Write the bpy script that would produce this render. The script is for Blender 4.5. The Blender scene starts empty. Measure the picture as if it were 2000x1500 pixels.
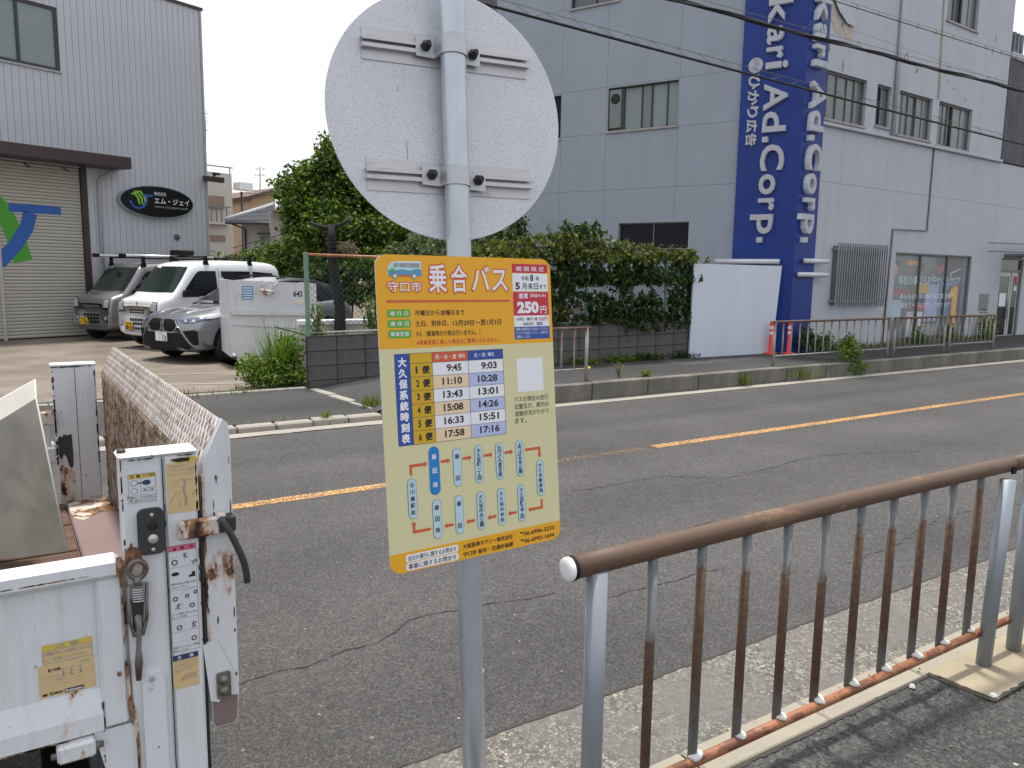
import bpy, math, random
from mathutils import Vector, Matrix, Euler
R = math.radians
rnd = random.Random(7)
sc = bpy.context.scene
C = sc.collection

# ------------------------------------------------------------------ camera
CAM = Vector((0, 0, 1.56)); F = 1540.0
def cam_axes(yaw=56.9, pitch=7.95, roll=0.85):
    a, p, r = R(yaw), R(pitch), R(roll)
    fw = Vector((math.cos(a)*math.cos(p), math.sin(a)*math.cos(p), -math.sin(p)))
    rt = Vector((math.sin(a), -math.cos(a), 0)); up = rt.cross(fw)
    return fw, rt*math.cos(r)+up*math.sin(r), up*math.cos(r)-rt*math.sin(r)
FW, RT, UP = cam_axes()
cd = bpy.data.cameras.new('camera'); cam = bpy.data.objects.new('camera', cd); C.objects.link(cam)
cd.sensor_width = 36; cd.lens = 36*F/2000; cd.clip_start = .05; cd.clip_end = 3000
m = Matrix((RT, UP, -FW)).transposed().to_4x4(); m.translation = CAM
cam.matrix_world = m; sc.camera = cam
def at(px, py, d):                     # a point d metres deep in the direction seen at a photo pixel
    return CAM + (FW + RT*((px-1000)/F) - UP*((py-750)/F))*d

# ------------------------------------------------------------------ sky, sun, exposure
SUN_AZ, SUN_EL = 72.0, 77.0
w = bpy.data.worlds.new('World'); sc.world = w; w.use_nodes = True
nt = w.node_tree; nt.nodes.clear()
sky = nt.nodes.new('ShaderNodeTexSky'); sky.sky_type = 'NISHITA'; sky.sun_disc = False
sky.sun_elevation = R(SUN_EL); sky.sun_rotation = R(90-SUN_AZ)
sky.air_density = 1.3; sky.dust_density = 6.0; sky.ozone_density = 1.0
veil = nt.nodes.new('ShaderNodeMixRGB'); veil.inputs[0].default_value = .5      # thin bright cloud veil over the whole sky
veil.inputs[2].default_value = (14.6, 14.7, 15.0, 1)
bg = nt.nodes.new('ShaderNodeBackground'); bg.inputs[1].default_value = .092
ow = nt.nodes.new('ShaderNodeOutputWorld')
nt.links.new(sky.outputs[0], veil.inputs[1]); nt.links.new(veil.outputs[0], bg.inputs[0]); nt.links.new(bg.outputs[0], ow.inputs[0])
sd = bpy.data.lights.new('sun', 'SUN'); sd.energy = 3.3; sd.angle = R(5.0); sd.color = (1, .95, .87)
so = bpy.data.objects.new('sun', sd); C.objects.link(so)
sdir = Vector((math.cos(R(SUN_AZ))*math.cos(R(SUN_EL)), math.sin(R(SUN_AZ))*math.cos(R(SUN_EL)), math.sin(R(SUN_EL))))
so.rotation_euler = (-sdir).to_track_quat('-Z', 'Y').to_euler(); so.location = (0, 0, 30)
vs = sc.view_settings; vs.view_transform = 'Standard'; vs.look = 'None'; vs.gamma = 1; vs.use_curve_mapping = False
vs.exposure = 0.40
sc.cycles.max_bounces = 6; sc.cycles.diffuse_bounces = 3; sc.cycles.transparent_max_bounces = 12

# ------------------------------------------------------------------ materials
MATS = {}
def N(t, ty, **kw):
    n = t.nodes.new(ty)
    for k, v in kw.items():
        if k in n.inputs: n.inputs[k].default_value = v
        else: setattr(n, k, v)
    return n
def base_mat(name, rough=.6, metal=0, spec=.5, coat=0):
    m = bpy.data.materials.new(name); m.use_nodes = True; t = m.node_tree
    b = t.nodes['Principled BSDF']; b.inputs['Roughness'].default_value = rough; b.inputs['Metallic'].default_value = metal
    b.inputs['Specular IOR Level'].default_value = spec; b.inputs['Coat Weight'].default_value = coat
    MATS[name] = m; return m, t, b
def coords(t, obj=True, scale=(1, 1, 1)):
    tc = N(t, 'ShaderNodeTexCoord'); mp = N(t, 'ShaderNodeMapping'); mp.inputs['Scale'].default_value = scale
    t.links.new(tc.outputs['Object' if obj else 'Generated'], mp.inputs[0]); return mp.outputs[0]
def noise(t, vec, scale, detail=4, rough=.6):
    n = N(t, 'ShaderNodeTexNoise'); n.inputs['Scale'].default_value = scale; n.inputs['Detail'].default_value = detail
    n.inputs['Roughness'].default_value = rough; t.links.new(vec, n.inputs['Vector']); return n.outputs['Fac']
def ramp(t, fac, stops, interp='LINEAR'):
    r = N(t, 'ShaderNodeValToRGB'); r.color_ramp.interpolation = interp; e = r.color_ramp.elements
    while len(e) < len(stops): e.new(.5)
    for el, (p, c) in zip(e, stops):
        el.position = p; el.color = (c, c, c, 1) if not isinstance(c, (tuple, list)) else (*c, 1)
    t.links.new(fac, r.inputs[0]); return r.outputs[0]
def mix(t, fac, a, b, mode='MIX'):
    n = N(t, 'ShaderNodeMixRGB'); n.blend_type = mode
    for i, v in ((0, fac), (1, a), (2, b)):
        if isinstance(v, (int, float)): n.inputs[i].default_value = v if i == 0 else (v, v, v, 1)
        elif isinstance(v, tuple): n.inputs[i].default_value = (*v, 1)
        else: t.links.new(v, n.inputs[i])
    return n.outputs[0]
def bump(t, b, h, strength=.3, dist=.01):
    n = N(t, 'ShaderNodeBump'); n.inputs['Strength'].default_value = strength; n.inputs['Distance'].default_value = dist
    t.links.new(h, n.inputs['Height']); t.links.new(n.outputs[0], b.inputs['Normal'])
def mul(c, k): return tuple(min(1, x*k) for x in c)
def plain(name, col, rough=.6, metal=0, var=.12, scale=6, bmp=0, bscale=60, spec=.5, coat=0, stretch=(1, 1, 1), dirt=None, dscale=3, dth=(.55, .7)):
    """a slightly uneven surface; dirt = colour of blotches of its own shape"""
    m, t, b = base_mat(name, rough, metal, spec, coat); v = coords(t, scale=stretch)
    n1 = noise(t, v, scale)
    c = mix(t, ramp(t, n1, [(.3, 0), (.7, 1)]), mul(col, 1-var), mul(col, 1+var))
    if dirt:
        n2 = noise(t, v, dscale, 8, .65); c = mix(t, ramp(t, n2, [(dth[0], 0), (dth[1], 1)]), c, dirt)
    t.links.new(c, b.inputs['Base Color'])
    if bmp: bump(t, b, noise(t, v, bscale, 3), bmp, .004)
    return m
def flat(name, col, rough=.5):
    m, t, b = base_mat(name, rough); b.inputs['Base Color'].default_value = (*col, 1); return m
def rusty(name, paint, rust=(.12, .045, .025), scale=5, th=(.58, .62), rough=.45, stretch=(1, 1, .45), rust2=(.30, .15, .07), halo=.05, fine=0, grime=0):
    m, t, b = base_mat(name, rough); v = coords(t, scale=stretch)
    n1 = noise(t, v, scale, 9, .68)
    p = mix(t, ramp(t, noise(t, v, scale*.6), [(.3, 0), (.7, 1)]), mul(paint, .93), mul(paint, 1.04))
    if fine: 
        n3 = noise(t, v, fine, 4, .7); p = mix(t, ramp(t, n3, [(.66, 0), (.72, 1)]), p, rust)
    if grime:
        vg = coords(t, scale=(1, 1, .10)); p = mix(t, ramp(t, noise(t, vg, 28, 7, .7), [(.5, 0), (.75, grime)]), p, (.36, .30, .22)); p = mix(t, ramp(t, noise(t, v, 3.5, 8, .7), [(.48, 0), (.72, grime*.8)]), p, (.42, .38, .31))
    rr = mix(t, ramp(t, noise(t, v, scale*5, 5), [(.4, 0), (.6, 1)]), rust, rust2)
    p = mix(t, ramp(t, n1, [(th[0]-halo, 0), (th[0], .55)]), p, mul(rust2, 1.8))
    c = mix(t, ramp(t, n1, [(th[0], 0), (th[1], 1)]), p, rr)
    t.links.new(c, b.inputs['Base Color'])
    t.links.new(ramp(t, n1, [(th[0], rough), (th[1], .85)]), b.inputs['Roughness'])
    bump(t, b, n1, .15, .003)
    return m
def asphalt(name, dark, light, chips, s=1.0, crack=True, warm=(1, 1, 1), big=.12):
    m, t, b = base_mat(name, .85, spec=.25); v = coords(t)
    vo = N(t, 'ShaderNodeTexVoronoi'); vo.inputs['Scale'].default_value = 150*s; t.links.new(v, vo.inputs['Vector'])
    g = ramp(t, vo.outputs['Color'], [(0, dark*.6), (.55, (dark+light)*.5), (.8, light), (1, light*1.6)])
    n = noise(t, v, 260*s, 3, .7); g = mix(t, .5, g, ramp(t, n, [(.35, dark*.7), (.65, light*1.25)]))
    vc = N(t, 'ShaderNodeTexVoronoi'); vc.inputs['Scale'].default_value = 46*s; t.links.new(v, vc.inputs['Vector'])
    pick = ramp(t, vc.outputs['Color'], [(.0, 0), (.87, 0), (.92, 1)])
    core = ramp(t, vc.outputs['Distance'], [(.0, 1), (.14, 1), (.24, 0)])
    chip = mix(t, 1, pick, core, 'MULTIPLY')
    g = mix(t, chip, g, chips)
    bigw = ramp(t, noise(t, v, .55, 6, .6), [(.3, 1-big), (.7, 1+big)])
    g = mix(t, 1, g, bigw, 'MULTIPLY')
    mid = ramp(t, noise(t, v, 9, 6, .7), [(.3, .9), (.7, 1.1)])
    g = mix(t, 1, g, mid, 'MULTIPLY')
    tr = N(t, 'ShaderNodeSeparateXYZ'); t.links.new(v, tr.inputs[0]); wob = N(t, 'ShaderNodeMath'); wob.operation = 'MULTIPLY_ADD'; t.links.new(noise(t, v, .35, 3), wob.inputs[0]); wob.inputs[1].default_value = .5; t.links.new(tr.outputs[1], wob.inputs[2])
    sn = N(t, 'ShaderNodeMath'); sn.operation = 'SINE'; m3 = N(t, 'ShaderNodeMath'); m3.operation = 'MULTIPLY'; m3.inputs[1].default_value = 3.9; t.links.new(wob.outputs[0], m3.inputs[0]); t.links.new(m3.outputs[0], sn.inputs[0])
    sf = N(t, 'ShaderNodeMath'); sf.operation = 'MULTIPLY_ADD'; sf.inputs[1].default_value = .5; sf.inputs[2].default_value = .5; t.links.new(sn.outputs[0], sf.inputs[0]); g = mix(t, 1, g, ramp(t, sf.outputs[0], [(0, 1-big*.55), (1, 1+big*.55)]), 'MULTIPLY')
    g = mix(t, ramp(t, noise(t, v, 1.7, 7, .7), [(.60, 0), (.72, .38)]), g, .035)
    if crack:
        wv = N(t, 'ShaderNodeTexNoise'); wv.inputs['Scale'].default_value = 1.4; wv.inputs['Detail'].default_value = 6; t.links.new(v, wv.inputs['Vector'])
        v2 = N(t, 'ShaderNodeVectorMath'); v2.operation = 'MULTIPLY_ADD'; t.links.new(wv.outputs['Color'], v2.inputs[0]); v2.inputs[1].default_value = (.5, .5, 0)
        t.links.new(v, v2.inputs[2])
        vd = N(t, 'ShaderNodeTexVoronoi'); vd.feature = 'DISTANCE_TO_EDGE'; vd.inputs['Scale'].default_value = .42; t.links.new(v2.outputs[0], vd.inputs['Vector'])
        cr = ramp(t, vd.outputs['Distance'], [(.0, 1), (.0018, .9), (.0042, 0)])
        br = ramp(t, noise(t, v, 1.1, 3), [(.50, 0), (.58, 1)])
        g = mix(t, mix(t, 1, cr, br, 'MULTIPLY'), g, .012)
    g = mix(t, 1, g, warm, 'MULTIPLY')
    t.links.new(g, b.inputs['Base Color']); bump(t, b, mix(t, .5, vo.outputs['Distance'], n), .55, .006)
    return m
def concrete(name, col, chip=None, s=1, stain=.25, bmp=.3, streak=0):
    m, t, b = base_mat(name, .85, spec=.3); v = coords(t)
    c = mix(t, ramp(t, noise(t, v, 2.2*s, 8, .65), [(.3, 0), (.7, 1)]), mul(col, 1-stain), mul(col, 1+stain*.5))
    c = mix(t, ramp(t, noise(t, v, 180*s, 2, .7), [(.35, .25), (.65, 0)]), c, mul(col, .55))
    n3 = noise(t, v, 24*s, 6, .7); c = mix(t, ramp(t, n3, [(.62, 0), (.72, .6)]), c, mul(col, .5))
    if streak:
        vg = coords(t, scale=(1, 1, .07)); c = mix(t, ramp(t, noise(t, vg, 3.2, 8, .68), [(.48, 0), (.74, streak)]), c, mul(col, .55)); c = mix(t, ramp(t, noise(t, v, .9, 7, .65), [(.5, 0), (.72, streak*.7)]), c, mul(col, .68)); c = mix(t, ramp(t, noise(t, v, 9, 4, .7), [(.70, 0), (.75, .5)]), c, mul(col, .45))
    t.links.new(c, b.inputs['Base Color']); bump(t, b, noise(t, v, 140*s, 4, .7), bmp, .005)
    return m
def leafmat(name, c1, c2, c3, trans=.35):
    m, t, b = base_mat(name, .5, spec=.35)
    g = N(t, 'ShaderNodeNewGeometry'); col = ramp(t, g.outputs['Random Per Island'], [(0, c1), (.55, c2), (.93, c3), (1, mul(c3, 1.25))])
    t.links.new(col, b.inputs['Base Color'])
    tr = N(t, 'ShaderNodeBsdfTranslucent'); t.links.new(mix(t, 1, col, (1.0, 1.25, .45), 'MULTIPLY'), tr.inputs[0])
    ms = N(t, 'ShaderNodeMixShader'); ms.inputs[0].default_value = trans
    t.links.new(b.outputs[0], ms.inputs[1]); t.links.new(tr.outputs[0], ms.inputs[2]); t.links.new(ms.outputs[0], t.nodes['Material Output'].inputs[0])
    return m

# ------------------------------------------------------------------ mesh builder
IDT = Matrix.Identity(4)
class MB:
    def __init__(s, T=None): s.v = []; s.f = []; s.mi = []; s.mats = []; s.T = T or IDT; s.sm = []
    def mat(s, m):
        if isinstance(m, str): m = MATS[m]
        if m not in s.mats: s.mats.append(m)
        return s.mats.index(m)
    def add(s, vs, fs, m, smooth=False):
        o = len(s.v); T = s.T; s.v += [T @ Vector(q) for q in vs]; k = s.mat(m)
        for f in fs: s.f.append([i+o for i in f]); s.mi.append(k); s.sm.append(smooth)
        return s
    def box(s, x0, x1, y0, y1, z0, z1, m, M=None):
        vs = [Vector((x, y, z)) for x in (x0, x1) for y in (y0, y1) for z in (z0, z1)]
        if M: vs = [M @ q for q in vs]
        return s.add(vs, [(0, 1, 3, 2), (4, 6, 7, 5), (0, 4, 5, 1), (2, 3, 7, 6), (0, 2, 6, 4), (1, 5, 7, 3)], m)
    def bbox(s, x0, x1, y0, y1, z0, z1, m, r=.005, M=None):   # box with chamfered edges
        import itertools
        vs, idx = [], {}
        for sx in (0, 1):
            for sy in (0, 1):
                for sz in (0, 1):
                    X, Y, Z = (x1 if sx else x0), (y1 if sy else y0), (z1 if sz else z0)
                    ix, iy, iz = (-r if sx else r), (-r if sy else r), (-r if sz else r)
                    for k, q in enumerate(((X, Y+iy, Z+iz), (X+ix, Y, Z+iz), (X+ix, Y+iy, Z))):
                        idx[sx, sy, sz, k] = len(vs); vs.append(Vector(q))
        if M: vs = [M @ q for q in vs]
        f = []
        for a in (0, 1):
            q = [(0, 0), (1, 0), (1, 1), (0, 1)]
            f.append([idx[a, i, j, 0] for i, j in q]); f.append([idx[i, a, j, 1] for i, j in q]); f.append([idx[i, j, a, 2] for i, j in q])
        for i, j in itertools.product((0, 1), repeat=2):
            f.append([idx[0, i, j, 1], idx[1, i, j, 1], idx[1, i, j, 2], idx[0, i, j, 2]])
            f.append([idx[i, 0, j, 0], idx[i, 1, j, 0], idx[i, 1, j, 2], idx[i, 0, j, 2]])
            f.append([idx[i, j, 0, 0], idx[i, j, 1, 0], idx[i, j, 1, 1], idx[i, j, 0, 1]])
        for c in itertools.product((0, 1), repeat=3): f.append([idx[(*c, k)] for k in range(3)])
        return s.add(vs, f, m)
    def tube(s, pts, r, m, n=8, cap=True, smooth=True, radii=None):
        P = [Vector(p) for p in pts]; vs, fs = [], []; prev = None
        for i, p in enumerate(P):
            d = (P[min(i+1, len(P)-1)]-P[max(i-1, 0)]).normalized()
            if prev is None:
                a = Vector((0, 0, 1)) if abs(d.z) < .9 else Vector((1, 0, 0)); u = d.cross(a).normalized()
            else: u = (prev-d*prev.dot(d)).normalized()
            prev = u; w_ = d.cross(u); rr = radii[i] if radii else r
            for k in range(n):
                t = 2*math.pi*k/n; vs.append(p+u*math.cos(t)*rr+w_*math.sin(t)*rr)
        for i in range(len(P)-1):
            for k in range(n): a, b = i*n+k, i*n+(k+1) % n; fs.append((a, b, b+n, a+n))
        if cap: fs.append(tuple(range(n-1, -1, -1))); fs.append(tuple(range((len(P)-1)*n, len(P)*n)))
        return s.add(vs, fs, m, smooth)
    def prism(s, poly, m, axis='y', a=0, b=.01, smooth=False):   # outline in two axes pushed along the third, from a to b
        def q(p, t): return {'y': (p[0], t, p[1]), 'x': (t, p[0], p[1]), 'z': (p[0], p[1], t)}[axis]
        n = len(poly); vs = [q(p, a) for p in poly]+[q(p, b) for p in poly]
        fs = [tuple(range(n)), tuple(range(2*n-1, n-1, -1))]+[(i, (i+1) % n, (i+1) % n+n, i+n) for i in range(n)]
        return s.add(vs, fs, m, smooth)
    def lathe(s, prof, m, axis='z', c=(0, 0, 0), n=24, smooth=True):   # prof = [(radius, height)]
        vs, fs = [], []
        for r, h in prof:
            for k in range(n):
                t = 2*math.pi*k/n; x, y = r*math.cos(t), r*math.sin(t)
                q = {'z': (x, y, h), 'y': (x, h, y), 'x': (h, x, y)}[axis]; vs.append((q[0]+c[0], q[1]+c[1], q[2]+c[2]))
        for i in range(len(prof)-1):
            for k in range(n): a, b = i*n+k, i*n+(k+1) % n; fs.append((a, b, b+n, a+n))
        return s.add(vs, fs, m, smooth)
    def disc(s, c, r, m, axis='y', n=24, rz=None):
        vs = []
        for k in range(n):
            t = 2*math.pi*k/n; x, y = r*math.cos(t), (rz or r)*math.sin(t)
            q = {'z': (x, y, 0), 'y': (x, 0, y), 'x': (0, x, y)}[axis]; vs.append((q[0]+c[0], q[1]+c[1], q[2]+c[2]))
        return s.add(vs, [tuple(range(n))], m)
    def quad(s, a, b, c, d, m): return s.add([a, b, c, d], [(0, 1, 2, 3)], m)
    def build(s, name, parent=None, loc=None, rot=None, bevel=0, subsurf=0, **props):
        me = bpy.data.meshes.new(name); me.from_pydata([tuple(q) for q in s.v], [], s.f)
        for m_ in s.mats: me.materials.append(m_)
        me.polygons.foreach_set('material_index', s.mi); me.polygons.foreach_set('use_smooth', s.sm); me.update()
        o = bpy.data.objects.new(name, me); C.objects.link(o)
        if parent: o.parent = parent
        if loc is not None: o.location = loc
        if rot is not None: o.rotation_euler = rot
        if bevel:
            b = o.modifiers.new('bevel', 'BEVEL'); b.width = bevel; b.segments = 2; b.limit_method = 'ANGLE'; b.harden_normals = False
        if subsurf:
            b = o.modifiers.new('sub', 'SUBSURF'); b.levels = b.render_levels = subsurf
        for k, v_ in props.items(): o[k] = v_
        return o
def thing(name, label, cat, loc=(0, 0, 0), rotz=0, group=None, rot=None):
    o = bpy.data.objects.new(name, None); C.objects.link(o); o.location = loc; o.rotation_euler = rot or (0, 0, rotz)
    o.empty_display_size = .1; tag(o, label, cat, group); return o
def tag(o, label, cat, group=None):
    o['label'] = label; o['category'] = cat
    if group: o['group'] = group
    return o
def copy_thing(root, loc, label, rotz=None, group=None):
    def cp(o, par):
        c = o.copy(); C.objects.link(c); c.parent = par
        for ch in list(o.children): cp(ch, c)
        return c
    r = cp(root, None); r.location = loc; r['label'] = label
    if rotz is not None: r.rotation_euler = (0, 0, rotz)
    if group: r['group'] = group
    return r
def share(o, name, parent, loc, rot=None, scale=None):    # another piece of the same shape
    c = bpy.data.objects.new(name, o.data); C.objects.link(c); c.parent = parent; c.location = loc
    if rot: c.rotation_euler = rot
    if scale: c.scale = scale
    return c

# ------------------------------------------------------------------ lettering
_T = {}
def glyphs(body, bold=0.0, extr=0):
    k = (body, bold, extr)
    if k not in _T:
        cu = bpy.data.curves.new('lettering', 'FONT'); cu.body = body; cu.offset = bold; cu.extrude = extr; cu.resolution_u = 3
        o = bpy.data.objects.new('lettering', cu); C.objects.link(o)
        me = bpy.data.meshes.new_from_object(o.evaluated_get(bpy.context.evaluated_depsgraph_get()))
        vs = [tuple(q.co) for q in me.vertices]; fs = [tuple(p.vertices) for p in me.polygons]
        bpy.data.objects.remove(o); bpy.data.curves.remove(cu); bpy.data.meshes.remove(me)
        if not vs: vs, fs = [(0, 0, 0), (.01, 0, 0), (0, .01, 0)], [(0, 1, 2)]
        _T[k] = (vs, fs)
    return _T[k]
def text(mb, body, x0, x1, z0, z1, y, m, bold=.012, extr=0, fit=True, rot=0):
    """writes body in the box x0..x1, z0..z1 of the plane y, readable from -y; rot=1 turns it to read downwards"""
    cjk = any(ord(c_) > 0x2000 for c_ in body)
    if cjk and not extr:
        vs, fs = glyphs(body, 0, 0); k_ = bold*.55
        if bold > .009:
            n0 = len(vs); V0, F0 = vs, fs; vs, fs = [], []
            for j, (dx, dz) in enumerate(((-k_, 0), (k_, 0), (0, k_), (0, -k_)) if bold < .04 else [(k_*1.3*math.cos(a*.7854), k_*1.3*math.sin(a*.7854)) for a in range(8)]+[(0, 0)]):
                vs += [(q[0]+dx, q[1]+dz, q[2]-.0001*(j+1)) for q in V0]; fs += [tuple(i+j*n0 for i in f) for f in F0]
    else: vs, fs = glyphs(body, bold, 1 if extr else 0)
    ax = [q[0] for q in vs]; az = [q[1] for q in vs]; a0, a1, b0, b1 = min(ax), max(ax), min(az), max(az)
    W_, H_ = max(a1-a0, 1e-4), max(b1-b0, 1e-4); out = []
    for q in vs:
        u, v_ = (q[0]-a0)/W_, (q[1]-b0)/H_
        if rot: u, v_ = v_, 1-u
        yy = y - (extr*.5*(q[2]+1) if extr else -q[2]*.06)
        out.append((x0+(x1-x0)*u, yy, z0+(z1-z0)*v_))
    mb.add(out, fs, m)
def vtext(mb, body, xc, z0, z1, size, y, m, bold=.012):     # characters stacked downwards
    n = len(body); cell = (z1-z0)/n
    for i, ch in enumerate(body):
        zc = z1-cell*(i+.5); h = size/2
        if ch in ' \u3000': continue
        if ch in 'ー一': text(mb, ch, xc-h*(.2 if ch == 'ー' else 1), xc+h*(.2 if ch == 'ー' else 1), zc-h*(1 if ch == 'ー' else .12), zc+h*(1 if ch == 'ー' else .12), y, m, bold); continue
        s_ = .75 if ch in 'っゃゅょ・' else 1
        text(mb, ch, xc-h*s_*.95, xc+h*s_*.95, zc-h*s_*.95, zc+h*s_*.95, y, m, bold)
def rrect(x0, x1, z0, z1, r, n=6):
    p = []
    for cx, cz, a in ((x1-r, z1-r, 0), (x0+r, z1-r, 90), (x0+r, z0+r, 180), (x1-r, z0+r, 270)):
        for k in range(n+1): t = R(a+90*k/n); p.append((cx+r*math.cos(t), cz+r*math.sin(t)))
    return p

# ------------------------------------------------------------------ material library
asphalt('road_asphalt', .012, .112, (.34, .33, .31), s=.8, crack=False, warm=(1.0, .98, .98), big=.17)
asphalt('path_asphalt', .006, .104, (.42, .41, .38), s=.5, crack=False, warm=(1, 1, .98), big=.2)
asphalt('far_asphalt', .018, .075, (.2, .2, .19), s=.8, crack=False, big=.2)
def gutter():
    m, t, b = base_mat('gutter_aggregate', .85, spec=.25); v = coords(t)
    vo = N(t, 'ShaderNodeTexVoronoi'); vo.inputs['Scale'].default_value = 62; t.links.new(v, vo.inputs['Vector'])
    ve = N(t, 'ShaderNodeTexVoronoi'); ve.feature = 'DISTANCE_TO_EDGE'; ve.inputs['Scale'].default_value = 62; t.links.new(v, ve.inputs['Vector'])
    g = ramp(t, vo.outputs['Color'], [(0, (.07, .068, .062)), (.4, (.16, .155, .140)), (.8, (.27, .26, .228)), (1, (.40, .385, .35))])
    g = mix(t, ramp(t, ve.outputs['Distance'], [(0, .9), (.06, .55), (.13, 0)]), g, (.07, .065, .055))
    fine = ramp(t, noise(t, v, 240, 3, .7), [(.3, .6), (.7, 1.35)]); g = mix(t, 1, g, fine, 'MULTIPLY')
    worn = ramp(t, noise(t, v, 3.2, 6, .65), [(.42, 0), (.60, .8)]); g = mix(t, worn, g, (.135, .13, .12)); g = mix(t, 1, g, ramp(t, noise(t, v, 180, 3, .8), [(.3, .75), (.7, 1.2)]), 'MULTIPLY')
    t.links.new(g, b.inputs['Base Color']); bump(t, b, ve.outputs['Distance'], .5, .006)
gutter()
concrete('kerb_concrete', (.33, .305, .25), stain=.22)
concrete('old_kerb', (.17, .16, .14), stain=.5, streak=.4)
concrete('pale_strip', (.33, .31, .275), stain=.15)
concrete('footing_concrete', (.36, .31, .22), stain=.2)
concrete('yard_concrete', (.205, .175, .145), stain=.5, s=.35)
concrete('block_concrete', (.125, .12, .118), stain=.5, s=1.5, streak=.5)
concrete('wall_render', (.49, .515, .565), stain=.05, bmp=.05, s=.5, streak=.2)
concrete('shaded_side_render', (.335, .37, .43), stain=.05, bmp=.05, s=.5, streak=.15)  # same render as the front, with the side wall's shade put into its colour
concrete('low_wall', (.5, .48, .44), stain=.2)
flat('joint_dark', (.045, .042, .040), .95)
plain('ground_soil', (.13, .11, .08), .95, var=.3, scale=2)
def road_paint(name, t0, t1, cov):
    """worn paint: the road shows through where it has gone"""
    m, t, b = base_mat(name, .8); v = coords(t); b.inputs['Base Color'].default_value = (.64, .355, .13, 1)
    k = mix(t, 1, ramp(t, noise(t, v, 55, 6, .75), [(t0, 0), (t1, 1)]), ramp(t, noise(t, v, .8, 4), [(.30, cov), (.6, 1)]), 'MULTIPLY')
    tp = N(t, 'ShaderNodeBsdfTransparent'); ms = N(t, 'ShaderNodeMixShader'); t.links.new(k, ms.inputs[0]); t.links.new(tp.outputs[0], ms.inputs[1]); t.links.new(b.outputs[0], ms.inputs[2]); t.links.new(ms.outputs[0], t.nodes['Material Output'].inputs[0])
road_paint('orange_line', .43, .55, .45); road_paint('orange_worn', .54, .66, .5)
def galv(name, col, rust, z0, z1, z2, soft=.06):      # zinc tube that has rusted along part of its length
    m, t, b = base_mat(name, .65, .2, .3); v = coords(t)
    sep = N(t, 'ShaderNodeSeparateXYZ'); t.links.new(v, sep.inputs[0])
    nn = noise(t, v, 14, 6, .7); sh = N(t, 'ShaderNodeMath'); sh.operation = 'MULTIPLY_ADD'; t.links.new(nn, sh.inputs[0]); sh.inputs[1].default_value = .28
    oi = N(t, 'ShaderNodeObjectInfo'); s2 = N(t, 'ShaderNodeMath'); s2.operation = 'MULTIPLY_ADD'; t.links.new(oi.outputs['Random'], s2.inputs[0]); s2.inputs[1].default_value = .16; sh2 = s2
    t.links.new(sep.outputs[2], sh.inputs[2])
    t.links.new(sh.outputs[0], s2.inputs[2])
    up = ramp(t, s2.outputs[0], [(z0+.22-soft, 0), (z0+.22+soft*1.5, 1), (z1+.22-soft*.5, 1), (z1+.22+soft*.4, 0)])
    n2 = noise(t, v, 40, 6, .7)
    g = mix(t, ramp(t, n2, [(.3, 0), (.7, 1)]), mul(col, .82), mul(col, 1.12))
    r_ = mix(t, ramp(t, noise(t, v, 60, 5, .7), [(.35, 0), (.65, 1)]), rust, mul(rust, 1.7))
    c = mix(t, up, g, r_); t.links.new(c, b.inputs['Base Color'])
    t.links.new(mix(t, up, .25, .0), b.inputs['Metallic']); bump(t, b, n2, .12, .002)
galv('picket_metal', (.20, .215, .225), (.082, .050, .033), .20, .66, 0)
plain('post_metal', (.27, .30, .335), .5, .3, var=.1, scale=9, stretch=(1, 1, .3), dirt=(.27, .23, .19), dscale=9, dth=(.62, .72))
galv('far_picket', (.38, .37, .35), (.13, .08, .06), .55, .9, 0)
rusty('handrail_brown', (.100, .060, .038), (.07, .040, .026), scale=8, th=(.6, .7), rough=.62, stretch=(.4, 1, 1), rust2=(.13, .075, .045))
rusty('lower_rail', (.15, .055, .028), (.13, .05, .03), scale=9, th=(.5, .6), rough=.6, stretch=(.5, 1, 1), rust2=(.26, .11, .05))
plain('weld_white', (.62, .62, .60), .7, var=.1, bmp=.4)
plain('cap_white', (.85, .86, .88), .35, var=.03)
plain('galv_pole', (.50, .54, .59), .38, .6, var=.10, scale=20, stretch=(1, 1, .3), dirt=(.3, .31, .32), dscale=30, dth=(.68, .74))
def disc_mat():
    m, t, b = base_mat('disc_aluminium', .42, .25); v = coords(t)
    vo = N(t, 'ShaderNodeTexVoronoi'); vo.inputs['Scale'].default_value = 165; t.links.new(v, vo.inputs['Vector'])
    k = mix(t, 1, ramp(t, vo.outputs['Distance'], [(.18, 1), (.36, 0)]), ramp(t, vo.outputs['Color'], [(.30, 0), (.55, .85)]), 'MULTIPLY')
    c = mix(t, ramp(t, noise(t, v, 5, 5), [(.3, 0), (.7, 1)]), (.55, .56, .60), (.62, .63, .67))
    c = mix(t, k, c, (.36, .38, .45)); c = mix(t, ramp(t, noise(t, v, 16, 7, .7), [(.66, 0), (.74, .5)]), c, (.4, .4, .4))
    t.links.new(c, b.inputs['Base Color'])
disc_mat()
plain('bracket_aluminium', (.52, .52, .535), .45, .45, var=.07, scale=15, stretch=(.3, 1, 1), dirt=(.32, .31, .31), dscale=25, dth=(.6, .75))
plain('clamp_steel', (.48, .49, .51), .42, .5, var=.07, scale=15)
plain('bolt_black', (.03, .03, .035), .5, .4)
flat('board_cream', (.66, .63, .37)); flat('board_yellow', (.80, .39, .012)); flat('board_edge', (.6, .6, .6), .4)
flat('ink_black', (.012, .012, .015)); flat('ink_white', (.80, .81, .86)); flat('ink_red', (.62, .10, .035)); flat('ink_crimson', (.52, .02, .05))
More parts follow.
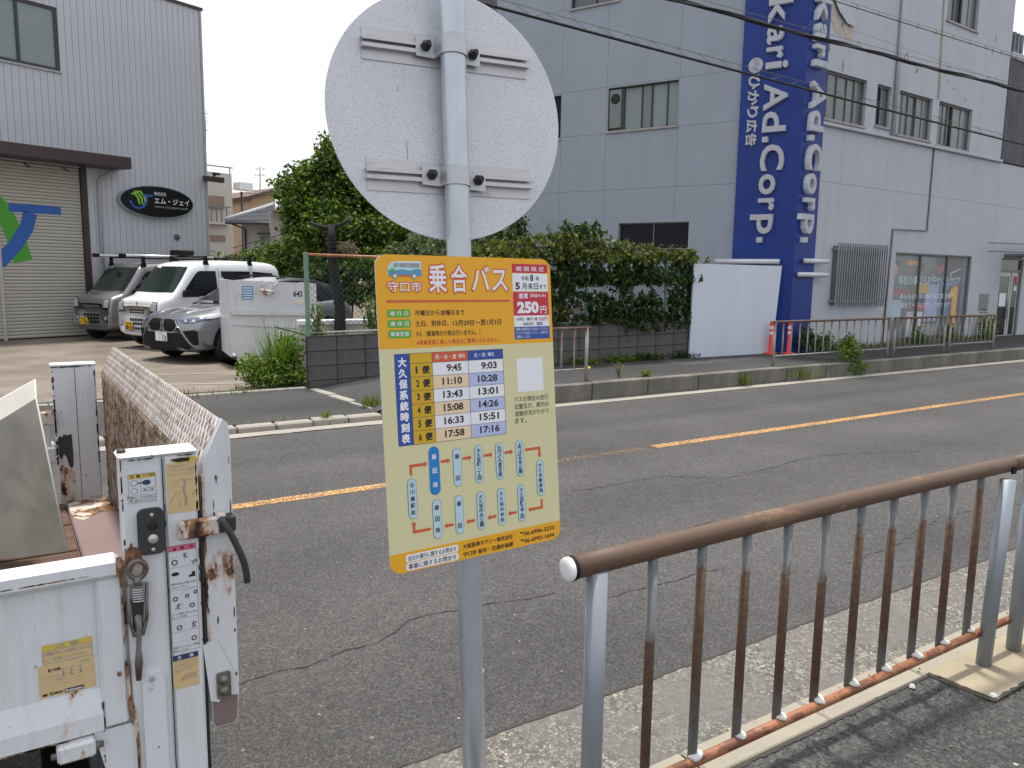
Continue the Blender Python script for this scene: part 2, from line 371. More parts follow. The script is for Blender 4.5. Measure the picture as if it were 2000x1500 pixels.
flat('ink_blue', (.02, .075, .34)); flat('ink_green', (.12, .37, .03)); flat('cell_peach', (.80, .62, .42)); flat('cell_blue', (.46, .52, .78))
flat('ink_gold', (.62, .38, .01)); flat('stop_pale', (.46, .65, .76)); flat('stop_blue', (.008, .21, .55)); flat('ink_orange', (.80, .28, .12)); flat('ink_navy', (.02, .05, .12))
flat('van_blue', (.09, .3, .5)); flat('van_pale', (.45, .68, .75)); flat('van_grass', (.1, .35, .08)); flat('ink_grey', (.3, .3, .32))
rusty('truck_white', (.68, .71, .745), (.045, .022, .016), scale=6, th=(.625, .645), rough=.35, halo=.03, fine=38, grime=.28)
rusty('truck_rust_edge', (.62, .62, .60), (.07, .03, .02), scale=14, th=(.50, .53), rough=.5)
rusty('truck_lever_rust', (.6, .6, .57), (.03, .015, .012), scale=9, th=(.47, .50), rough=.6, halo=.05)
rusty('plate_rust', (.66, .65, .65), (.085, .04, .033), scale=22, th=(.56, .66), rough=.6, stretch=(1, 1, 1), rust2=(.2, .12, .085), halo=.06)
rusty('plate_rust_dark', (.34, .30, .27), (.075, .045, .035), scale=24, th=(.44, .56), rough=.7, stretch=(1, 1, 1), rust2=(.2, .13, .08), halo=.08)
rusty('bed_floor', (.20, .145, .14), (.12, .07, .06), scale=5, th=(.62, .75), rough=.7, stretch=(1, 1, 1), rust2=(.16, .10, .09), halo=.0)
plain('tread_worn', (.27, .225, .21), .6, var=.5, scale=30)
plain('wood_dark', (.10, .055, .035), .8, var=.4, scale=8, stretch=(.2, 3, 3))
plain('grey_panel', (.145, .142, .13), .7, var=.12, scale=3, dirt=(.08, .08, .075), dscale=2.2, dth=(.45, .65))
plain('grey_panel_edge', (.50, .50, .46), .7, var=.1, scale=6)
plain('rubber_black', (.018, .018, .02), .8, var=.3)
plain('rod_dark', (.055, .055, .06), .55, .3, var=.3, scale=12)
plain('steel_worn', (.20, .195, .185), .5, .6, var=.3, scale=30, dirt=(.11, .055, .03), dscale=20, dth=(.5, .65))
flat('sticker_tan', (.62, .46, .24)); flat('sticker_yellow', (.62, .46, .09)); flat('sticker_white', (.62, .65, .68)); flat('sticker_pink', (.62, .13, .19))
plain('chassis_black', (.012, .012, .014), .7)
def car_paint(name, col, metal=.5, rough=.3): return plain(name, col, rough, metal, var=.02, coat=.6)
car_paint('paint_white', (.70, .72, .76), 0, .3); car_paint('paint_grey', (.21, .21, .22), .45, .35); car_paint('paint_silver', (.25, .26, .28), .65, .27)
def glassy(name, col, rough=.04):
    m, t, b = base_mat(name, rough, spec=.6); b.inputs['Base Color'].default_value = (*col, 1); return m
glassy('car_glass', (.012, .014, .018)); glassy('screen_glass', (.018, .028, .024)); glassy('lamp_glass', (.40, .42, .46), .12); glassy('lamp_blue', (.06, .09, .16), .08)
plain('trim_black', (.010, .010, .011), .6, spec=.2); plain('chrome', (.62, .63, .66), .2, .9, var=.03); plain('plastic_grey', (.05, .05, .054), .6, spec=.3)
flat('plate_yellow', (.72, .44, .02)); flat('plate_white', (.74, .77, .80))
plain('rack_metal', (.58, .59, .60), .35, .7, var=.05)
def ribbed_wall(name, col):
    return plain(name, col, .5, .1, var=.035, scale=1.3, stretch=(1, 1, .2), dirt=mul(col, .86), dscale=1.6, dth=(.5, .75), coat=0)
ribbed_wall('siding', (.47, .485, .52)); plain('siding_trim', (.33, .345, .38), .5)
plain('shutter_beige', (.42, .40, .35), .5, var=.04, scale=3); plain('maroon_metal', (.045, .028, .032), .45, var=.1)
flat('logo_green', (.055, .30, .02), .6); flat('logo_blue', (.018, .10, .38), .6); flat('logo_lime', (.20, .45, .03), .6)
flat('oval_black', (.006, .006, .008), .3); flat('oval_rim', (.25, .34, .36), .4)
def pane(name, col, rough=.12): return glassy(name, col, rough)
pane('pane_blind', (.15, .17, .17), .25); pane('pane_frost', (.20, .245, .25), .35); pane('pane_dark', (.006, .008, .014), .3); MATS['pane_dark'].node_tree.nodes['Principled BSDF'].inputs['Specular IOR Level'].default_value = .18; pane('pane_mid', (.09, .11, .115), .15); pane('pane_green', (.10, .13, .11), .15)
plain('window_frame', (.17, .18, .185), .45, .4); plain('frame_dark', (.035, .032, .035), .5); plain('sill_stone', (.34, .32, .32), .8, var=.15, scale=8)
plain('blue_cladding', (.010, .036, .215), .42, var=.12, scale=2, spec=.3); flat('letter_face', (.44, .45, .50), .5); flat('letter_side', (.60, .63, .67), .45)
plain('white_tube', (.62, .64, .68), .35, var=.05); plain('hoarding_white', (.60, .645, .74), .45, var=.02, scale=1.5, stretch=(1, 1, .3), dirt=(.55, .60, .68), dscale=2, dth=(.5, .8))
plain('peel_tan', (.46, .41, .34), .9, var=.2, scale=8); plain('rust_stain', (.30, .26, .21), .9, var=.3, scale=12); plain('dark_mould', (.13, .135, .13), .95, var=.3, scale=12)
plain('corrugated_grey', (.11, .115, .13), .6, .2, var=.3, scale=3, stretch=(1, 1, .3)); plain('grille_metal', (.30, .32, .34), .45, .5)
plain('cable_black', (.008, .008, .010), .6); plain('cable_steel', (.10, .105, .115), .5, .3); plain('cable_pale', (.22, .25, .32), .5)
plain('fence_green', (.09, .20, .155), .6, var=.2, scale=8); plain('post_green', (.15, .25, .18), .6, var=.15, scale=8); rusty('fence_rust', (.30, .12, .055), scale=12, th=(.55, .65)); plain('mesh_green', (.022, .05, .042), .7, spec=.2); plain('frame_black', (.02, .02, .018), .6)
plain('bin_white', (.58, .60, .63), .5, var=.06, scale=3, dirt=(.36, .33, .30), dscale=6, dth=(.54, .74), stretch=(1, 1, .35)); flat('sticker_blue', (.08, .24, .48)); flat('sticker_pale', (.5, .6, .66)); rusty('bin_rust', (.6, .6, .6), scale=10, th=(.5, .54))
flat('bollard_red', (.72, .045, .03), .45); flat('bollard_band', (.78, .76, .78), .4)
plain('bark', (.035, .028, .022), .95, var=.4, scale=14, bmp=.6, bscale=25); plain('bark_dark', (.016, .014, .015), .95, var=.4, scale=14, bmp=.6, bscale=25); plain('twig', (.16, .13, .08), .9)
leafmat('leaf_tree', (.018, .048, .009), (.075, .125, .020), (.22, .27, .05), .45)
leafmat('leaf_hedge', (.02, .05, .012), (.06, .12, .02), (.22, .24, .05), .35)
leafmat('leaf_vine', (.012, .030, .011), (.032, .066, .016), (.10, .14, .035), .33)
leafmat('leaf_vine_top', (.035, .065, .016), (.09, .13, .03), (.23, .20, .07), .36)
leafmat('leaf_weed', (.045, .10, .012), (.10, .19, .025), (.26, .30, .05), .4)
leafmat('leaf_olive', (.05, .08, .03), (.10, .14, .06), (.2, .22, .12), .3)
leafmat('grass_blade', (.05, .085, .015), (.12, .17, .03), (.26, .25, .09), .35)
leafmat('dry_leaf', (.10, .05, .02), (.2, .11, .05), (.3, .2, .09), .2)
plain('roof_tile', (.30, .31, .335), .45, var=.15, scale=6); plain('house_cream', (.50, .46, .42), .8, var=.04); plain('house_beige', (.42, .40, .37), .8, var=.05); plain('house_tan', (.42, .30, .19), .8, var=.05); plain('house_grey', (.34, .33, .34), .8); plain('brown_trim', (.10, .06, .05), .7); plain('shutter_brown', (.25, .18, .14), .7); plain('white_trim', (.7, .7, .7), .5)

# ------------------------------------------------------------------ setting: ground, road, kerbs, paths
def sheet(name, x0, x1, y0, y1, z, m, nx=1, ny=1, zf=None):
    b = MB(); vs, fs = [], []
    for j in range(ny+1):
        for i in range(nx+1):
            x, y = x0+(x1-x0)*i/nx, y0+(y1-y0)*j/ny; vs.append((x, y, zf(x, y) if zf else z))
    for j in range(ny):
        for i in range(nx): a = j*(nx+1)+i; fs.append((a, a+1, a+nx+2, a+nx+1))
    b.add(vs, fs, m); o = b.build(name); o['kind'] = 'structure'; return o
sheet('ground', -600, 600, -600, 600, -.32, 'ground_soil')
sheet('road', -40, 90, 1.72, 8.14, -.10, 'road_asphalt')
sheet('near_gutter', -40, 90, 1.722, 2.25, -.096, 'gutter_aggregate')
o = sheet('far_gutter', -40, 90, 7.92, 8.14, -.095, 'pale_strip')
for x0, x1 in ((-20, -9), (-8.2, 3.55), (5.3, 40)):
    o = sheet('centre_line', x0, x1, 5.515, 5.635, -.095, 'orange_line')
for x0, x1 in ((3.7, 5.2), ): o = sheet('centre_line', x0, x1, 5.52, 5.62, -.095, 'orange_worn')
sheet('near_sidewalk', -40, 90, -12, 1.555, 0, 'path_asphalt')
def ramp_z(x): return max(0, min(1, (x-3.55)/1.0))*.13
sheet('far_sidewalk', -40, 60, 8.28, 10.55, 0, 'far_asphalt', 400, 2, lambda x, y: ramp_z(x) + (0 if x > 3.6 else -.03+.03*(y-8.28)/2.2) )
def yard_z(x, y): return 0 - .15*max(0, min(1, (y-10.6)/4.5))
sheet('yard', -30, 3.42, 10.40, 60, 0, 'yard_concrete', 30, 60, yard_z)
sheet('garden_ground', 3.42, 60, 10.5, 60, .0, 'ground_soil', 1, 1)

kb = MB().bbox(0, .592, 0, .15, -.115, 0, 'kerb_concrete', .008).build('kerb_stone')
near_kerb = thing('near_kerb', '', ''); del near_kerb['label'], near_kerb['category']; near_kerb['kind'] = 'structure'
kb.parent = near_kerb; kb.location = (-3.0, 1.562, .006)
for i in range(1, 40): share(kb, 'kerb_stone', near_kerb, (-3.0+.6*i, 1.562, .006+rnd.uniform(-.002, .002)))
sheet('near_kerb_joint', -40, 90, 1.55, 1.564, .003, 'joint_dark')
far_kerb = thing('far_kerb', '', ''); del far_kerb['label'], far_kerb['category']; far_kerb['kind'] = 'structure'
k2 = MB().bbox(0, .985, 0, .15, -.12, .135, 'old_kerb', .012).build('kerb_stone', far_kerb, (4.6, 8.14, 0))
for i in range(1, 30): share(k2, 'kerb_stone', far_kerb, (4.6+i*1.0, 8.14+rnd.uniform(-.004, .004), rnd.uniform(-.004, .004)))
mt = MB().add([(3.6, 8.14, -.12), (4.59, 8.14, -.12), (4.59, 8.29, -.12), (3.6, 8.29, -.12), (3.6, 8.14, -.03), (4.59, 8.14, .132), (4.59, 8.29, .132), (3.6, 8.29, -.03)],
     [(0, 1, 5, 4), (4, 5, 6, 7), (3, 7, 6, 2), (0, 4, 7, 3), (1, 2, 6, 5)], 'old_kerb').build('kerb_stone', far_kerb)
k3 = MB().bbox(0, .385, 0, .16, -.12, -.03, 'pale_strip', .015).build('kerb_stone', far_kerb, (3.18, 8.14, 0))
for i in range(1, 34): share(k3, 'kerb_stone', far_kerb, (3.18-i*.40, 8.14+rnd.uniform(-.006, .006), rnd.uniform(-.006, .006)))
# flush edging of the drive
drive = thing('drive_edging', '', ''); del drive['label'], drive['category']; drive['kind'] = 'structure'
k4 = MB().bbox(0, .59, 0, .10, -.08, .012, 'pale_strip', .01).build('edging_stone', drive, (2.82, 10.28, -.003))
for i in range(1, 18): share(k4, 'edging_stone', drive, (2.82-i*.6, 10.28, -.003+rnd.uniform(-.004, .002)))
L = Vector((3.46, 10.15, 0)); Q = Vector((3.62, 8.45, 0)); d = (Q-L)
for k in range(3):
    a = L+d*(k/3); bb = L+d*((k+1)/3-.006); ang = math.atan2(d.y, d.x)
    MB().bbox(0, (bb-a).length, -.06, .06, -.08, .014-.01*k, 'pale_strip', .01).build('edging_stone', drive, a-Vector((0, 0, .005)), (0, 0, ang))
# concrete footing round the railing posts, manhole frames on the far path
f = MB(); f.prism([(3.035, 1.318), (3.76, 1.33), (3.78, 1.561), (3.015, 1.561)], 'footing_concrete', 'z', -.05, .012); o = f.build('railing_footing', bevel=.006); o['kind'] = 'structure'
f = MB(); f.prism([(1.12, 1.31), (1.45, 1.31), (1.45, 1.561), (1.12, 1.561)], 'footing_concrete', 'z', -.05, .012); o = f.build('railing_footing', bevel=.006); o['kind'] = 'structure'
f = MB()
for q in ((9.35, 9.2, 10.05, 9.75), ):
    x0, y0, x1, y1 = q
    for a in ((x0, x1, y0, y0+.03), (x0, x1, y1-.03, y1), (x0, x0+.03, y0+.03, y1-.03), (x1-.03, x1, y0+.03, y1-.03)): f.box(a[0], a[1], a[2], a[3], .12, .136, 'old_kerb')
    f.box(x0+.03, x1-.03, y0+.03, y1-.03, .12, .1335, 'path_asphalt')
o = f.build('inspection_cover'); tag(o, 'square inspection cover with pale rim set in the far pavement near the white hoarding', 'manhole cover')
f = MB(); f.lathe([(0, .134), (.34, .134), (.36, .13)], 'joint_dark', c=(12.6, 8.95, .003)); o = f.build('manhole_cover'); tag(o, 'round dark manhole cover in the far pavement behind the railing', 'manhole cover')
def gp(px, py, z=-.1):
    d_ = FW+RT*((px-1000)/F)-UP*((py-750)/F); return CAM+d_*((z-CAM.z)/d_.z)
def strip(name, pts, wd, z, m, seed=1, jit=.4, wob=0, step=.03, kind='structure'):
    """thin uneven band lying on the ground along pts"""
    r_ = random.Random(seed); P = []
    for a, c_ in zip(pts, pts[1:]):
        n = max(1, int((Vector(c_)-Vector(a)).length/step))
        P += [Vector(a).lerp(Vector(c_), k/n) for k in range(n)]
    P.append(Vector(pts[-1])); vs = []; wv = 0
    for i, q in enumerate(P):
        d_ = P[min(i+1, len(P)-1)]-P[max(i-1, 0)]; n_ = Vector((-d_.y, d_.x, 0)).normalized(); wv = wv*.75+r_.uniform(-wob, wob)
        h = wd*.5*(1+r_.uniform(-jit, jit)); vs += [(*(q+n_*(h+wv)).xy, z), (*(q-n_*(h-wv)).xy, z)]
    o = MB().add(vs, [(2*i, 2*i+1, 2*i+3, 2*i+2) for i in range(len(P)-1)], m).build(name); o['kind'] = kind; return o
strip('road_crack', [gp(455, 1340), gp(520, 1315), gp(600, 1305), gp(680, 1272), gp(745, 1255), gp(800, 1215), gp(860, 1200), gp(900, 1192), gp(1010, 1172), gp(1085, 1160)], .006, -.0965, 'joint_dark', 3, .7, .012)
strip('road_crack', [gp(1185, 1168), gp(1250, 1150), gp(1325, 1135), gp(1400, 1112)], .007, -.0965, 'joint_dark', 4, .7, .010)
strip('road_crack', [gp(1290, 1060), gp(1330, 1035), gp(1395, 1018)], .005, -.0965, 'joint_dark', 5, .7, .008)
strip('road_crack', [gp(1120, 960), gp(1300, 930), gp(1420, 935), gp(1600, 890), gp(1800, 880)], .007, -.0965, 'joint_dark', 6, .8, .014, .06)
strip('road_crack', [gp(1640, 1105), gp(1760, 1060), gp(1830, 1010), gp(1990, 985)], .005, -.0965, 'joint_dark', 7, .8, .010)
strip('gutter_joint', [(-4, 2.25, 0), (9, 2.25, 0)], .012, -.0935, 'joint_dark', 8, .6, .004, .03)
strip('gutter_joint', [(-6, 7.92, 0), (3.4, 7.92, 0)], .010, -.0925, 'joint_dark', 8, .6, .004, .06)
strip('path_joint', [(-1, 1.553, 0), (3.0, 1.553, 0)], .012, .0035, 'joint_dark', 9, .7, .003, .02)
strip('path_joint', [(3.015, 1.56, 0), (3.03, 1.315, 0), (3.76, 1.327, 0)], .012, .0135, 'joint_dark', 10, .7, .002, .02)
strip('path_joint', [(-6, 10.27, 0), (3.4, 10.27, 0)], .012, .004, 'joint_dark', 11, .7, .003, .05)
# faded white paint marks in the yard
for (a, b_, wd) in (((0.9, 12.1), (3.0, 11.2), .10), ((1.2, 13.6), (2.9, 12.9), .08)):
    a3, b3 = Vector((*a, 0)), Vector((*b_, 0)); dd = (b3-a3).normalized(); nn = Vector((-dd.y, dd.x, 0))*wd/2
    pts = [a3-nn, b3-nn, b3+nn, a3+nn]; pts = [Vector((q.x, q.y, yard_z(q.x, q.y)+.006)) for q in pts]
    o = MB().quad(*pts, 'pale_strip').build('yard_marking'); o['kind'] = 'structure'

# ------------------------------------------------------------------ near railing
def rail_section(x0, n, name_label, long_post=True, first=True):
    t = thing('steel_railing', name_label, 'railing', (x0, 1.525, 0), 0, 'railing sections along the near kerb')
    return t
NR = thing('steel_railing', 'near railing with thick brown handrail, white end cap and half rusted pickets', 'railing', (1.26, 1.525, 0), 0, 'railing sections along the near kerb')
PZ = .82
def hrail(t, x0, x1): 
    pts = [(x0+(x1-x0)*k/12, .012*math.sin(math.pi*k/12), PZ) for k in range(13)]
    MB().tube(pts, .0305, 'handrail_brown', 20).build('handrail', t)
hrail(NR, -.085, 2.17)
MB().lathe([(0, -.100), (.014, -.0995), (.024, -.098), (.0295, -.094), (.0310, -.088), (.0310, -.083)], 'cap_white', 'x', (0, 0, PZ)).build('end_cap', NR)
MB().lathe([(.0315, -.083), (.0325, -.080), (.0325, -.073), (.0305, -.071)], 'trim_black', 'x', (0, 0, PZ)).build('cap_ring', NR)
post0 = MB().tube([(0, 0, 0), (0, 0, PZ-.02)], .0285, 'post_metal', 18).build('post', NR, (0, -.01, .0))
share(post0, 'post', NR, (2.018, -.045, 0), (0, .062, 0), (1, 1, .975))

pk = MB().tube([(0, 0, .130), (0, 0, PZ-.022)], .0145, 'picket_metal', 12).build('picket', NR, (.205, 0, 0))
def blob_mb():
    b = MB(); vs, fs = [], []
    for j in range(5):
        for k in range(8):
            t_, p_ = 2*math.pi*k/8, math.pi*(j/4-.5); r_ = 1+.25*math.sin(3*t_+j)*.6
            vs.append((math.cos(t_)*math.cos(p_)*.026*r_, math.sin(t_)*math.cos(p_)*.02*r_, math.sin(p_)*.011))
    for j in range(4):
        for k in range(8): a_, c_ = j*8+k, j*8+(k+1) % 8; fs.append((a_, c_, c_+8, a_+8))
    return b.add(vs, fs, 'weld_white', True)
wl = blob_mb().build('weld', NR, (.212, -.006, .140))
for k in range(1, 10):
    share(pk, 'picket', NR, (.205+.195*k, .012*math.sin(math.pi*k/11), 0), (0, 0, k*1.3)); share(wl, 'weld', NR, (.212+.195*k, -.006, .140+.0018*k), (0, 0, .2*k), (1+.25*math.sin(k*2), 1, 1+.2*math.cos(k)))
MB().tube([(0, 0, .118), (2.045, -.02, .140)], .0165, 'lower_rail', 14).build('lower_rail', NR)
NR2 = thing('steel_railing', 'second near railing section cut by the right edge of the view', 'railing', (3.545, 1.52, 0), 0, 'railing sections along the near kerb')
hrail(NR2, -.10, 2.35)
p2 = share(post0, 'post', NR2, (-.02, -.04, 0)); share(post0, 'post', NR2, (2.2, -.04, 0))
for k in range(10): share(pk, 'picket', NR2, (.2+.196*k, 0, 0), (0, 0, k*2.1)); share(wl, 'weld', NR2, (.207+.196*k, -.006, .138))
MB().tube([(-.02, -.03, .135), (2.2, 0, .135)], .0165, 'lower_rail', 14).build('lower_rail', NR2)
MB().tube([(2.045, -.02, .14), (2.27, -.02, .138)], .0155, 'lower_rail', 12).build('rail_sleeve', NR)
MB().box(2.125, 2.155, -.034, -.026, PZ-.03, PZ+.0, 'trim_black').build('joint_clip', NR)

# ------------------------------------------------------------------ far railings
def far_rail(X, n, step, ends, label, z0=.13, H=.72, lead=.0):
    t = thing('pipe_railing', label, 'railing', (X, 8.40, z0), 0, 'railing sections along the far kerb')
    Lg = step*(n+1)
    MB().tube([(-.05, 0, H), (Lg+.05, 0, H)], .021, 'handrail_brown', 10).build('handrail', t)
    MB().tube([(0, 0, .165), (Lg, 0, .165)], .011, 'far_picket', 8).build('lower_rail', t)
    p = MB().tube([(0, 0, 0), (0, 0, H)], .024, 'far_picket', 10).build('post', t); share(p, 'post', t, (Lg, 0, 0))
    q = MB().tube([(0, 0, .165), (0, 0, H)], .012, 'far_picket', 8).build('picket', t, (step, 0, 0))
    for k in range(2, n+1): share(q, 'picket', t, (step*k, 0, 0))
    return t, Lg
a, _ = far_rail(4.55, 9, .213, 1, 'short pipe railing before the block wall with a rusty top rail')
MB().tube([(2.13, 0, .17), (2.19, 0, .17)], .024, 'sticker_yellow', 10).build('yellow_end_cap', a)
X = 10.55
for i, (n, lab) in enumerate(((14, 'far railing section starting beside the two red bollards'), (9, 'far railing section in front of the shop window'), (9, 'far railing section ending before the shop door'))):
    _, Lg = far_rail(X, n, (.213 if i == 0 else .172), 1, lab); X += Lg+.20

# ------------------------------------------------------------------ bus stop sign
def pole_x(z): return .954 - (z-1.237)*.007
def pole_y(z): return 1.682 + (z-1.237)*.06
BS = thing('bus_stop_sign', 'grey steel bus stop pole with a round aluminium plate above a yellow timetable board', 'bus stop sign', (pole_x(-.1), pole_y(-.1), -.1))
def bs(p): return Vector(p)-Vector((pole_x(-.1), pole_y(-.1), -.1))
MB().tube([bs((pole_x(z), pole_y(z), z)) for z in (-.1, .5, 1.0, 1.6, 2.2, 2.45)], .0303, 'galv_pole', 32).build('pole', BS)
MB().tube([(.012, -.0285, 0), (.020, -.0245, -.002), (.026, -.017, -.001), (.0295, -.008, .001)], .0028, 'clamp_steel', 6, radii=[.001, .0028, .0025, .001]).build('weld_mark', BS, bs((pole_x(.555), pole_y(.555), .555)))
kk = 1.008
dc = CAM + (Vector((.949, 1.753, 1.937))-CAM)*kk; drot = (-.106, 0, -.145)
D = MB(); Rr = .3*kk
D.lathe([(0, -.0008), (Rr-.001, -.0008), (Rr, 0), (Rr, .0012), (Rr-.004, .002), (0, .002)], 'disc_aluminium', 'y', n=128, smooth=False)
disc = D.build('round_plate', BS, bs(dc), drot)
bw, bh, sp = .421*kk, .075*kk, .301*kk
for s_ in (1, -1):
    zc = s_*sp/2-.002
    b = MB(); w2 = bw/2
    b.box(-w2, w2, -.004, -.001, zc-bh/2, zc+bh/2, 'bracket_aluminium')
    for e in (1, -1):                                   # the two lips of the slotted channel
        b.box(-w2-.003, w2+.003, -.016, -.004, zc+e*.0115-.0015, zc+e*.0115+.0015, 'bracket_aluminium')
        b.box(-w2-.003, w2+.003, -.018, -.0155, zc+e*.0085-.0045, zc+e*.0085+.0045, 'bracket_aluminium')
    br = b.build('bracket_rail', disc)
    c = MB(); pz_ = dc.z+s_*sp/2; loc_ = Euler(drot).to_matrix().inverted() @ (Vector((pole_x(pz_), pole_y(pz_), pz_))-dc); px_ = loc_.x; pd_ = loc_.y
    prof = []
    for k in range(15):
        t_ = math.pi*k/14; prof.append((math.cos(math.pi-t_)*.0335, pd_-math.sin(t_)*.0335))
    pts = [(-.082, -.019)]+[(-.036, -.019), (-.0345, -.030)]+prof+[(.0345, -.030), (.036, -.019), (.082, -.019)]
    o_ = [(q[0]+px_, q[1]) for q in pts]; n_ = len(o_); vs = [(x, y, zc-.024-(x*.05)) for x, y in o_]+[(x, y, zc+.022-(x*.05)) for x, y in o_]
    vs += [(x, y+.003, zc-.024-(x*.05)) for x, y in o_]+[(x, y+.003, zc+.022-(x*.05)) for x, y in o_]
    fs = [(i, i+1, i+1+n_, i+n_) for i in range(n_-1)]+[(i+2*n_, i+3*n_, i+1+3*n_, i+1+2*n_) for i in range(n_-1)]+[(i, i+2*n_, i+1+2*n_, i+1) for i in range(n_-1)]+[(i+n_, i+1+n_, i+1+3*n_, i+3*n_) for i in range(n_-1)]
    c.add(vs, fs, 'clamp_steel'); c.build('pole_clamp', disc)
    for e in (-1, 1):
        b = MB(); x_ = px_+e*.062 + (.004 if e < 0 else 0); z_ = zc+.001-(x_*.05)
        b.lathe([(.0130, -.0195), (.0130, -.027), (.0105, -.028), (.0105, -.036), (.0075, -.038), (.0065, -.046), (.003, -.046), (0, -.046)], 'bolt_black', 'y', (x_, 0, z_), 6, False)
        b.build('bolt', disc)
b = MB()
for (x0, z0, x1, z1) in ((-.11, -.13, -.108, -.07), (-.128, .045, -.126, .06)):
    b.box(x0*kk, x1*kk, -.0012, -.0009, z0, z1, 'ink_grey')
b.build('scratch', disc)

BD = MB(); BW, BH = .493, .728; hw, hh = BW/2, BH/2
outline = rrect(-hw, hw, -hh, hh, .028)
BD.prism(outline, 'board_edge', 'y', 0, .003)
board = BD.build('timetable_board', BS, bs((.957, 1.63, 1.237)), (-.102, .002, .037))
def layer(k): return -.0003*k
P_ = MB()
def clipz(poly, lo, hi):
    def cl(p, z, keep_above):
        o = []; n = len(p)
        for i in range(n):
            a_, b_ = p[i], p[(i+1) % n]; ia = (a_[1] >= z) == keep_above; ib = (b_[1] >= z) == keep_above
            if ia: o.append(a_)
            if ia != ib: t_ = (z-a_[1])/(b_[1]-a_[1]); o.append((a_[0]+t_*(b_[0]-a_[0]), z))
        return o
    return cl(cl(poly, lo, True), hi, False)
def fpoly(mb, poly, y, m): mb.add([(x, y, z) for x, z in poly], [tuple(range(len(poly)))], m)
def rect(mb, x0, x1, z0, z1, y, m): mb.add([(x0, y, z0), (x1, y, z0), (x1, y, z1), (x0, y, z1)], [(0, 1, 2, 3)], m)
mm = .001
fpoly(P_, clipz(outline, .1505, 1), layer(1), 'board_yellow'); fpoly(P_, clipz(outline, -.3175, .1505), layer(1), 'board_cream'); fpoly(P_, clipz(outline, -1, -.3175), layer(1), 'board_yellow')
P_.build('board_face', board)
H_ = MB()
def tmm(mb, s, x0, x1, z0, z1, k, m, bold=.012): text(mb, s, x0*mm, x1*mm, z0*mm, z1*mm, layer(k), m, bold)
def rmm(mb, x0, x1, z0, z1, k, m): rect(mb, x0*mm, x1*mm, z0*mm, z1*mm, layer(k), m)
def pill(mb, x0, x1, z0, z1, k, m, r=None):
    r = r or min(x1-x0, z1-z0)/2; fpoly(mb, [(x*mm, z*mm) for x, z in rrect(x0, x1, z0, z1, r, 8)], layer(k), m)
for s, x0, x1, z0, z1, w1, w2_ in (('守口市', -219, -131, 279, 304, .075, .018), ('乗', -113, -63, 277, 345, .06, .03), ('合', -53, -6, 277, 345, .06, .03), ('バス', 5, 111, 281, 343, .05, .03)):
    g = 4.4 if x1-x0 < 60 or s == 'バス' else 3.0
    tmm(H_, s, x0-g*.6, x1+g*.6, z0-g*.6, z1+g*.6, 3, 'ink_red', w1+.02); tmm(H_, s, x0+1, x1-1, z0+1, z1-1, 4, 'ink_white', w2_)
rmm(H_, -223, 116, 255.5, 261, 2, 'ink_red'); H_.build('title_lettering', board)
V_ = MB()                                                     # little bus picture
fpoly(V_, [(x*mm, z*mm) for x, z in ((-217, 322), (-216, 334), (-207, 346), (-196, 349), (-136, 350), (-131, 345), (-130, 318), (-214, 316))], layer(2), 'van_pale')
fpoly(V_, [(x*mm, z*mm) for x, z in ((-216, 330), (-200, 328), (-180, 331), (-160, 328), (-140, 333), (-130, 330), (-130, 316), (-214, 315))], layer(3), 'van_blue')
fpoly(V_, [(x*mm, z*mm) for x, z in ((-203, 336), (-198, 345), (-190, 345), (-190, 336))], layer(4), 'ink_grey'); rmm(V_, -187, -166, 336, 345, 4, 'ink_grey'); rmm(V_, -163, -135, 336, 345, 4, 'ink_grey')
fpoly(V_, [(x*mm, z*mm) for x, z in ((-212, 325), (-206, 334), (-198, 330), (-194, 323))], layer(4), 'van_grass'); rmm(V_, -195, -155, 315, 318, 4, 'ink_red')
for cx in (-199, -150): pill(V_, cx-6.5, cx+6.5, 309, 322, 5, 'ink_grey'); pill(V_, cx-3.5, cx+3.5, 312, 319, 6, 'ink_white')
rmm(V_, -190, -130, 346, 349, 4, 'ink_white'); V_.build('bus_picture', board)
I_ = MB()
for s, z0, z1, x0 in (('運 行 日', 222, 240, -223), ('運 休 日', 198.5, 217, -223), ('乗車定員', 175, 193.5, -223)):
    pill(I_, x0, -164, z0, z1, 2, 'ink_green', 5); tmm(I_, s, x0+6, -170, z0+4, z1-4, 3, 'ink_white', .02)
tmm(I_, '月曜日から金曜日まで', -153, -18, 225, 238, 2, 'ink_black', .035); tmm(I_, '土日、祝休日、', -153, -64, 200, 214, 2, 'ink_black', .035)
tmm(I_, '12月29日〜翌1月3日', -52, 87, 199, 213, 2, 'ink_black', .035); tmm(I_, '9人（乗車時の介助は行いません。）', -151, 24, 176, 190, 2, 'ink_black', .03)
tmm(I_, '※乗車定員に達した場合はご乗車になれません。', -151, 77, 157, 169, 2, 'ink_crimson', .012); I_.build('service_lettering', board)
F_ = MB()
rmm(F_, 126, 237, 328, 350, 2, 'ink_crimson'); rmm(F_, 126, 237, 281.5, 326.5, 2, 'ink_white'); rmm(F_, 126, 237, 220.5, 280, 2, 'ink_crimson'); rmm(F_, 126, 237, 192.5, 220.5, 2, 'ink_white'); rmm(F_, 126, 237, 161, 192.5, 2, 'ink_blue')
tmm(F_, '期 間 限 定', 138, 226, 332, 344, 3, 'ink_white', .02); tmm(F_, '令和', 153, 176, 308, 320, 3, 'ink_black', .02); tmm(F_, '8', 181, 191, 307, 324, 3, 'ink_black', .035); tmm(F_, '年', 198, 210, 308, 320, 3, 'ink_black', .02)
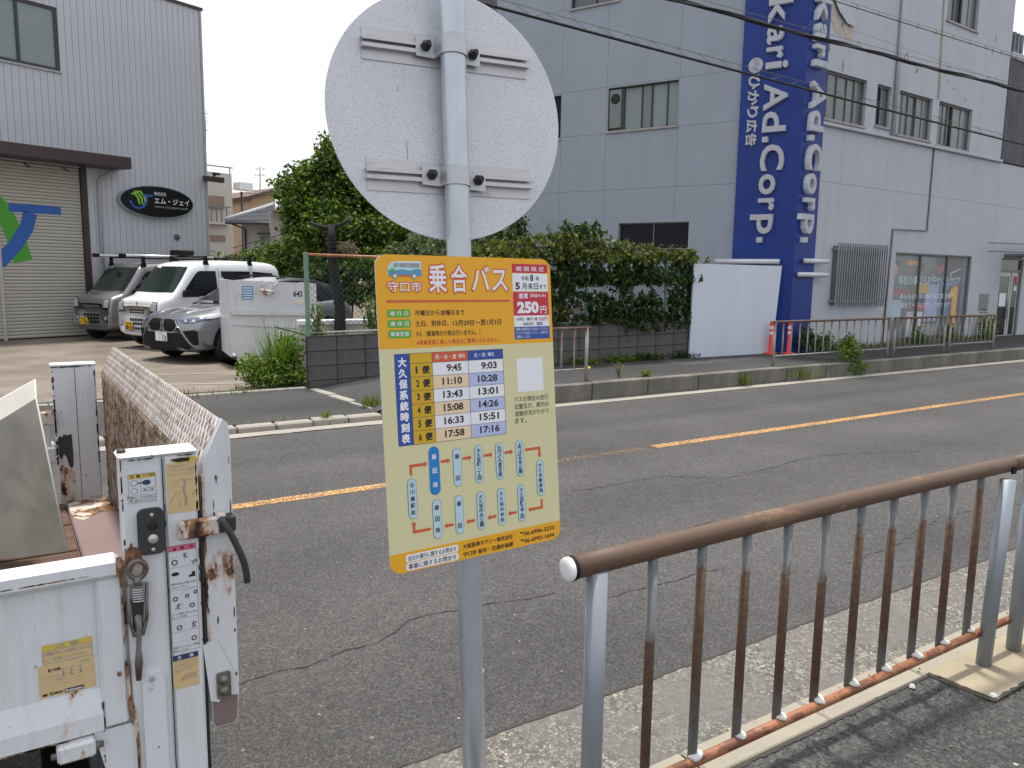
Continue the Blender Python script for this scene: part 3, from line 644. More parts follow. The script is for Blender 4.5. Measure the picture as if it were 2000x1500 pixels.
tmm(F_, '5', 134, 148, 286, 304, 3, 'ink_black', .04); tmm(F_, '月末日', 154, 205, 286, 303, 3, 'ink_black', .03); tmm(F_, 'まで', 210, 233, 288, 299, 3, 'ink_black', .02)
tmm(F_, '運賃', 142, 172, 263, 277, 3, 'ink_white', .03); tmm(F_, '(現金のみ)', 178, 229, 265, 276, 3, 'ink_white', .02); tmm(F_, '250', 137, 205, 226, 256, 3, 'ink_white', .055); tmm(F_, '円', 210, 229, 225, 244, 3, 'ink_white', .03)
tmm(F_, '小学生・障がい者', 132, 199, 207, 216, 3, 'ink_black', .02); tmm(F_, '100円', 204, 233, 206, 216, 3, 'ink_crimson', .02); tmm(F_, '未就学児', 153, 186, 195, 203.5, 3, 'ink_black', .02); tmm(F_, '無料', 196, 216, 194, 204.5, 3, 'ink_blue', .03)
for k, s in enumerate(('運賃は乗車時にお支払いください。', 'おつりが出ないよう、ご協力を', 'お願いします。')): tmm(F_, s, 131, (233, 232, 176)[k], 182.5-9.5*k, 190-9.5*k, 3, 'ink_white', .008)
F_.build('fare_panel', board)
T_ = MB()
xs = (-211, -172, -113.5, -14.5, 87); top = 139; hd = 115.5; rows = [115.5-31.25*k for k in range(7)]
rmm(T_, xs[0], xs[1], -72, top, 2, 'ink_blue'); rmm(T_, xs[1], xs[2], -72, top, 2, 'ink_gold'); rmm(T_, xs[2], xs[3], hd, top, 2, 'ink_red'); rmm(T_, xs[3], xs[4], hd, top, 2, 'ink_blue')
vtext(T_, '大久保系統時刻表', -191.5*mm, -68*mm, 132*mm, 23*mm, layer(3), 'ink_white', .06)
tmm(T_, '月・水・金', -105, -47, 121.5, 133.5, 3, 'ink_white', .03); tmm(T_, '曜日', -41, -24, 123, 132, 3, 'ink_white', .02); tmm(T_, '火・木', 2, 36, 121.5, 133.5, 3, 'ink_white', .03); tmm(T_, '曜日', 43, 60, 123, 132, 3, 'ink_white', .02)
A_ = ('9:45', '11:10', '13:43', '15:08', '16:33', '17:58'); B_ = ('9:03', '10:28', '13:01', '14:26', '15:51', '17:16')
for i in range(6):
    z1, z0 = rows[i], rows[i+1]; c1, c2 = ('ink_white', 'ink_white') if i % 2 == 0 else ('cell_peach', 'cell_blue')
    rmm(T_, xs[2], xs[3], z0, z1, 2, c1); rmm(T_, xs[3], xs[4], z0, z1, 2, c2)
    tmm(T_, str(i+1), -158, -150 if i else -153, z0+8, z1-7, 3, 'ink_black', .03); tmm(T_, '便', -141, -121, z0+6, z1-6, 3, 'ink_black', .06)
    x0 = -75 if i == 0 else -88; tmm(T_, A_[i], x0, -34, z0+8, z1-6, 3, 'ink_black', .030); x0 = 22 if i == 0 else 11; tmm(T_, B_[i], x0, 68, z0+8, z1-6, 3, 'ink_black', .030)
for z in [top]+rows: rmm(T_, xs[1], xs[4], z-.4, z+.4, 4, 'ink_navy')
for x in xs[1:]: rmm(T_, x-.4, x+.4, -72, top, 4, 'ink_navy')
T_.build('timetable', board)
N_ = MB()
for k, s in enumerate(('バスの現在の走行', '位置及び、車内の', '混雑状況がわかり', 'ます。')): tmm(N_, s, 116, 224 if k < 3 else 152, 4-18*k-.5, 17-18*k, 2, 'ink_black', .014)
rmm(N_, 128, 210, 28, 113, 2, 'ink_white'); N_.build('notice_lettering', board)
M_ = MB()
def arrow(p, head=8, wd=3.4):
    p = [Vector((x, z)) for x, z in p]
    for i in range(len(p)-1):
        a_, b_ = p[i], p[i+1]; dd = (b_-a_).normalized(); nn = Vector((-dd.y, dd.x))*wd; last = i == len(p)-2
        e = b_-dd*head if last else b_+dd*wd
        fpoly(M_, [((q.x)*mm, (q.y)*mm) for q in (a_-nn, e-nn, e+nn, a_+nn)], layer(2+i % 2), 'ink_red')
        if last: fpoly(M_, [(q.x*mm, q.y*mm) for q in (b_-dd*head-nn*2, b_, b_-dd*head+nn*2)], layer(3), 'ink_red')
arrow([(-183, -142), (-183, -120), (-139, -120)]); arrow([(-103, -119.5), (-77, -119.5)]); arrow([(-43, -119.5), (-17, -119.5)]); arrow([(18, -119.5), (44, -119.5)]); arrow([(80, -119.5), (106, -119.5)])
arrow([(143, -119.5), (188, -119.5), (188, -144)]); arrow([(189, -253), (189, -274), (145, -274)]); arrow([(109, -274), (82, -274)]); arrow([(47, -274), (21, -274)]); arrow([(-15, -274), (-41, -274)]); arrow([(-76, -274), (-102, -274)]); arrow([(-138, -274), (-182, -274), (-182, -249)])
def stop(s, xc, z0, z1, w_=23, here=False):
    if here: pill(M_, xc-w_/2, xc+w_/2, z0, z1, 4, 'stop_blue')
    else: pill(M_, xc-w_/2, xc+w_/2, z0, z1, 4, 'ink_navy'); pill(M_, xc-w_/2+.8, xc+w_/2-.8, z0+.8, z1-.8, 5, 'stop_pale')
    g = 8 if here else 7; vtext(M_, s, xc*mm, (z0+g)*mm, (z1-g)*mm, (13 if here else (12.5 if len(s) < 5 else 12))*mm, layer(6), 'ink_white' if here else 'ink_black', .035)
stop('藤田南', -121, -196, -81, 28, True); stop('藤　田', -58.5, -184.5, -92); stop('大久保町一丁目', 2.5, -184.5, -92); stop('もりぐち歴史館', 64, -184.5, -92); stop('よつば未来公園', 125.5, -184.5, -92); stop('大久保郵便局', 187.5, -243, -150)
stop('古川橋駅前', -182.5, -243, -149); stop('藤田南', -120, -300, -206); stop('藤　田', -59, -300, -206); stop('大久保中央公園', 3, -300, -206); stop('大久保中学校', 64, -300, -206); stop('大久保町五丁目', 125.5, -300, -206)
M_.build('route_map', board)
G_ = MB()
pill(G_, -207, -66, -341.5, -324, 2, 'ink_white', 6); pill(G_, -207, -66, -361, -343.5, 2, 'ink_white', 6)
tmm(G_, '当日の運行に関するお問合せ', -201, -72, -339, -327, 3, 'ink_black', .02); tmm(G_, '事業に関するお問合せ', -201, -72, -358.5, -346, 3, 'ink_black', .02)
tmm(G_, '大阪阪神タクシー株式会社', -53, 94, -339, -326.5, 3, 'ink_black', .035); tmm(G_, '守口市 都市・交通計画課', -53, 94, -358, -346, 3, 'ink_black', .035)
tmm(G_, '℡06-6996-3233', 117, 226, -338, -327, 3, 'ink_black', .035); tmm(G_, '℡06-6992-1694', 117, 226, -356.5, -346, 3, 'ink_black', .035)
G_.build('contact_lettering', board)
# strap that holds the board to the pole
for z in (.22, -.20):
    MB().box(-.05, .072, .0032, .010, z-.012, z+.012, 'clamp_steel').build('board_strap', board)

# ------------------------------------------------------------------ truck with folded tail lift
TB = Vector((0.20, 1.82, -.10)); TT = Matrix.Translation(-TB)
TR = thing('flatbed_truck', 'white rust-spotted flatbed truck with folded tail lift parked beside the bus stop', 'truck', TB)
def tm(): return MB(TT)
y0 = 1.82
def wbox(name, x0, x1, ya, yb, z0, z1, m, r=.004, parent=None): 
    return tm().bbox(x0, x1, ya, yb, z0, z1, m, r).build(name, parent or TR)
# near post: box section with raised right half
p = tm()
p.bbox(.196, .2835, y0+.004, y0+.062, -.0+.05, 1.158, 'truck_white', .003)
p.bbox(.2795, .349, y0, y0+.066, .05, 1.156, 'truck_white', .006)
p.bbox(.192, .353, y0-.003, y0+.070, 1.1555, 1.166, 'truck_white', .005)
npost = p.build('lift_post', TR)
tm().lathe([(.009, 1.166), (.009, 1.172), (.006, 1.174), (0, 1.174)], 'rod_dark', 'z', (.203, y0+.03, 0), 8).build('bolt', npost)
tm().box(.2780, .2796, y0-.0005, y0+.004, .3, 1.150, 'chassis_black').build('seam', npost)
tm().prism([(.3505, 1.10), (.3555, 1.10), (.3560, .30), (.3505, .30)], 'chassis_black', 'y', y0+.005, y0+.06).build('seam', npost)
# far post
p = tm(); p.bbox(.165, .322, 3.66, 3.72, .05, 1.163, 'truck_white', .004); p.bbox(.160, .327, 3.655, 3.725, 1.160, 1.172, 'truck_white', .004)
fpost = p.build('lift_post', TR); fpost['label'] = 'far lift post with a black scorched patch at its foot'
q = tm()
pts = [(.171, .86), (.178, .875), (.188, .87), (.194, .882), (.207, .876), (.222, .880), (.224, .80), (.222, .745), (.214, .735), (.206, .75), (.199, .785), (.190, .80), (.181, .775), (.174, .79)]
q.prism(pts, 'rod_dark', 'y', 3.6585, 3.660); q.build('scorched_patch', fpost)
q = tm(); q.prism([(.2455, .60), (.2475, .60), (.2475, 1.158), (.2455, 1.158)], 'rod_dark', 'y', 3.6588, 3.660); q.build('seam', fpost)
q = tm(); q.prism([(.171, .60), (.226, .60), (.228, .64), (.224, .72), (.212, .73), (.196, .74), (.180, .755), (.172, .74)], 'truck_lever_rust', 'y', 3.6592, 3.6605); q.build('rust_patch', fpost)
wbox('latch_block', .115, .163, 3.62, 3.66, .93, .985, 'truck_lever_rust'); wbox('latch_block', .125, .160, 3.60, 3.64, .78, .84, 'truck_white')
# platform slab, near end plate, ribs
def slab_xy(t):  return t
ya, yb = 1.845, 3.77
b = tm(); prof = [(.356, .50), (.356, 1.118), (.409, 1.223), (.419, 1.215), (.424, 1.17), (.424, .50)]
b.prism(prof, 'truck_white', 'y', ya, yb); plat = b.build('lift_platform', TR)
b = tm(); b.quad((.3555, ya+.004, .50), (.3555, yb-.004, .50), (.3555, yb-.004, 1.117), (.3555, ya+.004, 1.117), 'plate_rust_dark'); b.build('rusty_inner_face', plat)
b = tm(); nx_, nz_ = -.893, .45; e = .0008
b.quad((.3565+nx_*e, ya+.003, 1.1185+nz_*e), (.3565+nx_*e, yb-.003, 1.1185+nz_*e), (.4085+nx_*e, yb-.003, 1.2225+nz_*e), (.4085+nx_*e, ya+.003, 1.2225+nz_*e), 'plate_rust'); b.build('sloping_lip', plat)
def ribs(name, o, u, v, nrm, nu, nv, pu, pv, ang, m):
    b = tm(); r_ = random.Random(3)
    for j in range(nv):
        for i in range(nu):
            c_ = o+u*(pu*(i+.5*(j % 2)+.4))+v*(pv*(j+.5)); a_ = R(ang+r_.uniform(-5, 5)+(0 if j % 2 else 8)); du = (u*math.cos(a_)+v*math.sin(a_))*.0155; dv = (-u*math.sin(a_)+v*math.cos(a_))*.0030
            h = nrm*.0034
            b.add([c_-du, c_-dv, c_+du, c_+dv, c_-du*.5+h, c_+du*.5+h], [(0, 1, 4), (1, 2, 5, 4), (2, 3, 5), (3, 0, 4, 5)], m)
    o_ = b.build(name, plat); o_['kind'] = 'stuff'; return o_
lip_v = Vector((.0525, 0, .1045)).normalized(); lip_n = Vector((-lip_v.z, 0, lip_v.x))
ribs('raised_tread', Vector((.356, ya, 1.120))+lip_n*.001, Vector((0, 1, 0)), lip_v, lip_n, 62, 6, .0310, .0190, 60, 'tread_worn')
ribs('raised_tread', Vector((.355, ya, .52)), Vector((0, 1, 0)), Vector((0, 0, 1)), Vector((-1, 0, 0)), 70, 30, .0272, .0198, 62, 'plate_rust_dark')
b = tm(); b.prism([(.366, .50), (.366, 1.125), (.411, 1.222), (.4205, 1.214), (.4245, 1.168), (.4245, .56), (.419, .50), (.412, .487), (.372, .487)], 'truck_white', 'y', ya-.014, ya)
endp = b.build('end_plate', plat, bevel=.002)
b = tm(); r_ = random.Random(5); z = 1.10; L_, Rr_ = [], []
while z > .70: L_.append((.3605, z)); Rr_.append((.3655+r_.uniform(-.0012, .0022), z)); z -= .012
b.prism(L_+Rr_[::-1], 'truck_lever_rust', 'y', ya-.0152, ya-.006); b.build('rusty_edge', plat)
b = tm(); b.prism([(.372, .487), (.412, .487), (.4195, .50), (.4235, .555), (.366, .565), (.366, .50)], 'bed_floor', 'y', ya-.0155, ya-.0138); b.build('worn_tip', plat)
b = tm(); b.prism([(.349, .700), (.378, .703), (.410, .625), (.404, .590), (.378, .553), (.362, .560)], 'truck_white', 'y', ya-.022, ya-.016); pb = b.build('pivot_bracket', plat, bevel=.0015)
b = tm(); b.prism(rrect(.374, .406, .560, .625, .006), 'steel_worn', 'y', ya-.027, ya-.022)
for z in (.580, .607): b.lathe([(.011, 0), (.011, -.006), (.006, -.007), (.006, -.010), (0, -.010)], 'steel_worn', 'y', (.390, ya-.027, z), 12)
b.build('pivot_plate', pb if False else plat)
# gate
g = tm(); g.bbox(-3.0, .186, y0-.012, y0+.040, .902, .948, 'truck_white', .010); gate_top = g.build('gate_top_rail', TR)
g = tm(); g.bbox(-3.0, .140, y0+.012, y0+.030, .63, .905, 'truck_white', .003)
g.add([(-3.0, y0+.012, .655), (.137, y0+.012, .655), (.137, y0-.004, .600), (-3.0, y0-.004, .600), (-3.0, y0-.004, .562), (.137, y0-.004, .562), (-3, y0+.03, .55), (.137, y0+.03, .55)], [(0, 1, 2, 3), (3, 2, 5, 4), (4, 5, 7, 6)], 'truck_white')
g.bbox(.136, .188, y0-.001, y0+.036, .562, .9025, 'truck_white', .006); gate = g.build('side_gate', TR)
b = tm(); b.lathe([(.0055, -.0015), (.0055, -.003), (0, -.004)], 'truck_lever_rust', 'y', (.173, y0, .682), 8); b.build('rivet', gate)
b = tm(); b.prism([(.178, .950), (.189, .949), (.192, .900), (.190, .885), (.183, .89), (.181, .905), (.176, .92)], 'truck_lever_rust', 'y', y0-.0135, y0-.0118); b.build('rust_patch', gate)
b = tm(); b.prism([(.186, .70), (.1905, .70), (.194, .62), (.203, .585), (.206, .50), (.204, .42), (.199, .42), (.200, .50), (.196, .565), (.187, .60)], 'truck_lever_rust', 'y', y0-.0012, y0+.01); b.build('rust_run', gate)
b = tm(); b.prism([(.118, .556), (.190, .556), (.206, .53), (.206, .05), (.160, .05), (.146, .42)], 'truck_white', 'y', y0+.006, y0+.02); b.build('corner_bracket', TR, bevel=.001)
wbox('gate_hinge', .045, .118, y0-.02, y0+.03, .515, .556, 'truck_white', .006); tm().tube([(.034, y0-.004, .532), (.134, y0-.004, .532)], .007, 'steel_worn', 10).build('hinge_pin', TR)
b = tm(); b.prism([(.217, .05), (.217, .650), (.226, .666), (.253, .666), (.262, .655), (.262, .05)], 'truck_white', 'y', y0-.006, y0+.004); cp = b.build('cover_plate', TR, bevel=.001)
b = tm(); b.lathe([(.0065, -.006), (.0065, -.010), (0, -.011)], 'clamp_steel', 'y', (.236, y0, .655), 6, False); b.build('bolt', cp)
tm().box(.184, .197, y0+.022, y0+.034, .05, .93, 'truck_rust_edge').build('gap_seal', TR)
def edge_rust(par, x, z0, z1, y, n, seed, wd=.003, horiz=False, m='rod_dark'):
    r_ = random.Random(seed); b = tm()
    for k in range(n):
        q = r_.uniform(z0, z1); h = r_.uniform(.003, .014) * (1.6 if r_.random() < .2 else 1); w_ = wd*r_.uniform(.4, 1.5)
        pts = [(-w_, -h), (w_*.6, -h*.7), (w_, 0), (w_*.7, h*.8), (-w_*.3, h), (-w_, h*.3)]
        pts = [(q+c_, x+a) for a, c_ in pts] if horiz else [(x+a, q+c_) for a, c_ in pts]
        b.prism(pts, m, 'y', y-.0004, y+.0006)
    b.build('edge_rust', par, kind='stuff')
edge_rust(npost, .1975, .80, 1.15, y0+.0035, 14, 1, .0016); edge_rust(npost, .3475, .70, 1.14, y0-.0002, 12, 2, .0016); edge_rust(npost, .2795, .75, 1.15, y0-.0002, 8, 3, .0012); edge_rust(npost, 1.1540, .21, .345, y0-.0032, 10, 4, .0012, True)
edge_rust(plat, .4220, .60, 1.16, ya-.0145, 9, 5, .0013); edge_rust(plat, .385, .75, 1.10, ya-.0145, 4, 6, .0014); edge_rust(fpost, .1675, .75, 1.15, 3.6590, 30, 7, .0035); edge_rust(fpost, .3185, .75, 1.15, 3.6590, 20, 8, .0025); edge_rust(fpost, 1.158, .165, .32, 3.6590, 14, 9, .002, True)
edge_rust(gate, .918, -.05, .12, y0-.0125, 16, 10, .0012, True, 'truck_lever_rust'); edge_rust(gate, .560, -.06, .06, y0-.0045, 14, 11, .0016, True, 'truck_lever_rust'); edge_rust(gate, .1375, .57, .64, y0-.0015, 5, 12, .002); edge_rust(gate, .186, .62, .90, y0-.0015, 8, 13, .0012, False, 'truck_lever_rust')
# latch
lt = tm(); ring = []
for k in range(17): t_ = 2*math.pi*k/16; ring.append((.2175+.0175*math.cos(t_), y0-.012, .914+.0200*math.sin(t_)))
lt.tube(ring, .0055, 'steel_worn', 8, cap=False); lt.tube([(.2165, y0-.014, .896), (.216, y0-.014, .880)], .008, 'steel_worn', 8)
lat = lt.build('gate_latch', TR)
b = tm(); b.tube([(.198, y0-.012, .880), (.1965, y0-.012, .80), (.205, y0-.012, .765), (.222, y0-.012, .765), (.231, y0-.012, .80), (.2345, y0-.012, .880), (.198, y0-.012, .880)], .0042, 'steel_worn', 6); b.build('latch_frame', lat)
b = tm(); sp_ = []
for k in range(49): t_ = k/8*2*math.pi; sp_.append((.2162+.0115*math.cos(t_), y0-.013+.007*math.sin(t_), .875-.032*k/48))
b.tube(sp_, .0020, 'clamp_steel', 5); b.build('spring', lat)
b = tm(); b.tube([(.214, y0-.016, .812), (.214, y0-.017, .770), (.211, y0-.018, .735), (.2105, y0-.018, .705), (.208, y0-.018, .665)], .0055, 'steel_worn', 8, radii=[.009, .0055, .0055, .0085, .006]); b.lathe([(.008, -.01), (.008, -.018), (0, -.018)], 'steel_worn', 'y', (.214, y0, .806), 10); b.build('latch_lever', lat)
b = tm(); b.prism([(.197, .955), (.206, .962), (.21, .972), (.214, .960), (.224, .958), (.232, .944), (.228, .925), (.236, .90), (.226, .892), (.205, .895), (.196, .92)], 'truck_lever_rust', 'y', y0+.0025, y0+.0038); b.build('rust_patch', npost)
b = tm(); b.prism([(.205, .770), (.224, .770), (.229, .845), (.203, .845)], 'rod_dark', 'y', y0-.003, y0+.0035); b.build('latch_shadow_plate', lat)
# control box and lever
b = tm(); b.prism(rrect(.2255, .2745, .944, 1.041, .012), 'plastic_grey', 'y', y0-.012, y0+.004); cbx = b.build('lift_switch', TR, bevel=.002)
b = tm(); b.lathe([(.0115, -.012), (.0105, -.0125), (0, -.0125)], 'rubber_black', 'y', (.2515, y0, 1.007), 20); b.build('black_button', cbx)
b = tm(); b.lathe([(.0105, -.012), (.0100, -.0145), (0, -.015)], 'bracket_aluminium', 'y', (.2520, y0, .977), 20); b.build('grey_button', cbx)
b = tm()
for z in (1.031, .953): b.lathe([(.0045, -.012), (.004, -.0145), (0, -.0145)], 'clamp_steel', 'y', (.2515, y0, z), 8)
b.build('bolt', cbx)
b = tm(); b.bbox(.304, .392, y0-.018, y0-.001, .964, 1.0065, 'truck_lever_rust', .005); lv = b.build('lever_bracket', TR)
b = tm(); b.bbox(.386, .428, y0-.016, y0+.015, .966, 1.004, 'rod_dark', .004); b.lathe([(.012, 1.004), (.011, 1.009), (.006, 1.012), (0, 1.012)], 'truck_lever_rust', 'z', (.396, y0-.004, 0), 12); b.build('lever_block', lv)
b = tm(); b.tube([(.390, y0-.02, 1.004), (.398, y0-.026, .992), (.412, y0-.028, .965), (.428, y0-.03, .925), (.438, y0-.03, .895), (.443, y0-.03, .865), (.444, y0-.03, .845)], .0078, 'rod_dark', 12); b.build('lever_rod', lv)
# stickers
def sticker(x0, x1, z0, z1, m, body, yy=y0-.0006, par=None):
    b = tm(); b.quad((x0, yy, z0), (x1, yy, z0), (x1, yy, z1), (x0, yy, z1), m); body(b, yy-.0004); return b.build('sticker', par or npost)
def fr(b, y, x0, x1, z0, z1, m='ink_black', w_=.0005):
    for a_ in ((x0, x1, z0, z0+w_), (x0, x1, z1-w_, z1), (x0, x0+w_, z0, z1), (x1-w_, x1, z0, z1)): rect(b, *a_, y, m)
def s1(b, y):
    rect(b, .2105, .2650, 1.1115, 1.1215, y, 'sticker_yellow'); fr(b, y-.0002, .2105, .265, 1.0575, 1.1215); text(b, '注 意', .2135, .235, 1.1125, 1.1205, y-.0002, 'ink_black', .03); text(b, 'スイッチ操作時', .239, .263, 1.1135, 1.1198, y-.0002, 'ink_black', .02)
    rect(b, .2105, .265, 1.074, 1.0745, y, 'ink_black'); rect(b, .2345, .235, 1.0745, 1.1115, y, 'ink_black')
    text(b, '操作スイッチは10秒以上', .2125, .263, 1.0665, 1.0725, y, 'ink_black', .01); text(b, '押し続けないでください', .2125, .263, 1.0595, 1.0655, y, 'ink_black', .01)
    b.add([(.2465+.0085*math.cos(t_*.5236), y, 1.101+.006*math.sin(t_*.5236)) for t_ in range(12)], [tuple(range(12))], 'ink_navy'); rect(b, .229, .240, 1.0995, 1.1025, y-.0001, 'ink_navy')
    text(b, '○', .214, .229, 1.095, 1.109, y, 'ink_grey', 0); text(b, '○', .214, .229, 1.077, 1.091, y, 'ink_grey', 0); text(b, 'ЖΞЖ', .239, .261, 1.080, 1.090, y, 'ink_navy', 0)
sticker(.2100, .2655, 1.0570, 1.1220, 'sticker_white', s1, y0+.0034)
def s2(b, y):
    b.prism([(.296, 1.1475), (.341, 1.149), (.352, 1.146), (.35, 1.138), (.31, 1.137), (.297, 1.141)], 'sticker_yellow', 'y', y-.0001, y); b.prism([(.2965, 1.146), (.316, 1.148), (.337, 1.147), (.334, 1.1395), (.312, 1.1385), (.30, 1.142)], 'ink_black', 'y', y-.0003, y-.0002)
    for k, s in enumerate(('走行時はプラット', 'フックハンドルを確実に', 'ロックしてください')): text(b, s, .291, (.336, .349, .345)[k], 1.1265-.0088*k, 1.1335-.0088*k, y, 'ink_grey', 0)
    b.tube([(.318, y, 1.10), (.324, y, 1.094), (.320, y, 1.075), (.325, y, 1.055), (.324, y, 1.040)], .0016, 'ink_grey', 4); b.tube([(.324, y, 1.098), (.345, y, 1.097), (.348, y, 1.075), (.338, y, 1.06)], .0005, 'ink_grey', 4); b.tube([(.291, y, 1.05), (.305, y, 1.07), (.312, y, 1.07)], .0004, 'ink_grey', 4)
    fr(b, y, .299, .311, 1.090, 1.098, 'ink_grey'); fr(b, y, .311, .3135, 1.038, 1.055, 'ink_grey')
sticker(.2865, .3515, 1.0240, 1.1370, 'sticker_tan', s2)
def man(b, y, x, z, s, tilt=0):
    c_, n_ = math.cos(R(tilt)), math.sin(R(tilt))
    def q(a, d_): return (x+s*(a*c_-d_*n_), y, z+s*(a*n_+d_*c_))
    b.add([q(.18*math.cos(k*.785), 1.75+.18*math.sin(k*.785)) for k in range(8)], [tuple(range(8))], 'ink_black')
    for l in (((0, 1.55), (-.1, .8)), ((-.1, .8), (.35, .45)), ((.35, .45), (.25, 0)), ((-.1, .8), (-.35, .4)), ((-.35, .4), (-.75, .3)), ((0, 1.4), (.5, 1.3)), ((.5, 1.3), (.7, 1.6)), ((0, 1.4), (-.5, 1.1))):
        b.tube([q(*l[0]), q(*l[1])], .0009, 'ink_black', 4)
def wheel_icon(b, y, x, z, r=.0055):
    b.tube([(x+r*math.cos(k*.5236), y, z+r*math.sin(k*.5236)) for k in range(13)], .0012, 'ink_black', 4, cap=False)
def s3(b, y):
    rect(b, .2835, .3405, .9365, .9500, y, 'sticker_pink'); b.add([(.292, y-.0003, .9385), (.2995, y-.0003, .9385), (.2958, y-.0003, .9475)], [(0, 1, 2)], 'ink_black'); text(b, '警', .3075, .316, .939, .9475, y-.0003, 'ink_navy', .03); text(b, '告', .327, .335, .939, .9475, y-.0003, 'ink_navy', .03)
    fr(b, y-.0002, .2825, .3405, .6995, .9500)
    for z in (.899, .846, .778, .712+.035): rect(b, .2825, .3405, z, z+.0005, y, 'ink_black')
    man(b, y, .320, .918, .007, 25); man(b, y, .331, .904, .007, -60); wheel_icon(b, y, .295, .911); b.tube([(.287, y, .920), (.305, y, .925)], .0003, 'ink_grey', 3)
    b.add([(.295+.0085*math.cos(k*.5236), y, .884+.0045*math.sin(k*.5236)) for k in range(12)], [tuple(range(12))], 'ink_black'); b.prism([(.323, .872), (.337, .872), (.337, .884), (.331, .884), (.329, .878), (.323, .876)], 'ink_black', 'y', y-.0001, y)
    for k in range(3): rect(b, .326+.004*k, .3263+.004*k, .888, .895, y, 'ink_grey')
    text(b, '昇降中は荷台との間に手足を', .285, .338, .858, .8635, y, 'ink_black', 0); text(b, '入れないでください', .285, .320, .850, .8555, y, 'ink_black', 0)
    wheel_icon(b, y, .293, .826, .0045); wheel_icon(b, y, .318, .829, .0035); wheel_icon(b, y, .336, .835, .0035); b.tube([(.305, y, .834), (.312, y, .842), (.338, y, .846)], .0004, 'ink_grey', 3); man(b, y, .297, .790+.01, .008, -10); wheel_icon(b, y, .328, .805, .0045); fr(b, y, .308, .322, .80, .822, 'ink_grey', .0003)
    text(b, 'リフト下降時に足をはさまれ', .284, .339, .787, .792, y, 'ink_black', 0); text(b, 'ないよう注意', .284, .315, .7805, .785, y, 'ink_black', 0)
    wheel_icon(b, y, .299, .757, .005); man(b, y, .331, .750, .0085, 8); fr(b, y, .287, .312, .762, .770, 'ink_grey', .0003); wheel_icon(b, y, .329, .726, .005); fr(b, y, .304, .318, .722, .738, 'ink_grey', .0003)
    text(b, '荷物の下に入らない。昇降時', .284, .339, .708, .713, y, 'ink_black', 0); text(b, '離れてください', .284, .318, .7015, .706, y, 'ink_black', 0)
sticker(.2820, .3410, .6990, .9505, 'sticker_white', s3)
def s4(b, y):
    rect(b, .2815, .3360, .6795, .6925, y, 'ink_navy'); text(b, '危', .292, .300, .682, .690, y-.0003, 'ink_white', .02); text(b, '険', .318, .326, .682, .690, y-.0003, 'ink_white', .02)
    for k, s in enumerate(('プラットホームを上昇させ', 'たままの走行をしないで', 'ください。荷物が落下し', '事故となります。')): text(b, s, .285, (.333, .333, .331, .322)[k], .6720-.0070*k, .6768-.0070*k, y, 'ink_grey', 0)
    fr(b, y, .306, .330, .632, .643, 'ink_black', .0006); rect(b, .306, .330, .636, .639, y, 'ink_grey'); b.tube([(.297, y, .629), (.304, y, .638)], .0006, 'ink_red', 3); b.tube([(.304, y, .629), (.297, y, .638)], .0006, 'ink_red', 3)
sticker(.2810, .3365, .6110, .6930, 'sticker_tan', s4)
def s5(b, y):
    rect(b, .0315, .1245, .7635, .7755, y, 'sticker_yellow'); text(b, '注 意', .055, .100, .765, .774, y-.0003, 'ink_grey', .02); fr(b, y-.0002, .0320, .1245, .7345, .7630, 'ink_grey', .0008)
    text(b, '不意動作を防ぐため電源を入れたまま', .0345, .122, .7510, .7595, y, 'ink_grey', .01); text(b, 'にして放置しないで下さい。', .0345, .113, .7385, .7470, y, 'ink_grey', .01)
sticker(.0315, .1250, .7335, .7760, 'sticker_tan', s5, y0+.0112, gate)
def s6(b, y):
    text(b, '最大荷重', .040, .063, .7155, .7225, y, 'ink_black', .03); text(b, 'V600', .100, .117, .7225, .7280, y, 'ink_grey', 0)
    for x in (.068, .083, .100): b.tube([(x, y, .700), (x, y, .715)], .0012, 'ink_grey', 4); rect(b, x-.006, x+.008, .7165, .7175, y, 'ink_grey')
    for z in (.706, .700, .692, .684): rect(b, .026, (.125, .10, .10, .10)[int((.706-z)/.0075)], z, z+.0005, y, 'ink_grey')
    text(b, '600kg', .054, .066, .6930, .6985, y, 'ink_grey', 0); b.add([(.032+.005*math.cos(k*.5236), y, .6665+.0028*math.sin(k*.5236)) for k in range(12)], [tuple(range(12))], 'ink_black'); text(b, 'Kyokuto', .0405, .0655, .6625, .6710, y, 'ink_black', .04); rect(b, .068, .104, .6625, .6710, y, 'ink_black'); text(b, 'Kaihatsu', .0700, .1020, .6640, .6697, y-.0003, 'ink_white', .02)
b = sticker(.0225, .1270, .6605, .7325, 'sticker_tan', s6, y0+.0112, gate)
# bed
wbox('bed_floor', -3.0, .345, y0+.04, 3.66, .545, .580, 'bed_floor', .003)
wbox('rear_sill', .185, .352, y0+.07, 3.655, .562, .602, 'bed_floor', .006)
b = tm(); b.prism([(.19, 3.40), (.22, 3.33), (.26, 3.38), (.30, 3.42), (.345, 3.40), (.345, 3.655), (.19, 3.655)], 'truck_lever_rust', 'z', .602, .6028); b.build('paint_patch', TR)
wbox('side_gate', -3.0, .15, 3.70, 3.74, .56, .945, 'truck_white', .006)
for i in range(11):
    wbox('floor_plank', -3.0, .18, y0+.05+.163*i, y0+.05+.163*i+.155, .580, .592+.003*(i % 2), 'wood_dark', .003)
for yy in (2.25, 3.2): wbox('chassis_beam', -5.2, .20, yy, yy+.07, .32, .50, 'chassis_black', .004)
wbox('rear_bumper', .02, .12, 1.9, 3.64, .28, .36, 'chassis_black', .004)
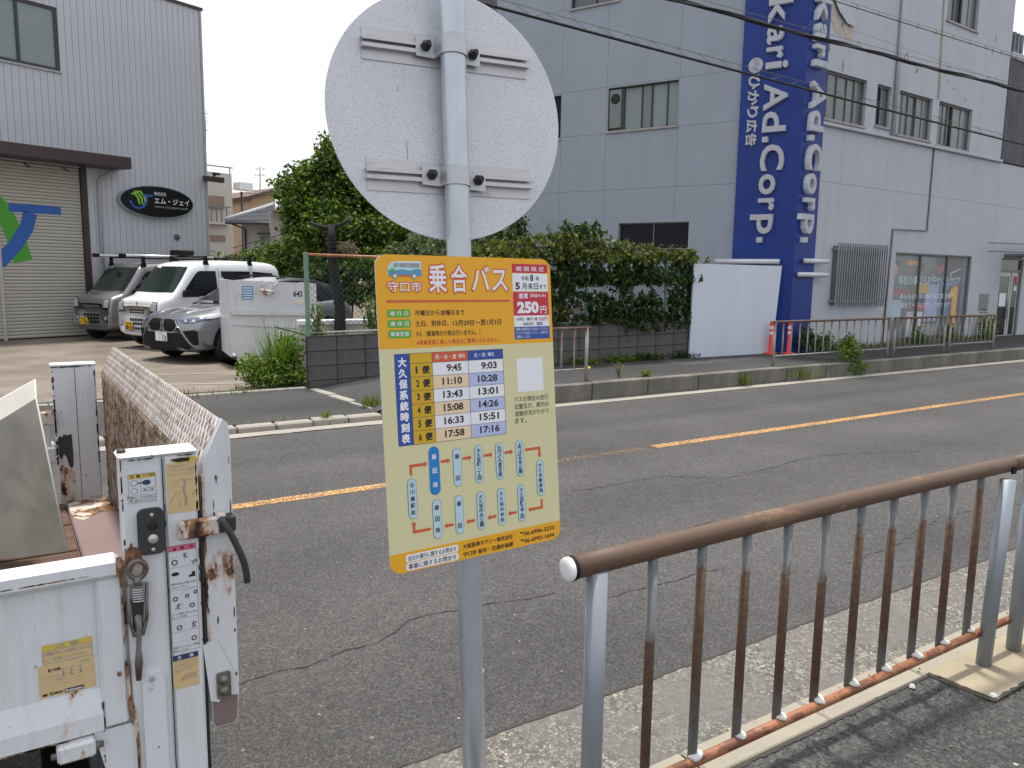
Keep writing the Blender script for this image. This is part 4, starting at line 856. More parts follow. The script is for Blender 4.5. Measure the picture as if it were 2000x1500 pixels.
def truck_wheel(x, yy):
    b = tm(); b.lathe([(.12, -.10), (.30, -.10), (.345, -.07), (.35, 0), (.345, .07), (.30, .10), (.12, .10)], 'rubber_black', 'y', (x, yy, .26), 28); w_ = b.build('wheel', TR)
    b = tm(); b.lathe([(0, -.05), (.10, -.06), (.12, -.03), (.19, -.04), (.215, -.095), (.225, -.10)], 'truck_white', 'y', (x, yy, .26), 20); b.build('rim', w_)
for yy in (2.02, 3.5): truck_wheel(-1.15, yy); truck_wheel(-4.35, yy)
cabm = tm(); cabm.prism([(-3.15, .15), (-3.15, 2.05), (-3.35, 2.12), (-4.55, 2.10), (-4.95, 1.25), (-5.02, .20)], 'truck_white', 'y', 1.93, 3.62); cab = cabm.build('cab', TR, bevel=.03)
tm().prism([(-3.45, 1.25), (-3.45, 1.95), (-4.45, 1.95), (-4.75, 1.25)], 'car_glass', 'y', 1.924, 1.929).build('side_window', cab)
tm().quad((-4.575, 2.02, 2.03), (-4.575, 3.53, 2.03), (-4.955, 3.53, 1.28), (-4.955, 2.02, 1.28), 'car_glass').build('windscreen', cab)
# grey panel leaning in the bed
A1 = at(68, 742, 2.70); A2 = at(70, 778, 2.64); A3 = at(131, 1077, 2.36)
dn = (at(0, 780, 2.45)-at(68, 742, 2.70)).normalized()*1.3; dbm = (at(0, 1061, 2.42)-A3).normalized()*1.3
th = Vector((.004, .025, .004))
def leaning():
    base_ = Vector((A3.x, A3.y, .595)); T_ = Matrix.Translation(-base_)
    t = thing('grey_board', 'grey weathered board with a pale top flange leaning in the truck bed', 'board', base_)
    b = MB(T_); q = [A2, A3, A3+dbm, A2+dn*1.02]; q2 = [x+th for x in q]
    b.add(q+q2, [(0, 1, 2, 3), (7, 6, 5, 4), (0, 4, 5, 1), (1, 5, 6, 2), (2, 6, 7, 3), (3, 7, 4, 0)], 'grey_panel'); b.build('board_face', t)
    b = MB(T_); q = [A1, A2, A2+dn*1.02, A1+dn]; q2 = [x+th*.5 for x in q]
    b.add(q+q2, [(0, 1, 2, 3), (7, 6, 5, 4), (0, 4, 5, 1), (1, 5, 6, 2), (2, 6, 7, 3), (3, 7, 4, 0)], 'grey_panel_edge'); b.build('top_flange', t)
    b = MB(T_); b.tube([A1, A2, A3], .004, 'grey_panel_edge', 5); b.build('board_edge', t)
leaning()

# ------------------------------------------------------------------ windows and wall cells used by the buildings
def cells(mb, us, zs, openings, y0_, y1_, m, gap=.005):
    """wall of rectangular render fields parted by recessed joints, with openings left free"""
    for i in range(len(us)-1):
        for j in range(len(zs)-1):
            x0, x1, z0, z1 = us[i]+gap/2, us[i+1]-gap/2, zs[j]+gap/2, zs[j+1]-gap/2
            hit = [o for o in openings if o[0] < x1-.03 and o[1] > x0+.03 and o[2] < z1-.03 and o[3] > z0+.03]
            xs_ = sorted({x0, x1, *[min(max(o[k], x0), x1) for o in hit for k in (0, 1)]}); zz = sorted({z0, z1, *[min(max(o[k], z0), z1) for o in hit for k in (2, 3)]})
            for a in range(len(xs_)-1):
                for b in range(len(zz)-1):
                    cx, cz = (xs_[a]+xs_[a+1])/2, (zz[b]+zz[b+1])/2
                    if any(o[0] < cx < o[1] and o[2] < cz < o[3] for o in hit): continue
                    mb.box(xs_[a], xs_[a+1], y0_, y1_, zz[b], zz[b+1], m)
def window(par, T, x0, x1, z0, z1, y, divs, panem, framem='window_frame', fw_=.035, sill=True, depth=.10, label=None, bars=()):
    """y = wall face; the frame sits 'depth' behind it. divs = fractions where a post stands"""
    yb = y+depth; b = MB(T)
    for a in ((x0, x1, z1-fw_, z1), (x0, x1, z0, z0+fw_), (x0, x0+fw_, z0+fw_, z1-fw_), (x1-fw_, x1, z0+fw_, z1-fw_)): b.box(a[0], a[1], yb-.04, yb+.02, a[2], a[3], framem)
    xs_ = [x0+fw_]+[x0+(x1-x0)*d_ for d_ in divs]+[x1-fw_]
    for d_ in xs_[1:-1]: b.box(d_-fw_*.45, d_+fw_*.45, yb-.035, yb+.015, z0+fw_, z1-fw_, framem)
    for d_ in bars: q = x0+(x1-x0)*d_; b.box(q-.010, q+.010, yb-.022, yb+.001, z0+fw_, z1-fw_, framem)
    w_ = b.build('window', par)
    if label: w_['label'] = label
    for i in range(len(xs_)-1):
        pm = panem[i % len(panem)] if isinstance(panem, (list, tuple)) else panem
        MB(T).box(xs_[i], xs_[i+1], yb+(.004 if i % 2 else -.008), yb+(.010 if i % 2 else -.002), z0+fw_, z1-fw_, pm).build('pane', w_)
    if sill: MB(T).bbox(x0-.03, x1+.03, y-.035, yb-.04, z0-.045, z0, 'sill_stone', .004).build('sill', w_)
    return w_

# ------------------------------------------------------------------ white building with the blue corner sign
WB = Vector((12.75, 9.85, .13)); WR = R(3)
W = thing('white_building', 'white rendered building with metal windows and a shop front across the street', 'building', WB, WR)
TL_ = Matrix.Rotation(R(110), 4, 'Z') @ Matrix.Scale(1, 4)      # side wall frame: x runs back along the side wall
TLm = Matrix.Rotation(R(110), 4, 'Z') @ Matrix.Diagonal((1, -1, 1, 1))   # mirrored so that -y looks outwards
H_ROOF = 8.55
opsF = [(.62, 2.12, 4.47, 5.36), (2.51, 3.05, 4.55, 5.36), (3.37, 4.76, 4.47, 5.36), (5.05, 6.62, 4.43, 5.37), (5.05, 6.47, 7.08, 8.35), (3.74, 7.26, .04, 2.02), (8.90, 10.20, -.12, 2.02)]
b = MB(); cells(b, [0, 1.42, 3.10, 4.95, 7.0, 8.27], [3.30, 4.33, 6.2, H_ROOF], opsF, 0, .18, 'wall_render'); cells(b, [0, 1.42, 3.45, 8.3, 12.0, 16.0], [-.15, 3.30], opsF, 0, .18, 'wall_render')
cells(b, [8.27, 16.0], [3.30, 4.33], [], 0, .18, 'wall_render', .005)
b.build('front_wall', W)
b = MB(); b.box(.05, 8.22, .12, .30, 3.30, H_ROOF-.02, 'wall_render'); 
b.v = []; b.f = []; b.mi = []; b.sm = []
for (x0, x1, z0, z1) in ((0.02, .62, -.1, 8.5), (2.12, 2.51, 3, 8.5), (3.05, 3.37, 2.1, 8.5), (4.76, 5.05, 2.1, 8.5), (6.62, 8.2, 2.1, 8.5), (.62, 2.12, -.1, 4.46), (.62, 2.12, 5.37, 8.5), (2.51, 3.05, -.1, 4.54), (2.51, 3.05, 5.37, 8.5), (3.37, 4.76, 2.1, 4.46), (3.37, 4.76, 5.37, 8.5), (5.05, 6.47, 2.1, 4.42), (5.05, 6.62, 5.38, 7.07)):
    b.box(x0, x1, .155, .21, z0, z1, 'joint_dark')
for (x0, x1, z0, z1) in ((2.12, 2.51, -.1, 3), (3.05, 3.73, -.1, 2.1), (7.27, 8.89, -.1, 3.2), (10.21, 15.9, -.1, 4.2), (8.2, 15.9, 3.0, 4.3), (8.89, 10.21, 2.04, 3.2)): b.box(x0, x1, .155, .21, z0, z1, 'joint_dark')
b.build('joint_backing', W)
b = MB(); b.bbox(.60, 8.27, -.07, .0, 4.33, 4.39, 'wall_render', .01); b.build('ledge', W)
b = MB(); b.box(0, 8.27, -.02, .2, H_ROOF, H_ROOF+.08, 'sill_stone'); b.build('coping', W)
b = MB(); b.prism([(.2, .2), (8.25, .2), (8.25, 9.5), (-2.9, 9.5), (-2.1, 6.4), (.05, .25)], 'wall_render', 'z', H_ROOF-.3, H_ROOF-.1); b.build('roof', W)
b = MB(); b.box(8.09, 8.27, .18, 9.0, 4.33, H_ROOF, 'wall_render'); b.build('end_wall', W)
opsL = [(2.45, 4.03, 4.47, 5.36), (5.19, 6.6, 4.42, 5.35), (3.83, 5.0, 7.11, 8.2), (2.10, 3.69, 1.99, 2.54)]
b = MB(TLm); cells(b, [0, 1.14, 2.43, 4.06, 5.18, 6.95], [-.25, 3.25, 4.44, 5.39, 7.12, H_ROOF], opsL, 0, .18, 'shaded_side_render'); b.build('side_wall', W)
b = MB(TLm)
for (x0, x1, z0, z1) in ((.03, 2.09, -.1, 8.5), (2.1, 6.9, -.1, 1.98), (2.1, 6.9, 2.55, 4.40), (3.70, 6.9, 1.9, 2.6), (2.1, 2.44, 4.4, 5.4), (4.04, 5.18, 4.4, 5.4), (6.61, 6.9, 4.4, 5.4), (2.1, 6.9, 5.37, 7.1), (2.1, 3.82, 7.1, 8.5), (5.01, 6.9, 7.1, 8.5)): b.box(x0, x1, .155, .21, z0, z1, 'joint_dark')
b.build('joint_backing', W)
b = MB(TLm); b.box(6.96, 10.5, 1.1, 1.3, -.2, H_ROOF-.2, 'shaded_side_render'); b.box(6.77, 6.95, .18, 1.1, -.2, H_ROOF-.1, 'shaded_side_render'); b.build('rear_wall', W)
G = ['pane_blind', 'pane_mid', 'pane_blind']
window(W, IDT, .62, 2.12, 4.47, 5.36, 0, (.38,), ['pane_blind', 'pane_blind'], bars=(.18, .62, .8)); window(W, IDT, 2.51, 3.05, 4.55, 5.36, 0, (.5,), ['pane_dark', 'pane_blind'])
window(W, IDT, 3.37, 4.76, 4.47, 5.36, 0, (.36, .6), ['pane_blind', 'pane_mid', 'pane_blind'], bars=(.2, .8)); window(W, IDT, 5.05, 6.62, 4.43, 5.37, 0, (.36, .5), ['pane_mid', 'pane_dark', 'pane_blind'], bars=(.22, .75))
window(W, IDT, 5.05, 6.47, 7.08, 8.35, 0, (.3, .55), ['pane_mid', 'pane_dark', 'pane_blind'], bars=(.78,))
wl_ = window(W, TLm, 2.45, 4.03, 4.47, 5.36, 0, (.16, .38, .52, .78), ['pane_frost', 'pane_frost', 'pane_blind', 'pane_frost', 'pane_blind'], 'frame_dark', .022)
window(W, TLm, 5.19, 6.6, 4.42, 5.35, 0, (.5,), ['pane_dark', 'pane_dark'], 'frame_dark', .022); window(W, TLm, 3.83, 5.0, 7.11, 8.2, 0, (.5,), ['pane_mid'], 'frame_dark', .022)
window(W, TLm, 2.10, 3.69, 1.99, 2.54, 0, (.5,), ['pane_dark'], 'window_frame', .02)
ac = thing('air_conditioner', 'small window air conditioner with a round dark fan in the upper side window', 'air conditioner', Matrix.LocRotScale(WB, Euler((0, 0, WR)), None) @ (TLm @ Vector((3.86, .03, 4.50))))
Tac = Matrix.Rotation(WR, 4, 'Z') @ TLm.to_3x3().to_4x4()
b = MB(Tac); b.bbox(-.13, .14, -.02, .06, .03, .82, 'pane_blind', .01); b.build('casing', ac); b = MB(Tac); b.lathe([(0, -.026), (.10, -.026), (.11, -.022)], 'rubber_black', 'y', (0, 0, .63), 20); b.build('fan', ac)
# shop window with lettering and goods behind
b = MB(); x0, x1, z0, z1 = 3.74, 7.26, .04, 2.02
for a in ((x0, x1, z1-.03, z1), (x0, x1, z0, z0+.10), (x0, x0+.03, z0+.1, z1-.03), (x1-.06, x1, z0+.1, z1-.03)): b.box(a[0], a[1], .02, .10, a[2], a[3], 'window_frame')
sw = b.build('shop_window', W)
for a_, c_ in ((3.77, 4.86), (4.93, 6.10), (6.16, 7.20)):
    mt_ = MATS.get('shop_glass')
    if not mt_:
        mt_, t_, b_ = base_mat('shop_glass', .03); b_.inputs['Base Color'].default_value = (.8, .85, .88, 1); b_.inputs['Transmission Weight'].default_value = .0; b_.inputs['Alpha'].default_value = .13
    MB().box(a_, c_, .055, .061, .14, 1.99, 'shop_glass').build('pane', sw)
for x in (4.86, 6.10): MB().box(x, x+.065, .035, .09, .14, 1.99, 'frame_dark').build('mullion', sw)
b = MB(); text(b, '看板の事ならお任せください!!', 4.02, 6.85, 1.31, 1.52, .048, 'sticker_pale', .01); text(b, 'あらゆる看板の設計施工管理まで', 4.15, 6.62, 1.0, 1.12, .048, 'ink_white', .0); text(b, '自社で一貫して行っております!!', 4.22, 6.52, .80, .92, .048, 'ink_white', .0); b.build('window_lettering', sw)
b = MB(); b.box(3.6, 7.4, 1.4, 1.45, -.1, 2.2, 'house_grey'); b.box(3.6, 7.4, .3, 1.4, .02, .06, 'house_grey'); b.box(3.55, 3.6, .2, 1.4, 0, 2.1, 'house_grey'); b.box(7.4, 7.45, .2, 1.4, 0, 2.1, 'house_grey'); b.box(3.6, 7.4, .2, 1.4, 2.1, 2.15, 'house_grey'); b.build('shop_interior', W)
d_ = thing('shop_display', 'sample sign panels with red, yellow and blue pieces shown behind the shop glass', 'display', WB, WR)
def panel(name, x0, x1, z0, z1, m, y=.17, d=.02): return MB().box(x0, x1, y, y+d, z0, z1, m).build(name, d_)
panel('pale_backdrop', 3.75, 7.2, .1, 1.5, 'pane_frost', .42); panel('dark_band', 3.75, 7.2, 1.5, 1.98, 'pane_mid', .42); panel('pale_blue_panel', 3.80, 4.55, .52, .98, 'stop_pale', .22); panel('blue_panel', 6.30, 7.18, .30, 1.45, 'sticker_blue', .24); panel('pale_blue_panel', 5.70, 6.30, .45, 1.32, 'cell_blue', .26)
q = panel('grey_sample_panel', 3.82, 4.78, 1.02, 1.30, 'pane_blind'); b = MB(); text(b, 'OUMURA', 3.86, 4.70, 1.10, 1.23, .166, 'ink_crimson', .04); b.build('panel_lettering', q)
panel('yellow_sample_panel', 5.0, 5.62, 1.12, 1.36, 'ink_gold'); panel('yellow_light_panel', 4.55, 5.15, 1.76, 1.86, 'board_yellow', .15)
b = MB(); b.lathe([(.06, 0), (.16, 0), (.16, .03), (.06, .03)], 'ink_orange', 'y', (3.98, .15, 1.62), 16); b.build('orange_ring', d_); b = MB(); b.prism([(5.9, 1.58), (6.3, 1.66), (6.42, 1.84), (6.0, 1.78)], 'ink_crimson', 'y', .14, .16); b.build('red_panel', d_)
b = MB(); b.prism([(6.78, .30), (7.0, .30), (7.0, 1.30), (6.85, 1.30), (6.62, 1.12), (6.62, .98), (6.78, 1.05)], 'board_yellow', 'y', .14, .18); b.build('yellow_sign_numeral', d_)
panel('red_sample_panel', 4.85, 5.45, .74, .88, 'ink_crimson', .15); panel('white_cabinet', 4.72, 5.42, .10, .70, 'plate_white', .16); panel('dark_screen', 5.1, 5.22, .42, .54, 'ink_navy', .15); panel('dark_cabinet', 3.82, 4.5, .10, .45, 'ink_navy', .2); panel('grey_shelf', 5.5, 6.2, .10, .40, 'house_grey', .2)
b = MB(); b.tube([(6.6, .15, 1.60), (7.1, .15, 1.72)], .015, 'white_trim', 6); b.tube([(6.6, .15, 1.60), (6.6, .15, 1.45), (7.1, .15, 1.50)], .015, 'white_trim', 6); b.build('light_tube', d_)
# door
b = MB(); x0, x1 = 8.90, 10.20
for a in ((x0, x1, 1.98, 2.02), (x0, x1, 1.66, 1.72), (x0, x0+.05, -.12, 1.98), (x1-.07, x1, -.12, 1.98)): b.box(a[0], a[1], .02, .12, a[2], a[3], 'window_frame')
dr = b.build('shop_door', W)
for x0, x1 in ((8.95, 9.64), (9.70, 10.13)):
    b = MB()
    for a in ((x0, x1, 1.56, 1.66), (x0, x1, -.11, .02), (x0, x0+.07, .02, 1.56), (x1-.07, x1, .02, 1.56)): b.box(a[0], a[1], .05, .09, a[2], a[3], 'bracket_aluminium')
    b.build('door_leaf', dr); b = MB(); b.box(x0+.07, x1-.07, .06, .075, .02, .75, 'pane_dark'); b.box(x0+.07, x1-.07, .06, .075, .75, 1.56, 'pane_green'); b.build('pane', dr)
b = MB(); b.box(8.95, 10.13, .06, .07, 1.72, 1.98, 'pane_mid'); b.build('transom_pane', dr); b = MB(); b.box(9.57, 9.60, .0, .04, .45, .95, 'bracket_aluminium'); b.build('door_handle', dr)
for q_ in ((9.10, 9.47, .78, 1.12, 'ink_white'), (9.90, 10.06, 1.38, 1.6, 'ink_crimson'), (9.90, 10.06, 1.18, 1.3, 'ink_white')): MB().box(q_[0], q_[1], .052, .058, q_[2], q_[3], q_[4]).build('door_notice', dr)
b = MB(); b.box(8.8, 10.5, -.25, .0, -.14, -.05, 'sill_stone'); b.build('door_step', W)
b = MB(); b.box(9.0, 10.1, -.55, -.0, 2.06, 2.12, 'window_frame'); b.build('canopy', W)
sg = thing('shop_sign', 'projecting white box sign with a dark round emblem above the shop door', 'sign', WB+Vector((9.0, .35, 2.06)), WR)
b = MB(); b.prism([(-.1, .05), (1.4, -.05), (1.4, .34), (.0, .36), (-.22, .28), (-.3, .12)], 'letter_side', 'y', -.95, -.55); b.build('box', sg, bevel=.01); b = MB(); b.disc((.28, -.953, .17), .11, 'oval_black'); text(b, 'a.D', .42, .85, .10, .24, -.953, 'ink_black', .04); b.build('lettering', sg)
for z in (.22, .02): b = MB(); b.tube([(-1.45, -.1, z+.07), (-.2, -.75, z+.05)], .012, 'window_frame', 8); b.build('arm', sg)
pb_ = thing('notice_board', 'pale blank notice sheet on the wall left of the shop door', 'notice', WB, WR)
MB().box(7.86, 8.34, -.012, 0, .69, 1.11, 'pane_blind').build('sheet', pb_)
# grille
gr = thing('window_grille', 'barred metal window grille between the blue corner sign and the shop window', 'grille', WB, WR)
MB().box(1.33, 3.12, -.01, 0, .9, 2.08, 'pane_mid').build('window_behind', gr)
bar0 = None
for k in range(22):
    x = 1.31+k*.0865
    if bar0 is None: bar0 = MB().box(-.012, .012, -.15, -.125, .86, 2.14, 'grille_metal').build('bar', gr, (x, 0, 0))
    else: share(bar0, 'bar', gr, (x, 0, 0))
for z in (.98, 2.02): MB().box(1.27, 3.16, -.125, -.10, z-.02, z+.02, 'grille_metal').build('cross_rail', gr)
for x in (1.29, 3.14): MB().box(x-.012, x+.012, -.10, 0, .96, 1.0, 'grille_metal').build('bracket', gr); MB().box(x-.012, x+.012, -.10, 0, 2.0, 2.04, 'grille_metal').build('bracket', gr)
# pipes, stain, peeling paint, vents
pp = thing('drain_pipe', 'thin white pipe stepping down the front wall to the left of the shop window', 'pipe', WB, WR)
MB().tube([(3.16, -.045, H_ROOF), (3.16, -.045, 4.40)], .045, 'wall_render', 10).build('upper_pipe', pp); MB().tube([(4.95, -.02, 4.33), (4.95, -.02, 2.53), (3.50, -.02, 2.50), (3.42, -.02, -.1)], .018, 'window_frame', 8).build('lower_pipe', pp)
ds = MB(); pts = [(4.78, 8.5), (4.86, 8.5), (4.90, 7.2), (4.97, 6.2), (5.02, 5.6), (5.00, 5.40), (4.93, 5.36), (4.92, 5.6), (4.88, 6.2), (4.83, 7.2)]
ds.prism(pts, 'rust_stain', 'y', -.006, 0); ds.build('crack_repair', W)
pl = MB(); pl.prism([(.66, 6.5), (.72, 6.30), (.80, 6.18), (.95, 6.05), (1.10, 6.04), (1.25, 6.09), (1.30, 5.94), (1.44, 6.02), (1.48, 6.22), (1.38, 6.23), (1.18, 6.24), (1.02, 6.28), (.90, 6.38), (.80, 6.55), (.70, 6.66)], 'peel_tan', 'y', -.005, 0); pl.build('peeled_patch', W)
pc = MB(); pc.add([(.70, -.03, 6.68), (.92, -.06, 6.42), (1.20, -.05, 6.27), (1.5, -.04, 6.25), (1.5, -.001, 6.55), (1.0, -.001, 6.9), (.68, -.001, 7.0)], [(0, 1, 5, 6), (1, 2, 4, 5), (2, 3, 4)], 'wall_render'); pc.build('paint_flap', W)
rr = random.Random(11)
for k in range(16):
    x, z = rr.uniform(.8, 7.6), rr.uniform(5.45, 6.2); s_ = rr.uniform(.03, .075); b = MB()
    b.prism([(x, z), (x+s_*.5, z+s_*.3), (x+s_*.9, z+s_), (x+s_*.4, z+s_*1.2), (x-s_*.1, z+s_*.5)], 'dark_mould' if k % 2 else 'peel_tan', 'y', -.004-.0002*k, 0); b.build('peeled_patch', W)
for (x, z, s_) in ((.72, 5.75, .1), (1.2, 5.5, .14), (1.9, 6.9, .08), (7.4, 7.1, .1), (7.3, 6.8, .1), (3.22, 6.35, .09)):
    MB().prism([(x, z), (x+s_*.2, z-s_*.8), (x+s_*.5, z-s_*.2), (x+s_*.35, z+s_*.9)], 'rust_stain', 'y', -.0045, 0).build('peeled_patch', W)
# corrugated annex on the right and roof stack
CA = thing('corrugated_annex', 'dark grey corrugated metal upper storey behind the right end of the white building', 'annex', WB, WR)
for k in range(46): 
    x = 8.30+k*.075; MB().prism([(x, .02), (x+.02, -.03), (x+.05, -.03), (x+.07, .02)], 'corrugated_grey', 'z', 4.36, 6.80).build('sheet_rib', CA) if k < 40 else None
MB().box(8.28, 12.0, .02, 4.0, 4.36, 6.78, 'corrugated_grey').build('sheet_wall', CA); MB().box(8.28, 12.0, -.06, 4.0, 6.80, 6.95, 'wall_render').build('roof_edge', CA)
RK = thing('roof_stack', 'grey slatted equipment stack on the annex roof', 'roof equipment', WB+Vector((8.9, .8, 6.93)), WR)
for k in range(4): MB().box(.02+.22*k, .14+.22*k, 0, .1, 0, .72, 'corrugated_grey').build('slat', RK)
MB().box(-.05, .9, .1, .14, .3, .38, 'corrugated_grey').build('rail', RK)
# blue corner sign
BP = thing('blue_sign_tower', 'tall royal blue corner sign with raised grey letters down both faces', 'sign', WB, WR)
off = .07
b = MB(); v1 = TLm @ Vector((1.145, -off, 0)); v0 = TLm @ Vector((1.145, 0.0, 0)); cr_ = Vector((-.115, -off, 0)); e0 = Vector((.62, -off, 0)); e1 = Vector((.62, 0, 0))
# ridge where the two faces meet
dL_ = (TLm @ Vector((1, 0, 0))-TLm @ Vector((0, 0, 0))); s_ = ((-off)-v1.y)/dL_.y; rdg = v1+dL_*s_
b.prism([(rdg.x, rdg.y), (e0.x, e0.y), (e1.x, e1.y), (0, .02), (v0.x, v0.y), (v1.x, v1.y)], 'blue_cladding', 'z', -.1, 9.4); b.build('cladding', BP)
RU = (rdg-v1).length
# lettering: letters lie on their side and read downwards, raised 9 cm
def tower_text(T, xa, xb, y, names, ext=.085):
    for s, zt, zb in names:
        b = MB(T); vs, fs = glyphs(s if s != '.' else '■', .018 if s != '.' else 0, 1); ax = [q[0] for q in vs]; az = [q[1] for q in vs]
        a0, a1 = min(ax), max(ax); out = []; ff = []
        lo, hi = 0.0, .74
        if s == '.': zs_ = [q[1] for q in vs]; b0_, b1_ = min(zs_), max(zs_); vs = [(q[0], (q[1]-b0_)/(b1_-b0_)*.17, q[2]) for q in vs]
        for q in vs:
            u = (q[0]-a0)/(a1-a0); v_ = (q[1]-lo)/(hi-lo)
            out.append((xa+(xb-xa)*v_, y-(ext if q[2] > 0 else 0), zt+(zb-zt)*u))
        o_ = len(b.v); Tm = b.T; b.v += [Tm @ Vector(q) for q in out]; kf = b.mat('letter_face'); ks = b.mat('letter_side')
        for f in fs: 
            b.f.append(list(f)); top_ = all(vs[i][2] > 0 for i in f); b.mi.append(kf if top_ else ks); b.sm.append(False)
        b.build('raised_letter', BP)
base_l = TLm
Lz = [('H', 8.36, 7.80), ('i', 7.68, 7.55), ('k', 6.53, 6.10), ('a', 6.05, 5.74), ('r', 5.68, 5.47), ('i', 5.42, 5.29), ('A', 5.03, 4.55), ('d', 4.52, 4.15), ('.', 4.07, 3.97), ('C', 3.92, 3.44), ('o', 3.38, 3.00), ('r', 2.93, 2.70), ('p', 2.63, 2.26), ('.', 2.20, 2.10)]
Lz = [('H', 7.50, 7.02), ('i', 6.94, 6.82)]+[('i', 6.72, 6.60)][:0]+Lz[2:]
tower_text(TLm, .66, .22, -off, Lz)
def conv(T, xa, xb): pass
tower_text(IDT, .10, .50, -off, [(s, a, c_) for s, a, c_ in Lz], .11)
b = MB(TLm)
for k in range(3): pass
b.lathe([(0, -off-.012), (.135, -off-.012), (.14, -off-.006), (.14, -off)], 'letter_face', 'y', (.88, 0, 5.41), 28, False); b.build('wave_emblem', BP)
b = MB(TLm)
for k in range(3): b.tube([(.88-.045+.035*k+.015*math.sin(t_*1.1), -off-.0135, 5.41+.035*(t_-3.5)) for t_ in range(8)], .003, 'blue_cladding', 4)
b.build('emblem_line', BP)
for s, zt, zb in (('ひ', 5.23, 4.97), ('か', 4.95, 4.68), ('り', 4.66, 4.45), ('広', 4.42, 4.18), ('告', 4.16, 3.93)):
    b = MB(TLm); vs, fs = glyphs(s, .03, 1); ax = [q[0] for q in vs]; az = [q[1] for q in vs]; a0, a1, b0, b1 = min(ax), max(ax), min(az), max(az)
    out = [(.995-(.215)*(q[1]-b0)/(b1-b0), -off-(.03 if q[2] > 0 else 0), zt+(zb-zt)*(q[0]-a0)/(a1-a0)) for q in vs]; b.add(out, fs, 'letter_face'); b.build('raised_letter', BP)
# white tubes round the tower
TU = thing('white_tube', 'long white tube crossing the left face of the blue corner sign above the hoarding', 'tube', WB, WR)
MB(TLm).tube([(1.45, -off-.06, 1.735), (.20, -off-.06, 1.735)], .05, 'white_tube', 16).build('tube', TU)
for z, xa in ((1.76, .20), (1.50, .04)):
    TU = thing('white_tube', ('upper' if z > 1.6 else 'lower')+' short white tube on the right face of the blue corner sign', 'tube', WB, WR); MB().tube([(xa, -off-.06, z), (.98, -off-.06, z)], .045, 'white_tube', 16).build('tube', TU); MB().box(.6, .64, -off-.03, 0, z-.02, z+.02, 'white_tube').build('bracket', TU)
# hoarding
HR = thing('white_hoarding', 'smooth white sheet hoarding beside the vine covered fence', 'hoarding', (10.23, 9.95, .13), R(-1))
jj = [0, .55, 1.10, 1.62, 2.14]
for i in range(4):
    q = MB(); tz = [1.655-.03*0 for _ in range(2)]
    hx0, hx1 = jj[i], jj[i+1]-.0015; q.prism([(hx0-(.02 if i == 0 else 0), -.0), (hx1, 0), (hx1+(.09*1.66 if i == 3 else 0), 1.655), (hx0, 1.655)], 'hoarding_white', 'y', -.02, .01); q.build('sheet', HR)
MB().box(0, 2.2, .012, .05, 1.2, 1.26, 'window_frame').build('back_rail', HR); MB().box(0.02, .06, .012, .05, 0, 1.6, 'window_frame').build('back_post', HR)
# bollards
def bollard(x, y, label):
    t = thing('traffic_bollard', label, 'bollard', (x, y, .13), 0, 'bollards beside the hoarding')
    MB().lathe([(.11, 0), (.11, .02), (.06, .03), (.042, .035), (.038, .60), (.032, .615), (0, .62)], 'bollard_red', n=18).build('post', t)
    for z in (.37, .47): MB().lathe([(.0415, z), (.0425, z+.01), (.0425, z+.045), (.0415, z+.055)], 'bollard_band', n=18).build('reflective_band', t)
bollard(12.22, 9.80, 'left red and white bollard beside the hoarding edge'); bollard(12.62, 9.70, 'right red and white bollard in front of the blue corner sign')

# ------------------------------------------------------------------ left corrugated building with the shutter
LB = Vector((1.7172, 22.36, -.12)); LR = R(21)
L_B = thing('metal_clad_building', 'grey metal clad workshop with a beige roller shutter and maroon canopy', 'building', LB, LR)
z_ = lambda z: z+.12
XR = 3.655; TOP = 8.64
win = (-2.6, -.14, z_(6.16), z_(7.6)); shut = (-6.2, .20, -.05, z_(3.97))
b = MB(); n_ = 0; x = -8.0; pitch = .2
prof_ = []
def rib_strip(b, xa, xb, z0, z1):
    b.box(xa+.012, xb-.012, -.022, 0, z0, z1, 'siding')
k = 0; x = XR-.06
first = {}
while x > -8.0:
    xa, xb = x-.155, x; segs = [(0, TOP)]
    for o_ in (win, shut):
        if xa < o_[1] and xb > o_[0]: segs = [s_ for a, c_ in segs for s_ in ((a, min(c_, o_[2])), (max(a, o_[3]), c_)) if s_[1]-s_[0] > .05]
    for a, c_ in segs:
        key = (round(a, 2), round(c_, 2))
        if key not in first:
            q = MB(); q.prism([(.003, 0), (.006, -.012), (.149, -.012), (.152, 0)], 'siding', 'z', a, c_); q.box(0, .155, .001, .02, a, c_, 'siding_trim'); first[key] = q.build('siding_panel', L_B, (xa, 0, 0))
        else: share(first[key], 'siding_panel', L_B, (xa, 0, 0))
    x -= .155
MB().box(XR-.06, XR, -.035, .05, 0, TOP, 'siding_trim').build('corner_trim', L_B)
b = MB(); b.box(XR-.05, XR, .05, 9.0, 0, TOP, 'siding'); b.box(-8, XR-.06, 9.0, 9.1, 0, TOP, 'siding'); b.box(-8, XR-.02, .05, 9, TOP-.1, TOP, 'siding_trim'); b.build('rear_wall', L_B)
MB().box(-8, XR+.04, -.06, .1, TOP, TOP+.07, 'maroon_metal').build('roof_flashing', L_B)
window(L_B, IDT, *win, -.02, (.32, .645), ['pane_frost'], 'frame_dark', .07, False, .06); MB().box(win[0]-.05, win[1]+.03, -.05, .03, win[2]-.045, win[2]-.002, 'siding_trim').build('window_sill', L_B)
# canopy
cn = MB(); cn.bbox(-8, 1.10, -.75, -.02, z_(4.00), z_(4.28), 'maroon_metal', .01); canopy = cn.build('canopy', L_B)
for x in (-3.6, -1.2, -.35): MB().tube([(x, -.3, z_(3.9)), (x+.12, -.35, z_(3.82))], .02, 'frame_dark', 6).build('lamp_arm', canopy)
